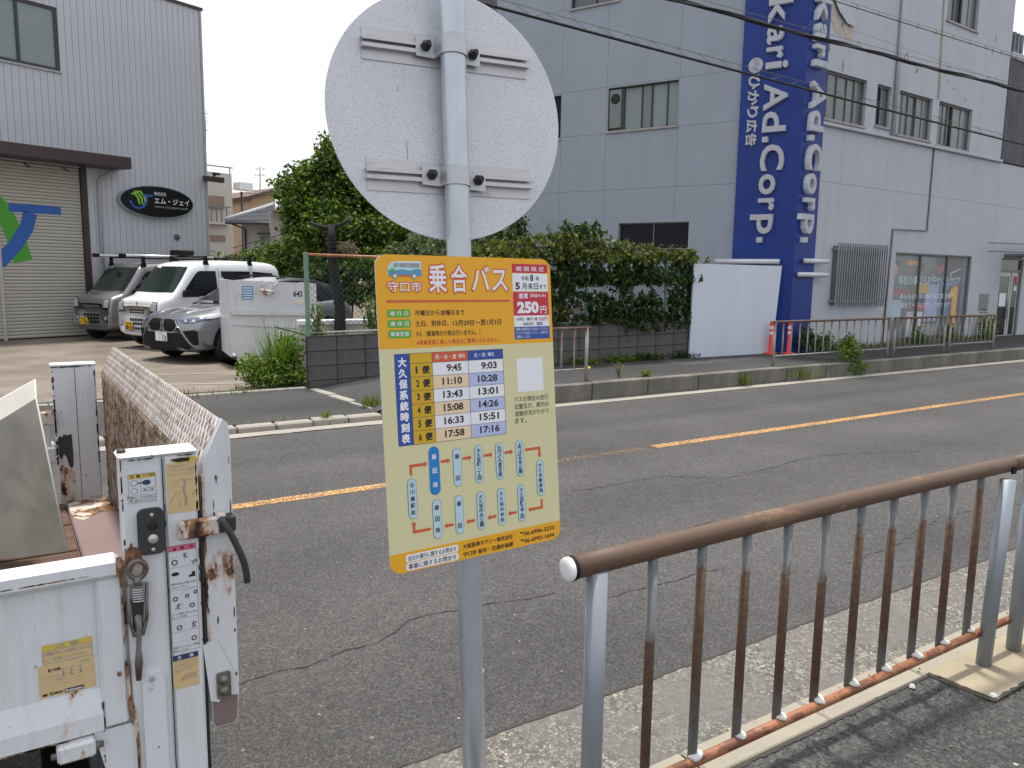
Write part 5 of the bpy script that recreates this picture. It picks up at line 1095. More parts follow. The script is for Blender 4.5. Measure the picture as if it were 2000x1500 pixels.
# shutter: slats as pieces
SP = thing_sh = MB(); MB().box(-6.2, .20, .05, .09, z_(3.62)+.0, z_(4.0), 'frame_dark').build('shutter_box', L_B)
sl0 = None; zz = 0; k = 0
sh = MB().box(-6.2, .19, .075, .09, -.05, z_(3.97), 'frame_dark').build('roller_shutter', L_B)
while zz < z_(3.97)-.08:
    for (xa, ln) in ((-6.1, 4.36), (-1.68, 1.86)):
        q = first.get(('sl', ln))
        if q is None:
            mb_ = MB(); mb_.prism([(.05, 0), (.034, .012), (.030, .04), (.034, .066), (.05, .076)], 'shutter_beige', 'x', 0, ln); first['sl', ln] = mb_.build('slat', sh, (xa, 0, zz))
        else: share(q, 'slat', sh, (xa, 0, zz))
    zz += .08
MB().box(-1.75, -1.68, .0, .06, -.05, z_(3.95), 'shutter_beige').build('shutter_post', L_B)
MB().box(.19, .31, -.05, .06, 0, z_(4.0), 'maroon_metal').build('door_jamb', L_B)
# logo on the shutter (flat paint 2 mm proud)
def band(mb, p, w_, y, m):
    P = [Vector((a, 0, c_)) for a, c_ in p]; Lp, Rp = [], []
    for i, q in enumerate(P):
        d_ = (P[min(i+1, len(P)-1)]-P[max(i-1, 0)]).normalized(); nn = Vector((-d_.z, 0, d_.x)); ww = w_[i] if isinstance(w_, (list, tuple)) else w_
        Lp.append(q+nn*ww/2); Rp.append(q-nn*ww/2)
    n = len(P); mb.add([(q.x, y, q.z) for q in Lp+Rp], [(i, i+1, i+1+n, i+n) for i in range(n-1)], m)
lg = MB(); band(lg, [(-2.2, z_(3.25)), (-1.9, z_(3.17)), (-1.72, z_(3.02)), (-1.55, z_(2.78)), (-1.42, z_(2.45)), (-1.30, z_(2.05)), (-1.22, z_(1.68))], [.3, .33, .35, .36, .38, .40, .42], .028, 'logo_green')
band(lg, [(-2.9, z_(3.1)), (-2.5, z_(2.6)), (-2.2, z_(2.1)), (-2.05, z_(1.68))], .4, .028, 'logo_green')
lg.build('green_stroke', sh)
lg = MB(); band(lg, [(-2.6, z_(1.30)), (-2.1, z_(1.42)), (-1.70, z_(1.68)), (-1.36, z_(2.05)), (-1.10, z_(2.45)), (-.99, z_(2.82))], [.3, .30, .30, .30, .30, .30], .0265, 'logo_blue'); rect(lg, -1.45, -.30, z_(2.81), z_(3.0), .0265, 'logo_blue'); lg.build('blue_stroke', sh)
# downpipe, vent, lamp
dp = thing('downpipe', 'grey downpipe bending out from the maroon canopy down the clad wall', 'pipe', LB, LR)
MB().tube([(.95, -.50, z_(4.02)), (.66, -.10, z_(3.78)), (.60, -.08, z_(3.70)), (.57, -.08, 0)], .042, 'siding_trim', 10).build('pipe', dp)
vt = thing('wall_vent', 'small round metal vent low on the clad wall right of the black oval sign', 'vent', LB+Vector((0, 0, 0)), LR)
MB().lathe([(.0, -.06), (.06, -.06), (.085, -.04), (.085, -.02)], 'window_frame', 'y', (2.66, 0, z_(2.42)), 16).build('hood', vt)
for k in range(3): MB().box(2.59, 2.73, -.068, -.06, z_(2.37)+.04*k, z_(2.385)+.04*k, 'frame_dark').build('slat', vt)
fl = thing('wall_floodlight', 'maroon box arm with a small floodlight sticking out at the building corner', 'floodlight', LB, LR)
MB().bbox(3.42, 4.02, -.3, -.16, z_(3.98), z_(4.12), 'maroon_metal', .008).build('box_arm', fl); MB().box(3.55, 3.62, -.2, 0, z_(4.0), z_(4.08), 'maroon_metal').build('bracket', fl); MB().tube([(3.72, -.2, z_(4.12)), (3.80, -.22, z_(4.2))], .03, 'frame_dark', 6).build('lamp_stem', fl); MB().bbox(3.70, 3.92, -.28, -.18, z_(4.18), z_(4.24), 'frame_dark', .01).build('lamp_head', fl)
# oval sign
OV = thing('oval_sign', 'black oval company sign with green and blue logo on the grey clad wall', 'sign', LB+Vector((0, 0, z_(3.30))), LR)
oc = 2.085; A_, B2 = 1.035, .415
b = MB(); n = 64; ring = [(oc+A_*math.cos(2*math.pi*k/n), B2*math.sin(2*math.pi*k/n)) for k in range(n)]; b.prism(ring, 'oval_rim', 'y', -.16, -.02); b.build('rim', OV)
b = MB(); b.prism([(oc+(x_-oc)*.972, zz_*.95) for x_, zz_ in ring], 'oval_black', 'y', -.175, -.16); b.build('panel', OV)
b = MB(); text(b, '株式会社', 1.98, 2.32, .165, .26, -.179, 'plate_white', .0); text(b, 'エム・ジェイ', 1.98, 2.98, -.04, .11, -.179, 'plate_white', .01); text(b, 'www.mj-japan.com', 1.98, 2.93, -.17, -.085, -.179, 'ink_grey', .0); b.build('lettering', OV)
b = MB(); ex, ez = 1.52, .04
for k in range(3):
    o_ = k*.085
    band(b, [(ex-.17+o_*.5, .18+o_*.45-.03), (ex-.06+o_*.9, .16+o_*.4), (ex+.02+o_, .06+o_*.2), (ex+.05+o_, -.10)], [.02, .05, .055, .04], -.179, 'logo_lime')
b.build('green_logo_mark', OV)
b = MB(); band(b, [(ex-.20, -.02), (ex-.12, -.16), (ex+.02, -.20), (ex+.15, -.15), (ex+.24, -.02), (ex+.26, .12)], .05, -.180, 'logo_blue'); rect(b, ex+.14, ex+.42, .12, .17, -.180, 'logo_blue'); b.build('blue_logo_mark', OV)

# ------------------------------------------------------------------ vehicles
from mathutils.bvhtree import BVHTree
def loft(stations, m, n_sub=1):
    """stations: (x, [(y, z) half section from the middle of the floor to the middle of the roof])"""
    b = MB(); vs, fs = [], []; k = len(stations[0][1])
    for x, sec in stations:
        for y, z in sec: vs.append((x, y, z))
        for y, z in sec[::-1][1:-1]: vs.append((x, -y, z))
    n = 2*k-2
    for i in range(len(stations)-1):
        for j in range(n): a, c_ = i*n+j, i*n+(j+1) % n; fs.append((a, c_, c_+n, a+n))
    fs.append(tuple(range(n))); fs.append(tuple(range((len(stations)-1)*n, len(stations)*n))[::-1])
    b.add(vs, fs, m, True); return b
def surf(o):
    dg = bpy.context.evaluated_depsgraph_get(); dg.update(); e = o.evaluated_get(dg); me = e.to_mesh()
    t = BVHTree.FromPolygons([v.co.copy() for v in me.vertices], [tuple(p.vertices) for p in me.polygons]); e.to_mesh_clear(); return t
def decal(bvh, mb, poly, m, axis='y', side=1, off=.006, rings=5, dense=3, lift=None):
    """lays a patch with its outline 'poly' on a body. axis y: poly = (x, z) seen from the side; axis x: poly = (y, z) seen from the front"""
    P = []
    for i in range(len(poly)):
        a, c_ = poly[i], poly[(i+1) % len(poly)]
        for k in range(dense): P.append((a[0]+(c_[0]-a[0])*k/dense, a[1]+(c_[1]-a[1])*k/dense))
    cx, cz = sum(p[0] for p in P)/len(P), sum(p[1] for p in P)/len(P); vs, fs = [], []; last = 0
    def hit(a, c_, o):
        if axis == 'y': org, d_ = Vector((a, 3*side, c_)), Vector((0, -side, 0))
        elif axis == 'x': org, d_ = Vector((4*side, a, c_)), Vector((-side, 0, 0))
        else: org, d_ = Vector((a, c_, 4)), Vector((0, 0, -1))
        q = bvh.ray_cast(org, d_)
        if q[0] is None: return None
        nn = q[1] if q[1].dot(d_) < 0 else -q[1]
        return q[0]+nn*o
    pr = None
    for r_ in range(rings+1):
        f = r_/rings
        for p in P:
            q = hit(cx+(p[0]-cx)*f, cz+(p[1]-cz)*f, off)
            if q is None: q = pr or Vector((0, 0, 0))
            pr = q; vs.append(q)
    n = len(P)
    for r_ in range(rings):
        for i in range(n): a, c_ = r_*n+i, r_*n+(i+1) % n; fs.append((a, c_, c_+n, a+n) if r_ else (i, (i+1) % n+n, i+n))
    fs = [f for f in fs if len(set(f)) == len(f)]
    return mb.add(vs, fs, m, True)
def circ(cx, cz, r, n=20, a0=0, a1=360): return [(cx+r*math.cos(R(a0+(a1-a0)*k/n)), cz+r*math.sin(R(a0+(a1-a0)*k/n))) for k in range(n)]
def wheel(par, x, y, r, wd, rimm, spokes=5, style=0):
    s_ = 1 if y > 0 else -1
    b = MB(); b.lathe([(r*.62, -wd/2), (r*.9, -wd/2), (r*.985, -wd*.36), (r, 0), (r*.985, wd*.36), (r*.9, wd/2), (r*.62, wd/2)], 'rubber_black', 'y', (x, y, r), 30); t = b.build('wheel', par)
    b = MB(); yy = y+s_*wd*.42
    b.lathe([(r*.655, s_*wd*.08), (r*.65, 0), (r*.60, -s_*.02), (r*.58, -s_*.06)], rimm, 'y', (x, yy, r), 30); b.disc((x, yy-s_*.065, r), r*.6, 'trim_black')
    for k in range(spokes):
        a_ = 2*math.pi*k/spokes+.3
        for d_ in ((-.13, .13) if style else (0,)):
            c1, s1_ = math.cos(a_+d_), math.sin(a_+d_); c0, s0 = math.cos(a_+d_*.3), math.sin(a_+d_*.3); w_ = .012 if style else .03
            p0 = Vector((x+c0*r*.10, yy-s_*.02, r+s0*r*.10)); p1 = Vector((x+c1*r*.61, yy-s_*.012, r+s1_*r*.61)); nn = Vector((-s1_, 0, c1_ := c1))*w_
            b.add([p0-nn, p1-nn, p1+nn, p0+nn, p0-nn-Vector((0, s_*.03, 0)), p1-nn-Vector((0, s_*.03, 0)), p1+nn-Vector((0, s_*.03, 0)), p0+nn-Vector((0, s_*.03, 0))], [(0, 1, 2, 3), (0, 4, 5, 1), (3, 2, 6, 7)], rimm if not style or d_ < 0 else 'chrome')
    b.lathe([(r*.16, -s_*.02), (r*.14, -s_*.005), (0, -s_*.002)], rimm, 'y', (x, yy, r), 16); b.build('rim', t); return t

def van(name, label, paint, loc, yaw, smile):
    t = thing(name, label, 'van', loc, yaw)
    def sec(zb, zm, zt, w, wt): return [(0, zb), (w*.85, zb), (w*.985, zb+.10), (w, min(zm, zt-.12)*.8+zb*.2), (w*.995, min(zm, zt-.08)), (wt+(w-wt)*.12, zt-.13 if zt > 1.3 else zt-.06), (wt-.05, zt-.03), (wt*.55, zt), (0, zt+.006)]
    st = [(.0, sec(.36, .6, .90, .665, .64)), (-.008, sec(.30, .68, .97, .70, .67)), (-.03, sec(.27, .8, 1.03, .722, .69)), (-.12, sec(.25, .9, 1.095, .735, .70)), (-.34, sec(.24, .98, 1.145, .7375, .705)), (-.41, sec(.24, 1.0, 1.19, .7375, .705)),
          (-.66, sec(.24, 1.02, 1.50, .7375, .68)), (-.83, sec(.24, 1.02, 1.735, .7375, .66)), (-.90, sec(.24, 1.02, 1.81, .7375, .655)), (-1.1, sec(.24, 1.02, 1.875, .7375, .65)), (-1.7, sec(.24, 1.02, 1.905, .7375, .65)), (-2.9, sec(.24, 1.02, 1.90, .7375, .645)), (-3.25, sec(.26, 1.02, 1.87, .735, .64)), (-3.36, sec(.28, 1.02, 1.80, .728, .62)), (-3.39, sec(.32, 1.0, 1.68, .70, .59))]
    o = loft(st, paint).build('body', t, subsurf=1); bv = surf(o)
    def D(name, poly, m, axis='y', side=1, off=.006, par=None, **k): b = MB(); decal(bv, b, poly, m, axis, side, off, **k); return b.build(name, par or o)
    D('windscreen', [(-.61, 1.19), (.61, 1.19), (.63, 1.22), (.575, 1.72), (.54, 1.745), (-.54, 1.745), (-.575, 1.72), (-.63, 1.22)], 'screen_glass', 'x', off=.008)
    for s_ in (1, -1):
        D('side_window', [(-.60, 1.10), (-1.50, 1.10), (-1.50, 1.66), (-1.08, 1.66), (-.98, 1.60), (-.60, 1.17)], 'car_glass', side=s_)
        D('side_window', [(-1.64, 1.10), (-2.45, 1.10), (-2.45, 1.66), (-1.64, 1.66)], 'car_glass', side=s_)
        D('side_window', [(-2.52, 1.10), (-3.2, 1.10), (-3.12, 1.62), (-2.52, 1.66)], 'car_glass', side=s_)
        D('door_seam', [(-1.565, .36), (-1.577, .36), (-1.577, 1.72), (-1.565, 1.72)], 'trim_black', side=s_, off=.003)
        D('door_seam', [(-2.485, .40), (-2.497, .40), (-2.497, 1.72), (-2.485, 1.72)], 'trim_black', side=s_, off=.003)
        D('slide_rail', [(-2.5, .97), (-3.2, .97), (-3.2, .985), (-2.5, .985)], 'trim_black', side=s_, off=.004)
        for x in (-.58, -2.92): D('wheel_arch', circ(x, .28, .335, 24), 'trim_black', side=s_, off=.004)
        wheel(t, -.58, s_*.665, .275, .155, 'plastic_grey'); wheel(t, -2.92, s_*.665, .275, .155, 'plastic_grey')
        hp = [(s_*.44, .80), (s_*.655, .79), (s_*.675, .84), (s_*.665, .995), (s_*.50, 1.005)] 
        h = D('headlight', hp, 'trim_black', 'x', off=.004); D('headlight_lens', [(s_*.46, .815), (s_*.64, .805), (s_*.658, .845), (s_*.65, .98), (s_*.51, .99)], 'lamp_glass', 'x', off=.012, par=h)
        b = MB(); b.bbox(-.64, -.58, s_*.80-.06, s_*.80+.06, 1.12, 1.25, 'trim_black', .02); mr = b.build('side_mirror', t); MB().box(-.62, -.60, min(s_*.70, s_*.76), max(s_*.70, s_*.76), 1.16, 1.18, 'trim_black').build('mirror_arm', mr)
        D('fog_lamp', circ(s_*.53, .56, .045, 10), 'lamp_glass', 'x', off=.008)
        D('turn_lamp', [(s_*.62, .64), (s_*.655, .64), (s_*.655, .40), (s_*.63, .40)], 'lamp_glass', 'x', off=.006) if smile else None
    D('number_plate', [(-.42, .39), (-.12, .39), (-.12, .56), (-.42, .56)], 'plate_yellow', 'x', off=.03)
    b = MB(Matrix.Rotation(R(90), 4, 'Z')); q = bv.ray_cast(Vector((3, -.27, .47)), Vector((-1, 0, 0)))[0].x+.034
    text(b, '20-21' if not smile else '·· 71', -.40, -.14, .40, .485, -q, 'trim_black', .03); text(b, '大阪 480', -.36, -.18, .505, .545, -q, 'trim_black', .02); b.build('plate_lettering', o)
    g = MB()
    if smile:
        decal(bv, g, [(-.32, .80), (.32, .80), (.33, .87), (-.33, .87)], 'trim_black', 'x', 1, .006); 
        for z in (.815, .845): decal(bv, g, [(-.31, z), (.31, z), (.31, z+.010), (-.31, z+.010)], 'chrome', 'x', 1, .012)
        g.build('grille', o); g = MB()
        for zz_ in ((.60, .655), (.52, .58), (.43, .50)):
            for k in range(5): 
                a0 = -.30+.12*k
                if zz_[0] < .5 and k < 2: continue
                decal(bv, g, [(a0, zz_[0]), (a0+.10, zz_[0]), (a0+.10, zz_[1]), (a0, zz_[1])], 'trim_black', 'x', 1, .006, rings=2, dense=2)
        g.build('bumper_intake', o)
    else:
        for row, (z0, z1) in enumerate(((.80, .83), (.745, .775))):
            for k in range(6): a0 = -.26+.088*k; decal(bv, g, [(a0, z0), (a0+.07, z0), (a0+.07, z1), (a0, z1)], 'trim_black', 'x', 1, .006, rings=2, dense=2)
        g.build('grille', o); g = MB()
        for z0, z1 in ((.58, .64), (.50, .56), (.40, .455)):
            for k in range(6): a0 = -.26+.088*k; decal(bv, g, [(a0, z0), (a0+.07, z0), (a0+.07, z1), (a0, z1)], 'trim_black', 'x', 1, .006, rings=2, dense=2)
        g.build('bumper_intake', o)
    D('emblem', [(-.03, .93), (.03, .93), (.03, .985), (-.03, .985)], 'chrome', 'x', off=.006)
    D('bonnet_seam', [(-.66, .885), (.66, .885), (.66, .893), (-.66, .893)], 'trim_black', 'x', off=.003)
    D('bumper_seam', [(-.70, .700), (.70, .700), (.70, .706), (-.70, .706)], 'trim_black', 'x', off=.003)
    b = MB(); b.tube([(-.46, -.30, 1.235), (-.60, .15, 1.38)], .008, 'trim_black', 5); b.tube([(-.46, .25, 1.235), (-.58, .56, 1.36)], .008, 'trim_black', 5); b.build('wiper', o)
    b = MB(); b.lathe([(0, 0), (.12, 0)], 'trim_black', 'x', (-.2, 0, .3), 8); 
    MB().box(-3.2, -.3, -.6, .6, .20, .30, 'chassis_black').build('underbody', t)
    b = MB(); b.bbox(-1.0, -.82, .2, .62, 1.05, 1.5, 'trim_black', .05); b.bbox(-1.0, -.82, -.62, -.2, 1.05, 1.5, 'trim_black', .05); b.build('seat', t)
    return t, o, bv
VW, vo_, vb = van('white_van', 'white high-roof microvan with black roof bars parked in the middle', 'paint_white', (2.479, 18.446, -.137), R(205.4), False)
D_ = MB(); decal(vb, D_, [(-1.53, 1.09), (-1.68, 1.09), (-1.68, 1.52), (-1.53, 1.52)], 'paint_white', 'y', 1, .014); D_.build('pillar_panel', vo_)
for x in (-1.30, -2.50):
    b = MB(); b.tube([(x, -.60, 1.97), (x, .60, 1.97)], .018, 'trim_black', 8); br = b.build('roof_bar', VW)
    for s_ in (1, -1): MB().prism([(x-.07, 1.80), (x+.07, 1.80), (x+.03, 1.90), (x+.025, 1.99), (x-.025, 1.99), (x-.03, 1.90)], 'trim_black', 'y', s_*.60-.03, s_*.60+.03).build('rack_foot', br)
b = MB(); b.bbox(-1.55, -1.15, -.45, -.1, 1.99, 2.12, 'trim_black', .02); b.build('roof_box', VW)
VG, vgo, vgb = van('grey_van', 'grey high-roof microvan with a long roof ladder rack parked against the clad wall', 'paint_grey', (1.847, 21.085, -.169), R(208), True)
for y in (-.50, .50, ):
    b = MB(); b.tube([(-.55, y, 2.03), (-3.6, y, 2.03)], .032, 'rack_metal', 10); b.tube([(-.55, y-.09, 2.03), (-3.6, y-.09, 2.03)], .02, 'rack_metal', 8); rl = b.build('rack_rail', VG)
    for x in (-.55, -3.6): MB().bbox(x-.05, x+.05, y-.12, y+.05, 1.985, 2.075, 'trim_black', .015).build('rail_cap', rl)
for x in (-1.0, -1.9, -2.9):
    b = MB(); b.box(x-.02, x+.02, -.62, .62, 1.965, 1.995, 'trim_black'); cb = b.build('roof_bar', VG)
    for s_ in (1, -1): MB().prism([(x-.07, 1.78), (x+.07, 1.78), (x+.03, 1.88), (x+.03, 2.0), (x-.03, 2.0), (x-.03, 1.88)], 'trim_black', 'y', s_*.61-.03, s_*.61+.03).build('rack_foot', cb)

# silver SUV
SV = thing('silver_suv', 'silver-grey sport utility car with twin black grilles parked beside the white container', 'car', (3.23, 15.96, -.15), R(206)); SV.scale = (.93, 1, 1)
def ssec(zb, zm, zt, w, wt): return [(0, zb), (w*.88, zb), (w*.97, zb+.08), (w*.985, (zb+zm)/2), (w, zm), (w*.985, zm+(zt-zm)*.55), (wt, zt-.02), (wt*.6, zt+.012), (0, zt+.02)]
st = [(.86, ssec(.26, .5, .70, .50, .42)), (.83, ssec(.22, .55, .80, .68, .55)), (.74, ssec(.20, .58, .855, .80, .64)), (.58, ssec(.20, .62, .905, .875, .72)), (.35, ssec(.22, .66, .945, .915, .77)), (0, ssec(.24, .70, .985, .925, .80)), (-.4, ssec(.24, .72, 1.02, .915, .81)), (-.85, ssec(.24, .74, 1.055, .905, .81)),
      (-1.5, ssec(.24, .75, 1.06, .905, .80)), (-2.3, ssec(.24, .76, 1.09, .915, .80)), (-2.8, ssec(.25, .78, 1.12, .92, .79)), (-3.3, ssec(.28, .80, 1.14, .90, .74)), (-3.58, ssec(.34, .78, 1.12, .84, .66)), (-3.67, ssec(.42, .74, 1.02, .74, .58))]
so_ = loft(st, 'paint_silver').build('body', SV, subsurf=2)
gh = [(-.46, [(0, .98), (.70, .98), (.765, 1.0), (.755, 1.03), (.72, 1.05), (.5, 1.055), (0, 1.06)]), (-.86, [(0, .98), (.76, .98), (.785, 1.05), (.74, 1.20), (.66, 1.265), (.48, 1.29), (0, 1.30)]), (-1.30, [(0, .98), (.76, .98), (.79, 1.06), (.71, 1.38), (.62, 1.47), (.46, 1.505), (0, 1.52)]), (-1.9, [(0, .98), (.76, .98), (.79, 1.06), (.69, 1.43), (.61, 1.53), (.45, 1.565), (0, 1.58)]),
      (-2.5, [(0, .98), (.76, .98), (.79, 1.07), (.68, 1.42), (.59, 1.52), (.44, 1.555), (0, 1.57)]), (-3.0, [(0, .98), (.74, .98), (.76, 1.08), (.65, 1.36), (.57, 1.45), (.42, 1.475), (0, 1.485)]), (-3.45, [(0, .98), (.70, .98), (.70, 1.08), (.60, 1.22), (.54, 1.26), (.4, 1.275), (0, 1.28)]), (-3.62, [(0, .98), (.64, .98), (.64, 1.04), (.56, 1.10), (.5, 1.11), (.4, 1.115), (0, 1.12)])]
go = loft(gh, 'car_glass').build('greenhouse', SV, subsurf=2)
sb, gb = surf(so_), surf(go)
b = MB(); decal(gb, b, [(-1.25, -.54), (-1.25, .54), (-1.9, .60), (-3.0, .56), (-3.5, .50), (-3.5, -.50), (-3.0, -.56), (-1.9, -.60)], 'paint_silver', 'z', 1, .008); b.build('roof', SV)
for s_ in (1, -1):
    b = MB()
    decal(gb, b, [(-.74, 1.03), (-.80, 1.03), (-1.46, 1.475), (-1.9, 1.50), (-2.6, 1.49), (-3.1, 1.40), (-3.4, 1.25), (-3.45, 1.30), (-3.1, 1.47), (-2.6, 1.545), (-1.9, 1.555), (-1.40, 1.515)][::-1], 'paint_silver', 'y', s_, .010, rings=1)
    b.v = b.v; 
    b2 = MB()
    pts = [(-.56, 1.055), (-1.31, 1.48), (-1.9, 1.535), (-2.6, 1.525), (-3.1, 1.435), (-3.48, 1.26)]
    P3 = []
    for x, z in pts:
        q = gb.ray_cast(Vector((x, 3*s_, z-.035)), Vector((0, -s_, 0)))[0]; P3.append((q+Vector((0, s_*.004, .01))) if q else Vector((x, s_*.6, z)))
    b2.tube(P3, .026, 'paint_silver', 8); b2.build('roof_side', SV)
    b2 = MB(); b2.tube([(-1.5, s_*.60, 1.545), (-1.9, s_*.59, 1.595), (-2.6, s_*.575, 1.585), (-3.0, s_*.56, 1.515)], .016, 'trim_black', 8); b2.build('roof_rail', SV)
    for x in (0, -2.69):
        b = MB(); decal(sb, b, circ(x, .34, .43, 28), 'trim_black', 'y', s_, .010, rings=3, dense=1); b.build('wheel_arch', so_); wheel(SV, x, s_*.825, .355, .225, 'trim_black', 5, 1)
    b = MB(); decal(sb, b, [(-.45, .27), (-2.2, .27), (-2.2, .36), (-.45, .36)], 'trim_black', 'y', s_, .006); b.build('sill_trim', so_)
    for x in (-.62, -1.62, -2.5): b = MB(); decal(sb, b, [(x, .38), (x-.010, .38), (x-.010, 1.0), (x, 1.0)], 'trim_black', 'y', s_, .002, rings=2, dense=4); b.build('door_seam', so_)
    # front: kidney, headlight, intake
    b = MB(); k_ = [(s_*.025, .81), (s_*.20, .825), (s_*.335, .80), (s_*.44, .69), (s_*.33, .565), (s_*.22, .555), (s_*.06, .57), (s_*.02, .66)]
    decal(sb, b, k_, 'chrome', 'x', 1, .014, dense=4); kd = b.build('grille_frame', so_)
    cx = sum(p[0] for p in k_)/8; cz = sum(p[1] for p in k_)/8; b = MB(); decal(sb, b, [(cx+(p[0]-cx)*.86, cz+(p[1]-cz)*.84) for p in k_], 'trim_black', 'x', 1, .022, dense=4); b.build('grille', kd)
    b = MB(); h_ = [(s_*.46, .785), (s_*.52, .74), (s_*.70, .745), (s_*.86, .80), (s_*.895, .875), (s_*.80, .862), (s_*.62, .835)]
    decal(sb, b, h_, 'lamp_blue', 'x', 1, .012, dense=4); hd_ = b.build('headlight', so_)
    for (xa, xb) in ((.535, .575), (.66, .70)):
        b = MB(); decal(sb, b, [(s_*xa, .752), (s_*(xa+.09), .757), (s_*(xb+.05), .765), (s_*(xa+.05), .80), (s_*(xa+.03), .80), (s_*(xa+.03), .765)], 'lamp_glass', 'x', 1, .018, rings=2); b.build('light_element', hd_)
    b = MB(); decal(sb, b, [(s_*.79, .815), (s_*.86, .815), (s_*.885, .868), (s_*.80, .855)], 'lamp_glass', 'x', 1, .018, rings=2); b.build('light_element', hd_)
    b = MB(); decal(sb, b, [(s_*.56, .60), (s_*.76, .625), (s_*.80, .60), (s_*.80, .36), (s_*.74, .35)], 'trim_black', 'x', 1, .010, dense=4); b.build('side_intake', so_)
    b = MB(); b.bbox(-1.02, -.88, s_*.98-.10, s_*.98+.10, 1.02, 1.16, 'paint_silver', .035); mr = b.build('side_mirror', SV)
b = MB(); decal(sb, b, [(-.52, .555), (-.56, .50), (-.80, .225), (.80, .225), (.56, .50), (.52, .555), (0, .565)], 'trim_black', 'x', 1, .008, dense=5, rings=8); b.build('lower_grille', so_)
b = MB(); qx = sb.ray_cast(Vector((3, -.02, .46)), Vector((-1, 0, 0)))[0].x
b.box(qx+.022, qx+.028, -.185, .145, .40, .565, 'plate_white'); npl = b.build('number_plate', SV)
b = MB(Matrix.Rotation(R(90), 4, 'Z')); text(b, '12', .02, .130, .412, .505, -(qx+.030), 'trim_black', .03); text(b, '大阪 330', -.11, .07, .515, .55, -(qx+.030), 'ink_green', .02); text(b, '··', -.08, .0, .44, .46, -(qx+.030), 'ink_green', .02); b.build('plate_lettering', npl)
b = MB(); decal(sb, b, [(.70, -.02), (.70, .02), (-.8, .02), (-.8, -.02)], 'paint_silver', 'z', 1, .004); b.build('bonnet_crease', so_)
for s_ in (1, -1):
    b = MB(); P3 = []
    for k in range(9):
        x = .70-1.35*k/8; y = s_*(.33+.22*k/8); q = sb.ray_cast(Vector((x, y, 3)), Vector((0, 0, -1)))[0]; P3.append(q+Vector((0, 0, -.006)))
    b.tube(P3, .018, 'paint_silver', 8); b.build('bonnet_crease', so_)
MB().box(-3.4, .6, -.7, .7, .2, .4, 'chassis_black').build('underbody', SV)

# white container
BN = thing('steel_container', 'white steel refuse container numbered 642 with a rusty hook in front of the parked cars', 'container', (3.27, 13.75, -.13), R(-6))
b = MB(); b.prism([(0, .34), (0, 1.52), (1.46, 1.47), (1.46, .24), (1.42, .16), (.12, .20)], 'bin_white', 'y', 0, .035)
b.prism([(0, .22), (0, 1.52), (.035, 1.52), (.035, .22)], 'bin_white', 'y', .035, 1.3); b.prism([(1.425, .10), (1.425, 1.47), (1.46, 1.47), (1.46, .10)], 'bin_white', 'y', .035, 1.3)
b.prism([(.035, .22), (.035, .25), (1.425, .16), (1.425, .12)], 'bin_white', 'y', .035, 1.3); b.prism([(0, .22), (0, 1.5), (1.46, 1.45), (1.46, .15)], 'bin_white', 'y', 1.3, 1.33); bo = b.build('body', BN)
b = MB(); b.prism([(.02, .98), (.02, 1.03), (1.30, .965), (1.33, .94), (1.30, .915), (.04, .94)], 'bin_white', 'y', -.05, 0); b.build('upper_rib', BN); b = MB(); b.prism([(.02, .77), (.02, .80), (1.42, .70), (1.42, .665)], 'bin_white', 'y', -.02, 0); b.build('lower_rib', BN)
b = MB(); b.tube([(.52, -.02, 1.36), (.60, -.10, 1.34), (.68, -.08, 1.33), (.72, -.02, 1.31)], .022, 'bin_rust', 8); b.tube([(.55, -.03, 1.32), (.58, -.06, 1.28), (.66, -.05, 1.28)], .016, 'bin_rust', 6); b.tube([(.52, -.01, 1.40), (.62, -.03, 1.52)], .008, 'bin_white', 6); b.tube([(.70, -.01, 1.36), (.80, -.03, 1.50)], .008, 'bin_white', 6); b.build('hook', BN)
b = MB(); text(b, '642', 1.06, 1.22, 1.24, 1.34, -.002, 'ink_black', .03); b.build('number', BN); MB().box(.21, .39, -.003, 0, 1.19, 1.42, 'sticker_blue').build('sticker', BN); b = MB(); 
for k in range(5): b.box(.225, .375, -.0045, -.003, 1.21+.042*k, 1.23+.042*k, 'sticker_white')
b.build('sticker_lettering', BN); MB().box(1.08, 1.22, -.003, 0, 1.06, 1.12, 'sticker_pale').build('sticker', BN); MB().box(1.08, 1.21, -.003, 0, 1.13, 1.18, 'cell_peach').build('sticker', BN)
b = MB(); b.prism([(.08, .19), (.12, .24), (.16, .21), (.3, .20), (.42, .23), (.56, .18), (.6, .25), (.72, .20), (.74, .12), (.12, .13)], 'bin_rust', 'y', -.002, 0); b.build('rust_patch', BN)
for x in (.25, 1.2): 
    for y in (.15, 1.1): MB().box(x, x+.12, y, y+.12, -.03, .18, 'steel_worn').build('leg', BN)
MB().box(.30, .62, .0, .25, -.02, .0+.04, 'steel_worn').build('foot_plate', BN)

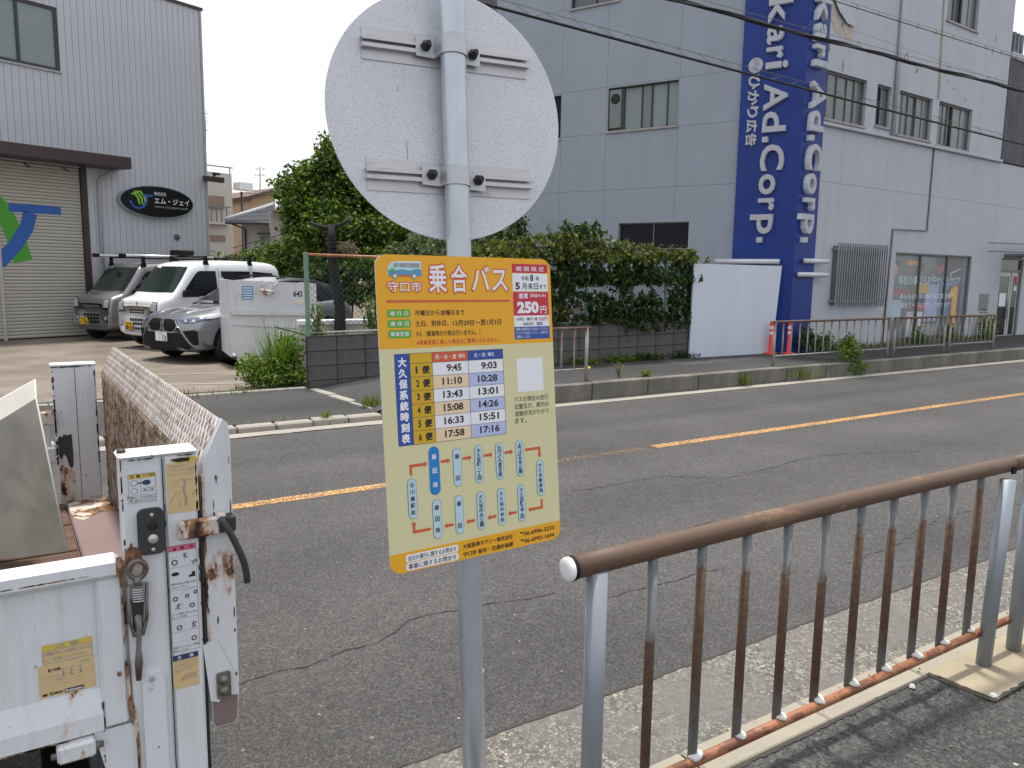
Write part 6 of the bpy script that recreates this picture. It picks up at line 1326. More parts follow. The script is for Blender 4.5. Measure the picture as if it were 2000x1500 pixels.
# ------------------------------------------------------------------ block wall, fence, garden
BWb = Vector((3.465, 10.40, .0)); wang = math.atan2(-.35, 6.835)
BWl = thing('block_wall', 'low dark grey concrete block wall under the green wire fence', 'wall', BWb, 0, rot=Euler((0, -R(.8), wang)))
LWL = 6.84; nb = 17; bw_ = LWL/nb; first_b = None
for r_ in range(4):
    for k in range(nb):
        z = -.12+.20*r_; x = k*bw_
        if first_b is None: first_b = MB().bbox(.004, bw_-.004, -.06, .06, .004, .196, 'block_concrete', .006).build('block', BWl, (x, 0, z))
        else: share(first_b, 'block', BWl, (x, rnd.uniform(-.003, .003), z))
MB().box(.0, LWL, -.045, .045, -.12, .66, 'joint_dark').build('mortar', BWl); MB().bbox(-.004, LWL+.004, -.066, .066, .68, .695, 'block_concrete', .004).build('wall_top', BWl)
WF_ = thing('wire_fence', 'green chain link fence with a rusty top rail on the block wall', 'fence', BWb+Vector((0, 0, .0)), 0, rot=Euler((0, -R(.8), wang)))
def mesh_panel(x0, x1, z0, z1, par, m='mesh_green', pitch=.08, r=.0022):
    b = MB(); h = z1-z0; k = x0-h
    while k < x1:
        for s_ in (1, -1):
            a0, a1 = k, k+h
            t0, t1 = max(0, (x0-a0)/h), min(1, (x1-a0)/h)
            if t1 > t0+.01:
                za, zb_ = (z0+h*t0, z0+h*t1) if s_ > 0 else (z1-h*t0, z1-h*t1)
                b.tube([(a0+h*t0, .002*s_, za), (a0+h*t1, .002*s_, zb_)], r, m, 3, cap=False, smooth=False)
        k += pitch
    o = b.build('wire_mesh', par); o['kind'] = 'stuff'; return o
pz = MB().bbox(-.027, .027, -.027, .027, .60, 1.80, 'post_green', .004).build('post', WF_, (.035, 0, 0)); share(pz, 'post', WF_, (1.55, 0, 0)); share(pz, 'post', WF_, (3.05, 0, 0))
MB().tube([(0, 0, 1.775), (3.1, 0, 1.70)], .020, 'fence_rust', 8).build('top_rail', WF_); MB().tube([(0.05, 0, .73), (3.1, 0, .73)], .014, 'low_wall', 8).build('bottom_rail', WF_); mesh_panel(.05, 3.05, .74, 1.75, WF_)
MB().tube([(.85, .02, .95), (1.6, .02, 1.66)], .006, 'twig', 5).build('brace_wire', WF_); MB().tube([(1.0, .02, .93), (1.7, .02, 1.6)], .006, 'post_green', 5).build('brace_wire', WF_)
FF = thing('trellis_fence', 'dark green wire fence section smothered in vines next to the white hoarding', 'fence', BWb+Vector((0, 0, 0)), 0, rot=Euler((0, -R(.8), wang)))
for x in (3.3, 4.6, 5.55, 6.28, 6.55, 6.80): MB().bbox(-.018, .018, -.018, .018, .60 if x < 6.7 else -.1, 1.93, 'fence_green' if x < 6.7 else 'frame_black', .003).build('post', FF, (x, 0, 0))
MB().box(3.3, 6.86, -.02, .02, 1.905, 1.935, 'frame_black').build('top_rail', FF); MB().box(3.0, 6.8, -.02, .02, .715, .745, 'fence_green').build('bottom_rail', FF); mesh_panel(3.3, 6.8, .76, 1.90, FF)
MB().prism([(6.80, -.15), (6.92, -.15), (6.92, 1.93), (6.86, 1.93)], 'frame_black', 'y', -.03, .02).build('end_strip', FF)

def leaves(b, lobes, n, size, m, rng, flat_=.35, shell=.45, droop=0, keep=None):
    tot = sum(l[3]*l[4]*l[5] for l in lobes); 
    for l in lobes:
        c_ = Vector(l[:3]); cnt = int(n*(l[3]*l[4]*l[5])**.75/sum((q[3]*q[4]*q[5])**.75 for q in lobes))
        for _ in range(cnt):
            d_ = Vector((rng.gauss(0, 1), rng.gauss(0, 1), rng.gauss(0, 1))).normalized(); r_ = (1-shell*rng.random()**1.6)*(1+.10*math.sin(7*d_.x+5*d_.z+l[0]*3)+.10*math.sin(11*d_.y+9*d_.z+l[1]))
            p = c_+Vector((d_.x*l[3], d_.y*l[4], d_.z*l[5]))*r_
            if keep and not keep(p): continue
            s_ = size*rng.uniform(.6, 1.3)
            nn = (d_*.5+Vector((rng.gauss(0, .6), rng.gauss(0, .6), rng.gauss(0, .6)+flat_))).normalized(); u = nn.cross(Vector((rng.gauss(0, 1), rng.gauss(0, 1), rng.gauss(0, 1)))).normalized(); v_ = nn.cross(u)
            b.add([p-u*s_*.5, p-v_*s_*.28+nn*s_*.06, p+u*s_*.5-nn*s_*.1-Vector((0, 0, droop*s_)), p+v_*s_*.28+nn*s_*.06], [(0, 1, 2), (0, 2, 3)], m)
def clumps(b, lobes, nclump, per, csize, size, m, rng, **kw):
    """leaf clusters sitting on the surface of the lobes, so that the crown has light and dark bunches with gaps"""
    ws = [(l[3]*l[4]+l[4]*l[5]+l[3]*l[5]) for l in lobes]; W_ = sum(ws)
    for l, w_ in zip(lobes, ws):
        for _ in range(max(1, int(nclump*w_/W_))):
            d_ = Vector((rng.gauss(0, 1), rng.gauss(0, 1), rng.gauss(0, 1))).normalized(); r_ = rng.uniform(.55, 1.05)
            c_ = Vector(l[:3])+Vector((d_.x*l[3], d_.y*l[4], d_.z*l[5]))*r_; cs = csize*rng.uniform(.6, 1.3)
            leaves(b, [(c_.x, c_.y, c_.z, cs, cs, cs*.75)], per, size, m, rng, **kw)
def trunk_tree(name, label, base, top, r0, limbs, bark='bark', cat='tree', group=None):
    t = thing(name, label, cat, base, 0, group); b = MB(Matrix.Translation(-Vector(base)))
    bz, tz = Vector(base), Vector(top); mid = (bz+tz)/2+Vector((.08, .05, 0)); b.tube([bz-Vector((0, 0, .1)), mid, tz], r0, bark, 10, radii=[r0*1.25, r0*.9, r0*.5])
    for lp in limbs: b.tube(lp, .04, bark, 6, radii=[r0*.45, r0*.3, r0*.15][:len(lp)])
    b.build('trunk', t); return t
def lobe(px, py, rpx, d, sq=1.0, dd=.8):
    p = at(px, py, d); r_ = rpx/1540*d; return (p.x, p.y, p.z, r_, r_*dd, r_*sq)
rg = random.Random(21)
# big garden tree (depth 21 m)
DT = 21.0
lb = [lobe(646, 300, 30, DT), lobe(655, 345, 48, DT), lobe(600, 352, 38, DT), lobe(570, 372, 34, DT+.5), lobe(620, 400, 50, DT), lobe(575, 410, 24, DT), lobe(690, 400, 62, DT), lobe(735, 430, 62, DT+1), lobe(640, 452, 60, DT-.5), lobe(700, 470, 66, DT-.5), lobe(590, 455, 36, DT), lobe(705, 330, 50, DT+1), lobe(760, 400, 60, DT+2), lobe(800, 450, 60, DT+2)]
g0 = at(668, 575, DT); g0.z = 0
bt = trunk_tree('garden_tree', 'large bushy green tree with a stepped crown behind the wire fence and round plate', g0, at(660, 380, DT), .13, [[at(664, 470, DT), at(620, 420, DT), at(590, 380, DT)], [at(664, 480, DT), at(710, 430, DT), at(740, 400, DT)], [at(662, 420, DT), at(650, 330, DT), at(646, 285, DT)]])
b = MB(Matrix.Translation(-g0)); clumps(b, lb, 760, 42, .26, .135, 'leaf_tree', rg); leaves(b, lb, 9000, .13, 'leaf_tree', rg, shell=.5); b.build('crown', bt)
# hedge behind the cars
lb = [lobe(425, 518, 17, 24), lobe(455, 521, 22, 24), lobe(490, 521, 28, 23.6), lobe(520, 506, 26, 23.6), lobe(550, 501, 34, 23), lobe(585, 504, 44, 22.5), lobe(540, 541, 36, 22.5), lobe(500, 546, 26, 23), lobe(600, 544, 44, 21), lobe(640, 549, 50, 20), lobe(700, 549, 50, 20), lobe(450, 541, 24, 24), lobe(640, 504, 44, 20.5), lobe(760, 534, 46, 20)]
g0 = at(560, 580, 23); g0.z = 0; hd = thing('hedge', 'yellow green garden hedge showing between the van roofs and the fence', 'hedge', g0); b = MB(Matrix.Translation(-g0)); clumps(b, lb, 460, 40, .24, .12, 'leaf_hedge', rg); leaves(b, lb, 6000, .12, 'leaf_hedge', rg)
o = b.build('foliage', hd); b = MB(Matrix.Translation(-g0))
for k in range(7): p = at(460+45*k, 560, 22.5); b.tube([(p.x, p.y, -.1), (p.x+.1, p.y, 1.3)], .03, 'bark', 5)
b.build('stem', hd)
# clipped olive shrub below the round plate, and dark ivy up the end of the building
lb = [lobe(865, 472, 38, 17), lobe(820, 480, 30, 17), lobe(905, 485, 36, 16.5), lobe(860, 505, 46, 16.5), lobe(775, 500, 26, 17)]
g0 = at(862, 575, 17); g0.z = 0; hd = trunk_tree('olive_shrub', 'grey green fine leaved shrub above the top edge of the yellow board', g0, at(862, 480, 17), .04, [[at(862, 520, 17), at(830, 490, 17)]], cat='shrub'); b = MB(Matrix.Translation(-g0)); leaves(b, lb, 9000, .07, 'leaf_olive', rg, shell=.7); b.build('foliage', hd)
g0 = Vector((10.9, 15.6, .1)); IV = thing('climbing_ivy', 'dark ivy climbing the side wall just right of the round plate', 'ivy', g0)
b = MB(Matrix.Translation(-g0)); lb = [lobe(1000, 455, 22, 16.8, 1.2), lobe(985, 480, 30, 16.6), lobe(1008, 435, 14, 16.9, 1.6), lobe(1000, 510, 36, 16.3), lobe(960, 490, 30, 16.5), lobe(930, 495, 30, 16.5)]
clumps(b, lb, 120, 40, .16, .10, 'leaf_vine', rg); b.build('foliage', IV); b = MB(Matrix.Translation(-g0)); b.tube([(10.9, 15.6, .0), tuple(at(1000, 460, 16.8))], .02, 'twig', 5); b.build('stem', IV)
# vines over the right half of the fence
ca, sa = math.cos(wang), math.sin(wang)
def wl3(x, y, z): return BWb+Vector((ca*x-sa*y, sa*x+ca*y, z+x*math.sin(R(.8))))
def vine(name, label, ranges, n, size, m, thick=.16):
    g0 = wl3(ranges[0][0], 0, .65); t = thing(name, label, 'vine', g0, 0, None); b = MB(Matrix.Translation(-g0)); bs_ = MB(Matrix.Translation(-g0))
    for (x0, x1, z0, z1, dens, th, mm_) in ranges:
        for _ in range(int(n*dens*(x1-x0)*(z1-z0))):
            x = rg.uniform(x0, x1); z = rg.uniform(z0, z1)
            if math.sin(x*5.3+1.2*z)+math.sin(z*8.1+x*2.7)+rg.uniform(-1.4, 1.4) < -1.6: continue
            if z > z0+(z1-z0)*(.62+.38*math.sin(x*3.1+z0)*math.sin(x*7.7+1)+rg.uniform(-.15, .25)): continue
            c_ = wl3(x, rg.gauss(0, th), z); leaves(b, [(c_.x, c_.y, c_.z, .05, .04, .05)], 5, size, mm_, rg, flat_=.2, droop=.3)
        for _ in range(int(10*dens*(x1-x0))):
            x = rg.uniform(x0, x1); bs_.tube([wl3(x, 0, z0), wl3(x+rg.uniform(-.2, .2), .03, (z0+z1)/2), wl3(x+rg.uniform(-.3, .3), 0, z1)], .004, 'twig', 4, cap=False)
    b.build('foliage', t); bs_.build('stem', t)
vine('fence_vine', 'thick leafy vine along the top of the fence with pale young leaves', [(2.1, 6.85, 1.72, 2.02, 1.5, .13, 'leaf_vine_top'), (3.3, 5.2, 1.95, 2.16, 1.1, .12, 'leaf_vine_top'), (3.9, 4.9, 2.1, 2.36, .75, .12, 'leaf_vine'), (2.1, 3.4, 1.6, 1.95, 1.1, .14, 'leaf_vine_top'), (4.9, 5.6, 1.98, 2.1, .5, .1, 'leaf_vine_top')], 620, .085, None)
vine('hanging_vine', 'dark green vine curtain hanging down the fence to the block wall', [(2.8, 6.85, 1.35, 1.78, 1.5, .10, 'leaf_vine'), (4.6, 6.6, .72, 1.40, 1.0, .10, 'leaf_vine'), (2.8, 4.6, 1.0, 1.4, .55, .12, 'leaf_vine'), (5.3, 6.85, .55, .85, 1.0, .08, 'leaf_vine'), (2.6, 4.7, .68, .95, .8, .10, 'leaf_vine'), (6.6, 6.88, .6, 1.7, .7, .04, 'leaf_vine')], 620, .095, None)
b = MB(); g0 = wl3(3.3, .25, .7)
dv = thing('dry_climber', 'brown dry leaves tangled low behind the fence', 'plant', g0); b = MB(Matrix.Translation(-g0))
for _ in range(240): x = rg.uniform(2.9, 4.7); c_ = wl3(x, .12+rg.gauss(0, .05), rg.uniform(.7, .98)); leaves(b, [(c_.x, c_.y, c_.z, .04, .03, .04)], 3, .07, 'dry_leaf', rg)
b.build('foliage', dv)
tk = None
for (x, lab) in ((3.35, 'dark gnarled trunk in the vines nearest the yellow board'), (4.35, 'second dark trunk hidden in the fence vines')):
    g0 = wl3(x, .45, .0); t = trunk_tree('vine_trunk', lab, g0, g0+Vector((.05, 0, 1.7)), .085, [[g0+Vector((.03, 0, 1.0)), g0+Vector((.35, 0, 1.5))], [g0+Vector((0, 0, .9)), g0+Vector((-.3, .05, 1.4))]], 'bark_dark', 'tree trunk')
# cut dark tree behind the fence
g0 = at(662, 640, 12.3); g0.z = .1
t = thing('pollarded_tree', 'dark bare pollarded trunk with two stub arms behind the wire fence', 'tree', g0); b = MB(Matrix.Translation(-g0))
pts = [g0, at(664, 600, 12.3), at(650, 520, 12.3), at(648, 470, 12.3), at(647, 440, 12.3)]
b.tube(pts, .08, 'bark_dark', 12, radii=[.10, .085, .075, .070, .074]); 
for k in range(26): q = pts[3]+(pts[1]-pts[3])*rg.random(); b.tube([q+Vector((rg.uniform(-.07, .07), -.05, 0)), q+Vector((rg.uniform(-.09, .09), -.09, .03))], .012, 'bark_dark', 4)
b.build('trunk', t); b = MB(Matrix.Translation(-g0)); b.tube([at(645, 447, 12.3), at(625, 443, 12.2), at(606, 435, 12.2)], .03, 'bark_dark', 7, radii=[.04, .033, .028]); b.build('left_stub', t)
b = MB(Matrix.Translation(-g0)); b.tube([at(655, 442, 12.3), at(668, 438, 12.2), at(680, 430, 12.2)], .03, 'bark_dark', 7, radii=[.035, .03, .032])
for k in range(8): b.tube([at(679, 431, 12.2), at(680+rg.uniform(-6, 8), 424+rg.uniform(-5, 4), 12.2)], .006, 'twig', 4)
b.build('right_stub', t)
g0 = at(678, 485, 12.1); t = thing('dry_root_ball', 'pale dry tangled root clump caught on the fence top right of the bare trunk', 'plant', g0); b = MB(Matrix.Translation(-g0))
for k in range(150): 
    d_ = Vector((rg.gauss(0, 1), rg.gauss(0, 1), rg.gauss(0, 1))).normalized(); p = g0+Vector((d_.x*.13, d_.y*.09, d_.z*.08)); b.tube([p, p+Vector((rg.uniform(-.07, .07), rg.uniform(-.04, .04), rg.uniform(-.05, .06)))], .005, 'twig', 3, cap=False)
b.build('roots', t)
# low white wall and a turquoise tank in the garden
t = thing('garden_wall', 'low pale capped wall seen through the wire fence', 'wall', wl3(.35, 1.6, .1), wang); MB().box(0, 3.4, 0, .12, -.1, .62, 'low_wall').build('wall', t); MB().bbox(-.02, 3.42, -.03, .15, .62, .70, 'plate_white', .01).build('coping', t)
t = thing('turquoise_tub', 'turquoise plastic tub on the low garden wall', 'tub', wl3(1.9, 1.65, .80), wang); MB().prism([(0, 0), (.7, 0), (.75, .16), (-.05, .16)], 'stop_pale', 'y', 0, .3).build('tub', t)
# folded wire cage by the corner post
g0 = Vector((3.38, 10.95, -.0)); t = thing('wire_cage', 'black folding wire cage standing behind the weeds at the wall end', 'cage', g0, R(-4)); b = MB()
for k in range(9): 
    x = -.12+.13*k; b.tube([(x, 0, .05), (x+.01, 0, .62+.03*math.sin(k*2))], .006, 'frame_black', 4); b.tube([(x, .2, .05), (x, .2, .6)], .005, 'frame_black', 4)
for k in range(8): z = .1+.07*k; b.tube([(-.14, 0, z), (.95, 0, z-.02)], .004, 'frame_black', 4)
b.build('wire_grid', t); b = MB(); b.tube([(-.16, -.02, .78), (.25, 0, .66), (.6, 0, .70), (.98, 0, .60)], .012, 'frame_black', 5); b.tube([(-.1, 0, .05), (-.09, 0, .72)], .012, 'frame_black', 5); b.build('cage_frame', t)

# weeds
def tuft(name, label, c_, n, h, spread, m='grass_blade', wd=.006, group=None, cat='weeds'):
    t = thing(name, label, cat, c_, 0, group); b = MB()
    for _ in range(n):
        a_ = rg.uniform(0, 6.283); r_ = spread*rg.random(); x, y = r_*math.cos(a_), r_*math.sin(a_); hh_ = h*rg.uniform(.4, 1); lean = rg.uniform(.1, .6)*hh_
        u = Vector((math.cos(a_+1.57), math.sin(a_+1.57), 0))*wd; p0 = Vector((x, y, 0)); p1 = p0+Vector((math.cos(a_)*lean*.4, math.sin(a_)*lean*.4, hh_*.6)); p2 = p0+Vector((math.cos(a_)*lean, math.sin(a_)*lean, hh_))
        b.add([p0-u, p0+u, p1+u*.7, p1-u*.7, p2], [(0, 1, 2, 3), (3, 2, 4)], m)
    b.build('blades', t); return t
def bush(name, label, c_, lbs, n, size, m, cat='weeds', group=None, stems=8):
    t = thing(name, label, cat, c_, 0, group); b = MB(); leaves(b, lbs, n, size, m, rg, flat_=.3, shell=.85); b.build('foliage', t); b = MB()
    for k in range(stems): l = lbs[k % len(lbs)]; b.tube([(l[0]*.4, l[1]*.4, 0), (l[0]+rg.uniform(-.1, .1), l[1], l[2]+l[5]*.7)], .005, 'twig', 4)
    b.build('stem', t); return t
bush('weed_bush', 'bright green weed bush growing against the end of the block wall', (3.18, 10.75, -.02), [(0, 0, .2, .34, .26, .22), (.15, .1, .45, .26, .22, .26), (-.34, .0, .26, .26, .2, .22), (.2, -.15, .15, .22, .15, .14), (-.1, -.1, .12, .4, .2, .13)], 5200, .05, 'leaf_weed')
tuft('tall_weeds', 'tall pale grassy weeds above the bright weed bush', (3.25, 10.9, .1), 260, .85, .26, 'leaf_weed', .007)
bush('climbing_weed', 'weed climbing the green corner post of the fence', (3.62, 10.42, .68), [(0, 0, .22, .10, .08, .25), (.08, .0, .0, .14, .1, .1)], 260, .055, 'leaf_weed')
bush('fence_weed', 'leafy weed rising through the wire fence beside the yellow board', tuple(wl3(.95, .15, .70)), [(0, 0, .25, .12, .1, .3), (.1, 0, .1, .16, .1, .12)], 300, .06, 'leaf_weed'); bush('fern_weed', 'arching fern-like weed behind the fence at the board edge', tuple(wl3(1.45, .25, .68)), [(0, 0, .15, .22, .15, .2), (.2, 0, .2, .2, .14, .22)], 420, .06, 'leaf_weed')
tuft('grass_tuft', 'grass tuft at the end of the flush edging stone', (3.66, 8.62, -.03), 170, .16, .16); tuft('grass_tuft', 'small grass tuft in a kerb joint left of the sign board', (2.93, 8.22, -.05), 60, .12, .06); tuft('grass_tuft', 'grass tuft in the gutter beside the ramped kerb stone', (3.78, 8.12, -.1), 110, .14, .12)
tuft('grass_tuft', 'thin weeds on the drive edging near the truck', (1.9, 10.33, 0), 50, .10, .5); tuft('grass_tuft', 'weeds along the drive edging left of the weed bush', (2.6, 10.36, 0), 60, .08, .35)
bush('kerb_weed', 'large weed clump growing over the far kerb in front of the railing', (12.35, 8.20, .05), [(0, 0, .22, .30, .12, .24), (.1, -.06, -.02, .28, .1, .14), (.0, .05, .45, .16, .1, .15)], 900, .06, 'leaf_weed'); tuft('kerb_grass', 'dry grass hanging over the far kerb left of the large weed clump', (10.9, 8.12, -.03), 120, .22, .3); tuft('kerb_grass', 'grass on the far kerb face near the hoarding', (9.55, 8.13, -.06), 90, .22, .12)
bush('small_weed', 'small bright weed on the far pavement by the short railing', (7.72, 8.36, .13), [(0, 0, .05, .10, .07, .06)], 110, .05, 'leaf_weed'); bush('small_weed', 'thin upright weed beside the short railing end', (7.35, 8.5, .13), [(0, 0, .1, .03, .03, .11)], 30, .04, 'leaf_weed')
for k, (x, lab) in enumerate(((7.9, 'low weeds at the wall foot behind the short railing'), (8.7, 'low weeds at the middle of the wall foot'), (9.3, 'dense low weeds at the right part of the wall foot'), (10.15, 'trailing ivy at the foot of the white hoarding'))):
    bush('wall_weed', lab, (x, 10.0, .12), [(-.15, 0, .06, .25, .08, .09), (.15, -.03, .05, .22, .1, .07)], 260+60*k, .055, 'leaf_vine' if k > 1 else 'leaf_weed')
def wfp(x, y, z): q = Matrix.Rotation(WR, 4, 'Z') @ Vector((x, y, z)); return tuple(WB+q)
bush('wall_shrub', 'dark leafy plant at the foot of the blue corner sign', wfp(.25, -.25, 0), [(0, 0, .25, .25, .12, .28), (.3, 0, .2, .2, .1, .2)], 500, .07, 'leaf_vine', 'plant')
bush('wall_shrub', 'green plant below the barred window grille', wfp(1.0, -.2, 0), [(0, 0, .2, .25, .1, .2), (.6, 0, .12, .35, .1, .12)], 420, .07, 'leaf_weed', 'plant')
for k, (x, lab) in enumerate(((4.6, 'leafy plant at the left foot of the shop window'), (6.1, 'leafy plant at the right foot of the shop window'))): bush('wall_shrub', lab, wfp(x, -.18, 0), [(0, 0, .22, .22, .1, .24), (.25, 0, .12, .2, .08, .12)], 380, .06, 'leaf_weed', 'plant')
bush('flowering_shrub', 'tall leafy shrub between the shop window and the door', wfp(7.75, -.2, 0), [(0, 0, .35, .18, .12, .36), (.45, 0, .3, .2, .12, .3), (.2, 0, .1, .3, .12, .12)], 700, .07, 'leaf_weed', 'shrub')
b = MB()
for _ in range(900):
    x = rg.uniform(1.3, 8.6); p = Vector(wfp(x, -rg.random()**2*.18, 0)); a_ = rg.uniform(0, 6.28); u = Vector((math.cos(a_), math.sin(a_), 0))*.012; b.add([p-u, p+u, p+Vector((rg.gauss(0, .03), rg.gauss(0, .03), rg.uniform(.04, .14)))], [(0, 1, 2)], 'grass_blade')
o = b.build('wall_foot_grass'); tag(o, 'strip of short grass along the foot of the white building', 'grass'); o['kind'] = 'stuff'
b = MB()
for _ in range(700):
    x = rg.uniform(-6, 3.3) if rg.random() < .6 else rg.uniform(4.6, 18); y = 8.135 if x > 3.5 else rg.choice((8.13, 10.28, 8.3)); p = Vector((x, y+rg.gauss(0, .012), -.1 if y < 8.2 else -.02)); a_ = rg.uniform(0, 6.28); u = Vector((math.cos(a_), math.sin(a_), 0))*.006
    b.add([p-u, p+u, p+Vector((rg.gauss(0, .02), rg.gauss(0, .02), rg.uniform(.015, .06)))], [(0, 1, 2)], 'grass_blade')
o = b.build('joint_grass'); tag(o, 'sparse grass in the joints of the far kerb', 'grass'); o['kind'] = 'stuff'
# litter: shell-white chips by the footing, pebbles
for (x, y, s_, lab) in ((3.06, 1.335, .018, 'white paint chip at the near corner of the concrete footing'), (2.86, 1.535, .012, 'small white paint flake on the near kerb edge')):
    b = MB(); b.lathe([(0, .012), (s_*.6, .010), (s_, 0)], 'weld_white', n=7, smooth=False); o = b.build('paint_chip', None, (x, y, .008)); tag(o, lab, 'debris')
b = MB()
for _ in range(260):
    x, y = rg.uniform(1.5, 6), rg.uniform(1.15, 1.75); s_ = rg.uniform(.002, .006); z = .004 if y < 1.6 else .008; b.add([(x-s_, y, z), (x, y-s_, z), (x+s_, y, z), (x, y+s_, z), (x, y, z+s_)], [(0, 1, 4), (1, 2, 4), (2, 3, 4), (3, 0, 4)], 'gutter_aggregate' if rg.random() < .7 else 'bark_dark')
o = b.build('grit'); tag(o, 'loose grit scattered along the near kerb', 'gravel'); o['kind'] = 'stuff'

# ------------------------------------------------------------------ houses far behind
def corner(px, py, d): p = at(px, py, d); return p
# three storey cream house
p = corner(452, 340, 38); t = thing('cream_house', 'cream three storey house with brown shutters beyond the parked vans', 'house', (p.x, p.y, 0), R(16)); hz = p.z
MB().box(-6, 0, 0, 7, 0, hz, 'house_cream').build('wall', t)
b = MB(); 
for x in (-6, -4.5, -3, -1.6, -.1): b.box(x-.02, x+.02, -.05, -.01, hz, hz+.28, 'window_frame')
b.box(-6, .05, -.05, -.01, hz+.26, hz+.31, 'window_frame'); b.build('roof_railing', t)
z1 = at(440, 385, 38).z; z0 = at(440, 415, 38).z
b = MB(); b.box(-2.6, -.45, -.06, 0, z0+.15, z1, 'shutter_brown'); b.build('window_shutter', t)
for k in range(9): MB().box(-2.6+.26*k, -2.56+.26*k, -.35, -.31, z0-.5, z0+.2, 'window_frame').build('baluster', t)
MB().box(-2.7, -.3, -.37, -.29, z0+.2, z0+.25, 'window_frame').build('balcony_rail', t); MB().box(-2.7, -.3, -.35, 0, z0-.6, z0-.5, 'house_cream').build('balcony_floor', t); MB().box(-2.6, -.45, -.05, 0, .2+at(430, 480, 38).z, at(430, 460, 38).z, 'shutter_brown').build('window_shutter', t)
MB().box(.25, .95, -.3, .3, at(450, 369, 38).z, at(450, 355, 38).z, 'plate_white').build('meter_box', t); MB().tube([(.5, 0, 0), (.5, 0, at(450, 372, 38).z)], .05, 'frame_dark', 6).build('conduit', t)
# tiled hip roof house
E1, E2 = at(441, 431, 31), at(575, 436, 31); ang = math.atan2(E2.y-E1.y, E2.x-E1.x); t = thing('tiled_house', 'low house with a blue grey tiled hip roof and small window', 'house', (E1.x, E1.y, 0), ang)
Lh = (E2-E1).length; ez = E1.z; rz = at(478, 396, 33).z; b = MB(); b.box(.5, Lh-.3, .5, 6, 0, ez+.05, 'house_beige'); b.build('wall', t)
b = MB(); b.add([(0, 0, ez), (Lh, 0, ez), (Lh, 6.6, ez), (0, 6.6, ez), (.9, 3.3, rz), (Lh, 3.3, rz), (-.0, 0, ez-.08), (Lh, 0, ez-.08)], [(0, 1, 5, 4), (3, 4, 5, 2), (0, 4, 3), (0, 6, 7, 1)], 'roof_tile'); rf = b.build('roof', t)
nrm = Vector((0, -(rz-ez), 3.3)).normalized()
q0 = None
for j in range(12):
    yy = 3.3*j/12; zz_ = ez+(rz-ez)*j/12; xs0 = .9*j/12
    w_ = Lh-xs0; 
    MB().box(xs0, Lh, yy-.02, yy+.26, zz_+.015, zz_+.045, 'roof_tile').build('tile_course', rf)
MB().tube([(0, 0, ez+.05), (.9, 3.3, rz+.05)], .09, 'roof_tile', 6).build('hip_ridge', rf); MB().tube([(.9, 3.3, rz+.05), (Lh, 3.3, rz+.05)], .10, 'roof_tile', 6).build('ridge', rf)
MB().tube([(0, -.05, ez-.08), (Lh, -.05, ez-.08)], .06, 'frame_dark', 6).build('gutter', t); MB().tube([(.62, .4, 0), (.62, .4, ez-.3), (.2, 0, ez-.1)], .045, 'frame_dark', 6).build('downpipe', t)
wz = at(498, 464, 31).z; window(t, IDT, 1.20, 1.52, wz-.28, wz+.08, .5, (.5,), 'pane_mid', sill=False, depth=.0); MB().box(1.1, 1.62, .25, .5, wz+.16, wz+.2, 'frame_dark').build('window_hood', t)
# tan gable house, grey block, second white gable end
p = at(512, 392, 44); t = thing('tan_house', 'tan house with a gable roof behind the tiled roof', 'house', (p.x, p.y, 0), R(10)); b = MB(); zt_ = at(530, 370, 44).z; zl = at(492, 386, 44).z
b.prism([(-.6, 0), (6, 0), (6, zt_), (1.1, zt_), (-.6, zl)], 'house_tan', 'y', 0, 6); b.build('wall', t); b = MB(); b.prism([(-.9, zl-.15), (1.1, zt_+.05), (6.3, zt_+.05), (6.3, zt_+.2), (1.0, zt_+.2), (-.95, zl)], 'brown_trim', 'y', -.3, 6.2); b.build('roof', t); MB().box(1.3, 6, -.08, 0, zl-.9, zl-.6, 'brown_trim').build('band', t)
p = at(455, 405, 48); t = thing('grey_block', 'small grey flat-roofed block with a rooftop tank behind the tiled house', 'house', (p.x, p.y, 0), R(14)); zt_ = at(470, 383, 48).z; MB().box(0, 1.45, 0, 5, 0, zt_, 'house_grey').build('wall', t); MB().lathe([(0, .5), (.25, .42), (.32, .2), (.32, 0)], 'plate_white', c=(.9, .5, zt_), n=12).build('roof_tank', t); MB().box(.9, 1.2, -.02, 0, zt_-.9, zt_-.5, 'pane_dark').build('window', t)
p = at(540, 410, 27); t = thing('tiled_porch_roof', 'small pale tiled gable corner poking out beside the garden tree', 'roof', (p.x, p.y, p.z), R(16)); b = MB()
for k in range(8): b.tube([(k*.16, .0-.02*k, .0+.03*k), (k*.16+.35, .5, .40+.03*k)], .06, 'plate_white', 6)
b.build('tile_row', t); MB().prism([(-.1, -.08), (1.6, -.08), (1.6, -.9), (-.0, -.9)], 'house_beige', 'y', .25, .4).build('gable', t); MB().box(-.1, 1.6, -.05, .1, -.1, -.04, 'brown_trim').build('eave', t)
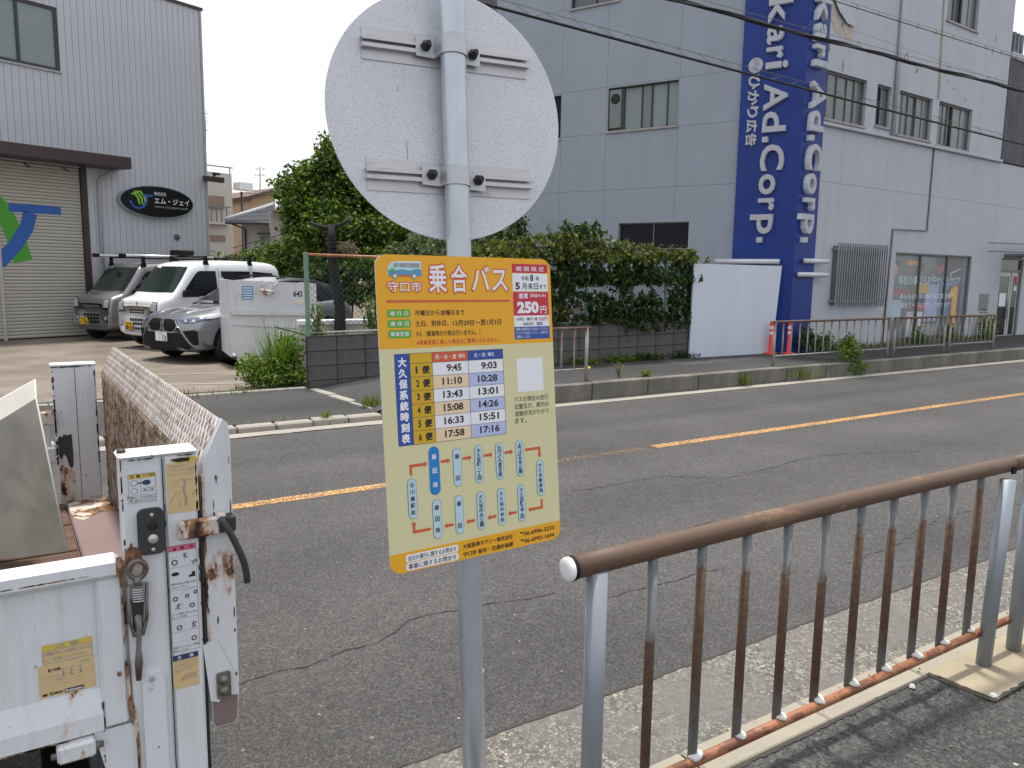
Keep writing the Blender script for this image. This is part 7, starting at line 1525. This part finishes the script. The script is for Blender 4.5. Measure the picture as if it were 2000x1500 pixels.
# tv aerial, overhead line
p = at(508, 400, 46); p2 = at(508, 325, 46); t = thing('tv_aerial', 'thin roof television aerial against the white sky', 'aerial', (p.x, p.y, p.z)); o_ = Vector(p); b = MB(Matrix.Translation(-o_)); b.tube([p, p2], .03, 'window_frame', 6); b.build('mast', t)
for dy in (5, 17): 
    q = at(508, 325+dy, 46); b = MB(Matrix.Translation(-o_)); w2 = .3 if dy == 5 else .28*(1 if dy < 12 else 1.2); b.tube([q-RT*w2*.8, q+RT*w2], .015, 'window_frame', 5)
    for k in range(3): e = q+RT*(w2*(-.8+.7*k)); b.tube([e-Vector((0, 0, .1)), e+Vector((0, 0, .1))], .01, 'window_frame', 4)
    b.build('crossbar', t)
p = at(402, 265, 40); t = thing('tv_aerial', 'small aerial tip at the right edge of the clad workshop', 'aerial', p); o_ = Vector(p); b = MB(Matrix.Translation(-o_)); b.tube([at(402, 330, 40), at(402, 215, 40)], .02, 'window_frame', 5)
for y_ in (221, 236, 254): b.tube([at(399, y_, 40), at(407, y_+1, 40)], .014, 'window_frame', 4)
b.build('mast', t)
p0, p1 = at(452, 377, 40), at(600, 368, 40); o_ = Vector(p0); t = thing('overhead_wire', 'thin wires strung between the far houses', 'wire', p0); b = MB(Matrix.Translation(-o_))
for k in (0, 1): b.tube([p0+Vector((0, 0, .25*k)), (p0+p1)/2+Vector((0, 0, -.15+.1*k)), p1+Vector((0, 0, .25*k))], .012, 'cable_steel', 4)
b.build('wire_pair', t); p0, p1 = at(455, 484, 25), at(560, 455, 25); t = thing('overhead_wire', 'single dark wire crossing the low house wall behind the hedge', 'wire', p0); MB(Matrix.Translation(-Vector(p0))).tube([p0, p1], .012, 'cable_black', 4).build('wire', t)

# ------------------------------------------------------------------ overhead cables along the street
def zig(pts, top, step, m, r):
    return None
def cable(label, p0, p1, Y, r, mess, lash, r2=.004, xs=(-14, 34)):
    def onY(px, py):
        d_ = FW+RT*((px-1000)/F)-UP*((py-750)/F); return CAM+d_*((Y-CAM.y)/d_.y)
    a, c_ = onY(*p0), onY(*p1); sl = (c_.z-a.z)/(c_.x-a.x); xm = (a.x+c_.x)/2
    def z(x): return a.z+sl*(x-a.x)+.00045*(x-a.x)*(x-c_.x)
    o_ = Vector((a.x, Y, a.z)); t = thing('overhead_cable', label, 'cable', o_); T_ = Matrix.Translation(-o_); x = xs[0]; P = []
    while x <= xs[1]: P.append(Vector((x, Y, z(x)))); x += .5
    if r: b = MB(T_); b.tube(P, r, 'cable_black', 7); b.build('cable', t)
    up_ = mess
    b = MB(T_); b.tube([q+Vector((0, 0, up_)) for q in P], r2, 'cable_steel', 5); b.build('messenger_wire', t)
    if lash:
        b = MB(T_); x = xs[0]; Q = []; k = 0
        while x < xs[1]: Q.append(Vector((x, Y, z(x)+(up_ if k % 2 else r*.6)))); x += lash/2; k += 1
        b.tube(Q, .0028, 'cable_steel', 3, cap=False, smooth=False); b.build('lashing', t)
    return t, T_, z, P
Yc = 7.9
cable('lowest overhead cable with zigzag lashing crossing the blue sign', (1000, 22), (1800, 232), Yc, .017, .09, .42)
t, T_, z, P = cable('thick overhead cable bundle across the middle of the white building', (1450, 35), (2000, 178), Yc, .022, .09, 0, xs=(2, 34))
b = MB(T_); b.tube([q+Vector((0, .03*math.sin(i*.9), .028*math.cos(i*.9))) for i, q in enumerate(P)], .013, 'cable_black', 6); b.tube([q+Vector((0, .03*math.sin(i*.9+2), .03*math.cos(i*.9+2))) for i, q in enumerate(P)], .010, 'cable_black', 6); b.build('twisted_pair', t)
for k in range(20): x = 5+1.3*k; MB(T_).tube([(x+.05*math.cos(j*.7), Yc, z(x)+.045+.06*math.sin(j*.7)) for j in range(10)], .004, 'cable_steel', 4).build('hanger_ring', t)
t, T_, z, P = cable('thin topmost overhead wire with hanger rings near the roof of the white building', (1640, 5), (1960, 105), Yc, .007, .05, 0, r2=.003, xs=(9, 34))
for k in range(28): x = 9.2+.55*k; MB(T_).tube([(x+.03*math.cos(j*.7), Yc, z(x)+.015+.04*math.sin(j*.7)) for j in range(10)], .003, 'cable_steel', 4).build('hanger_ring', t)
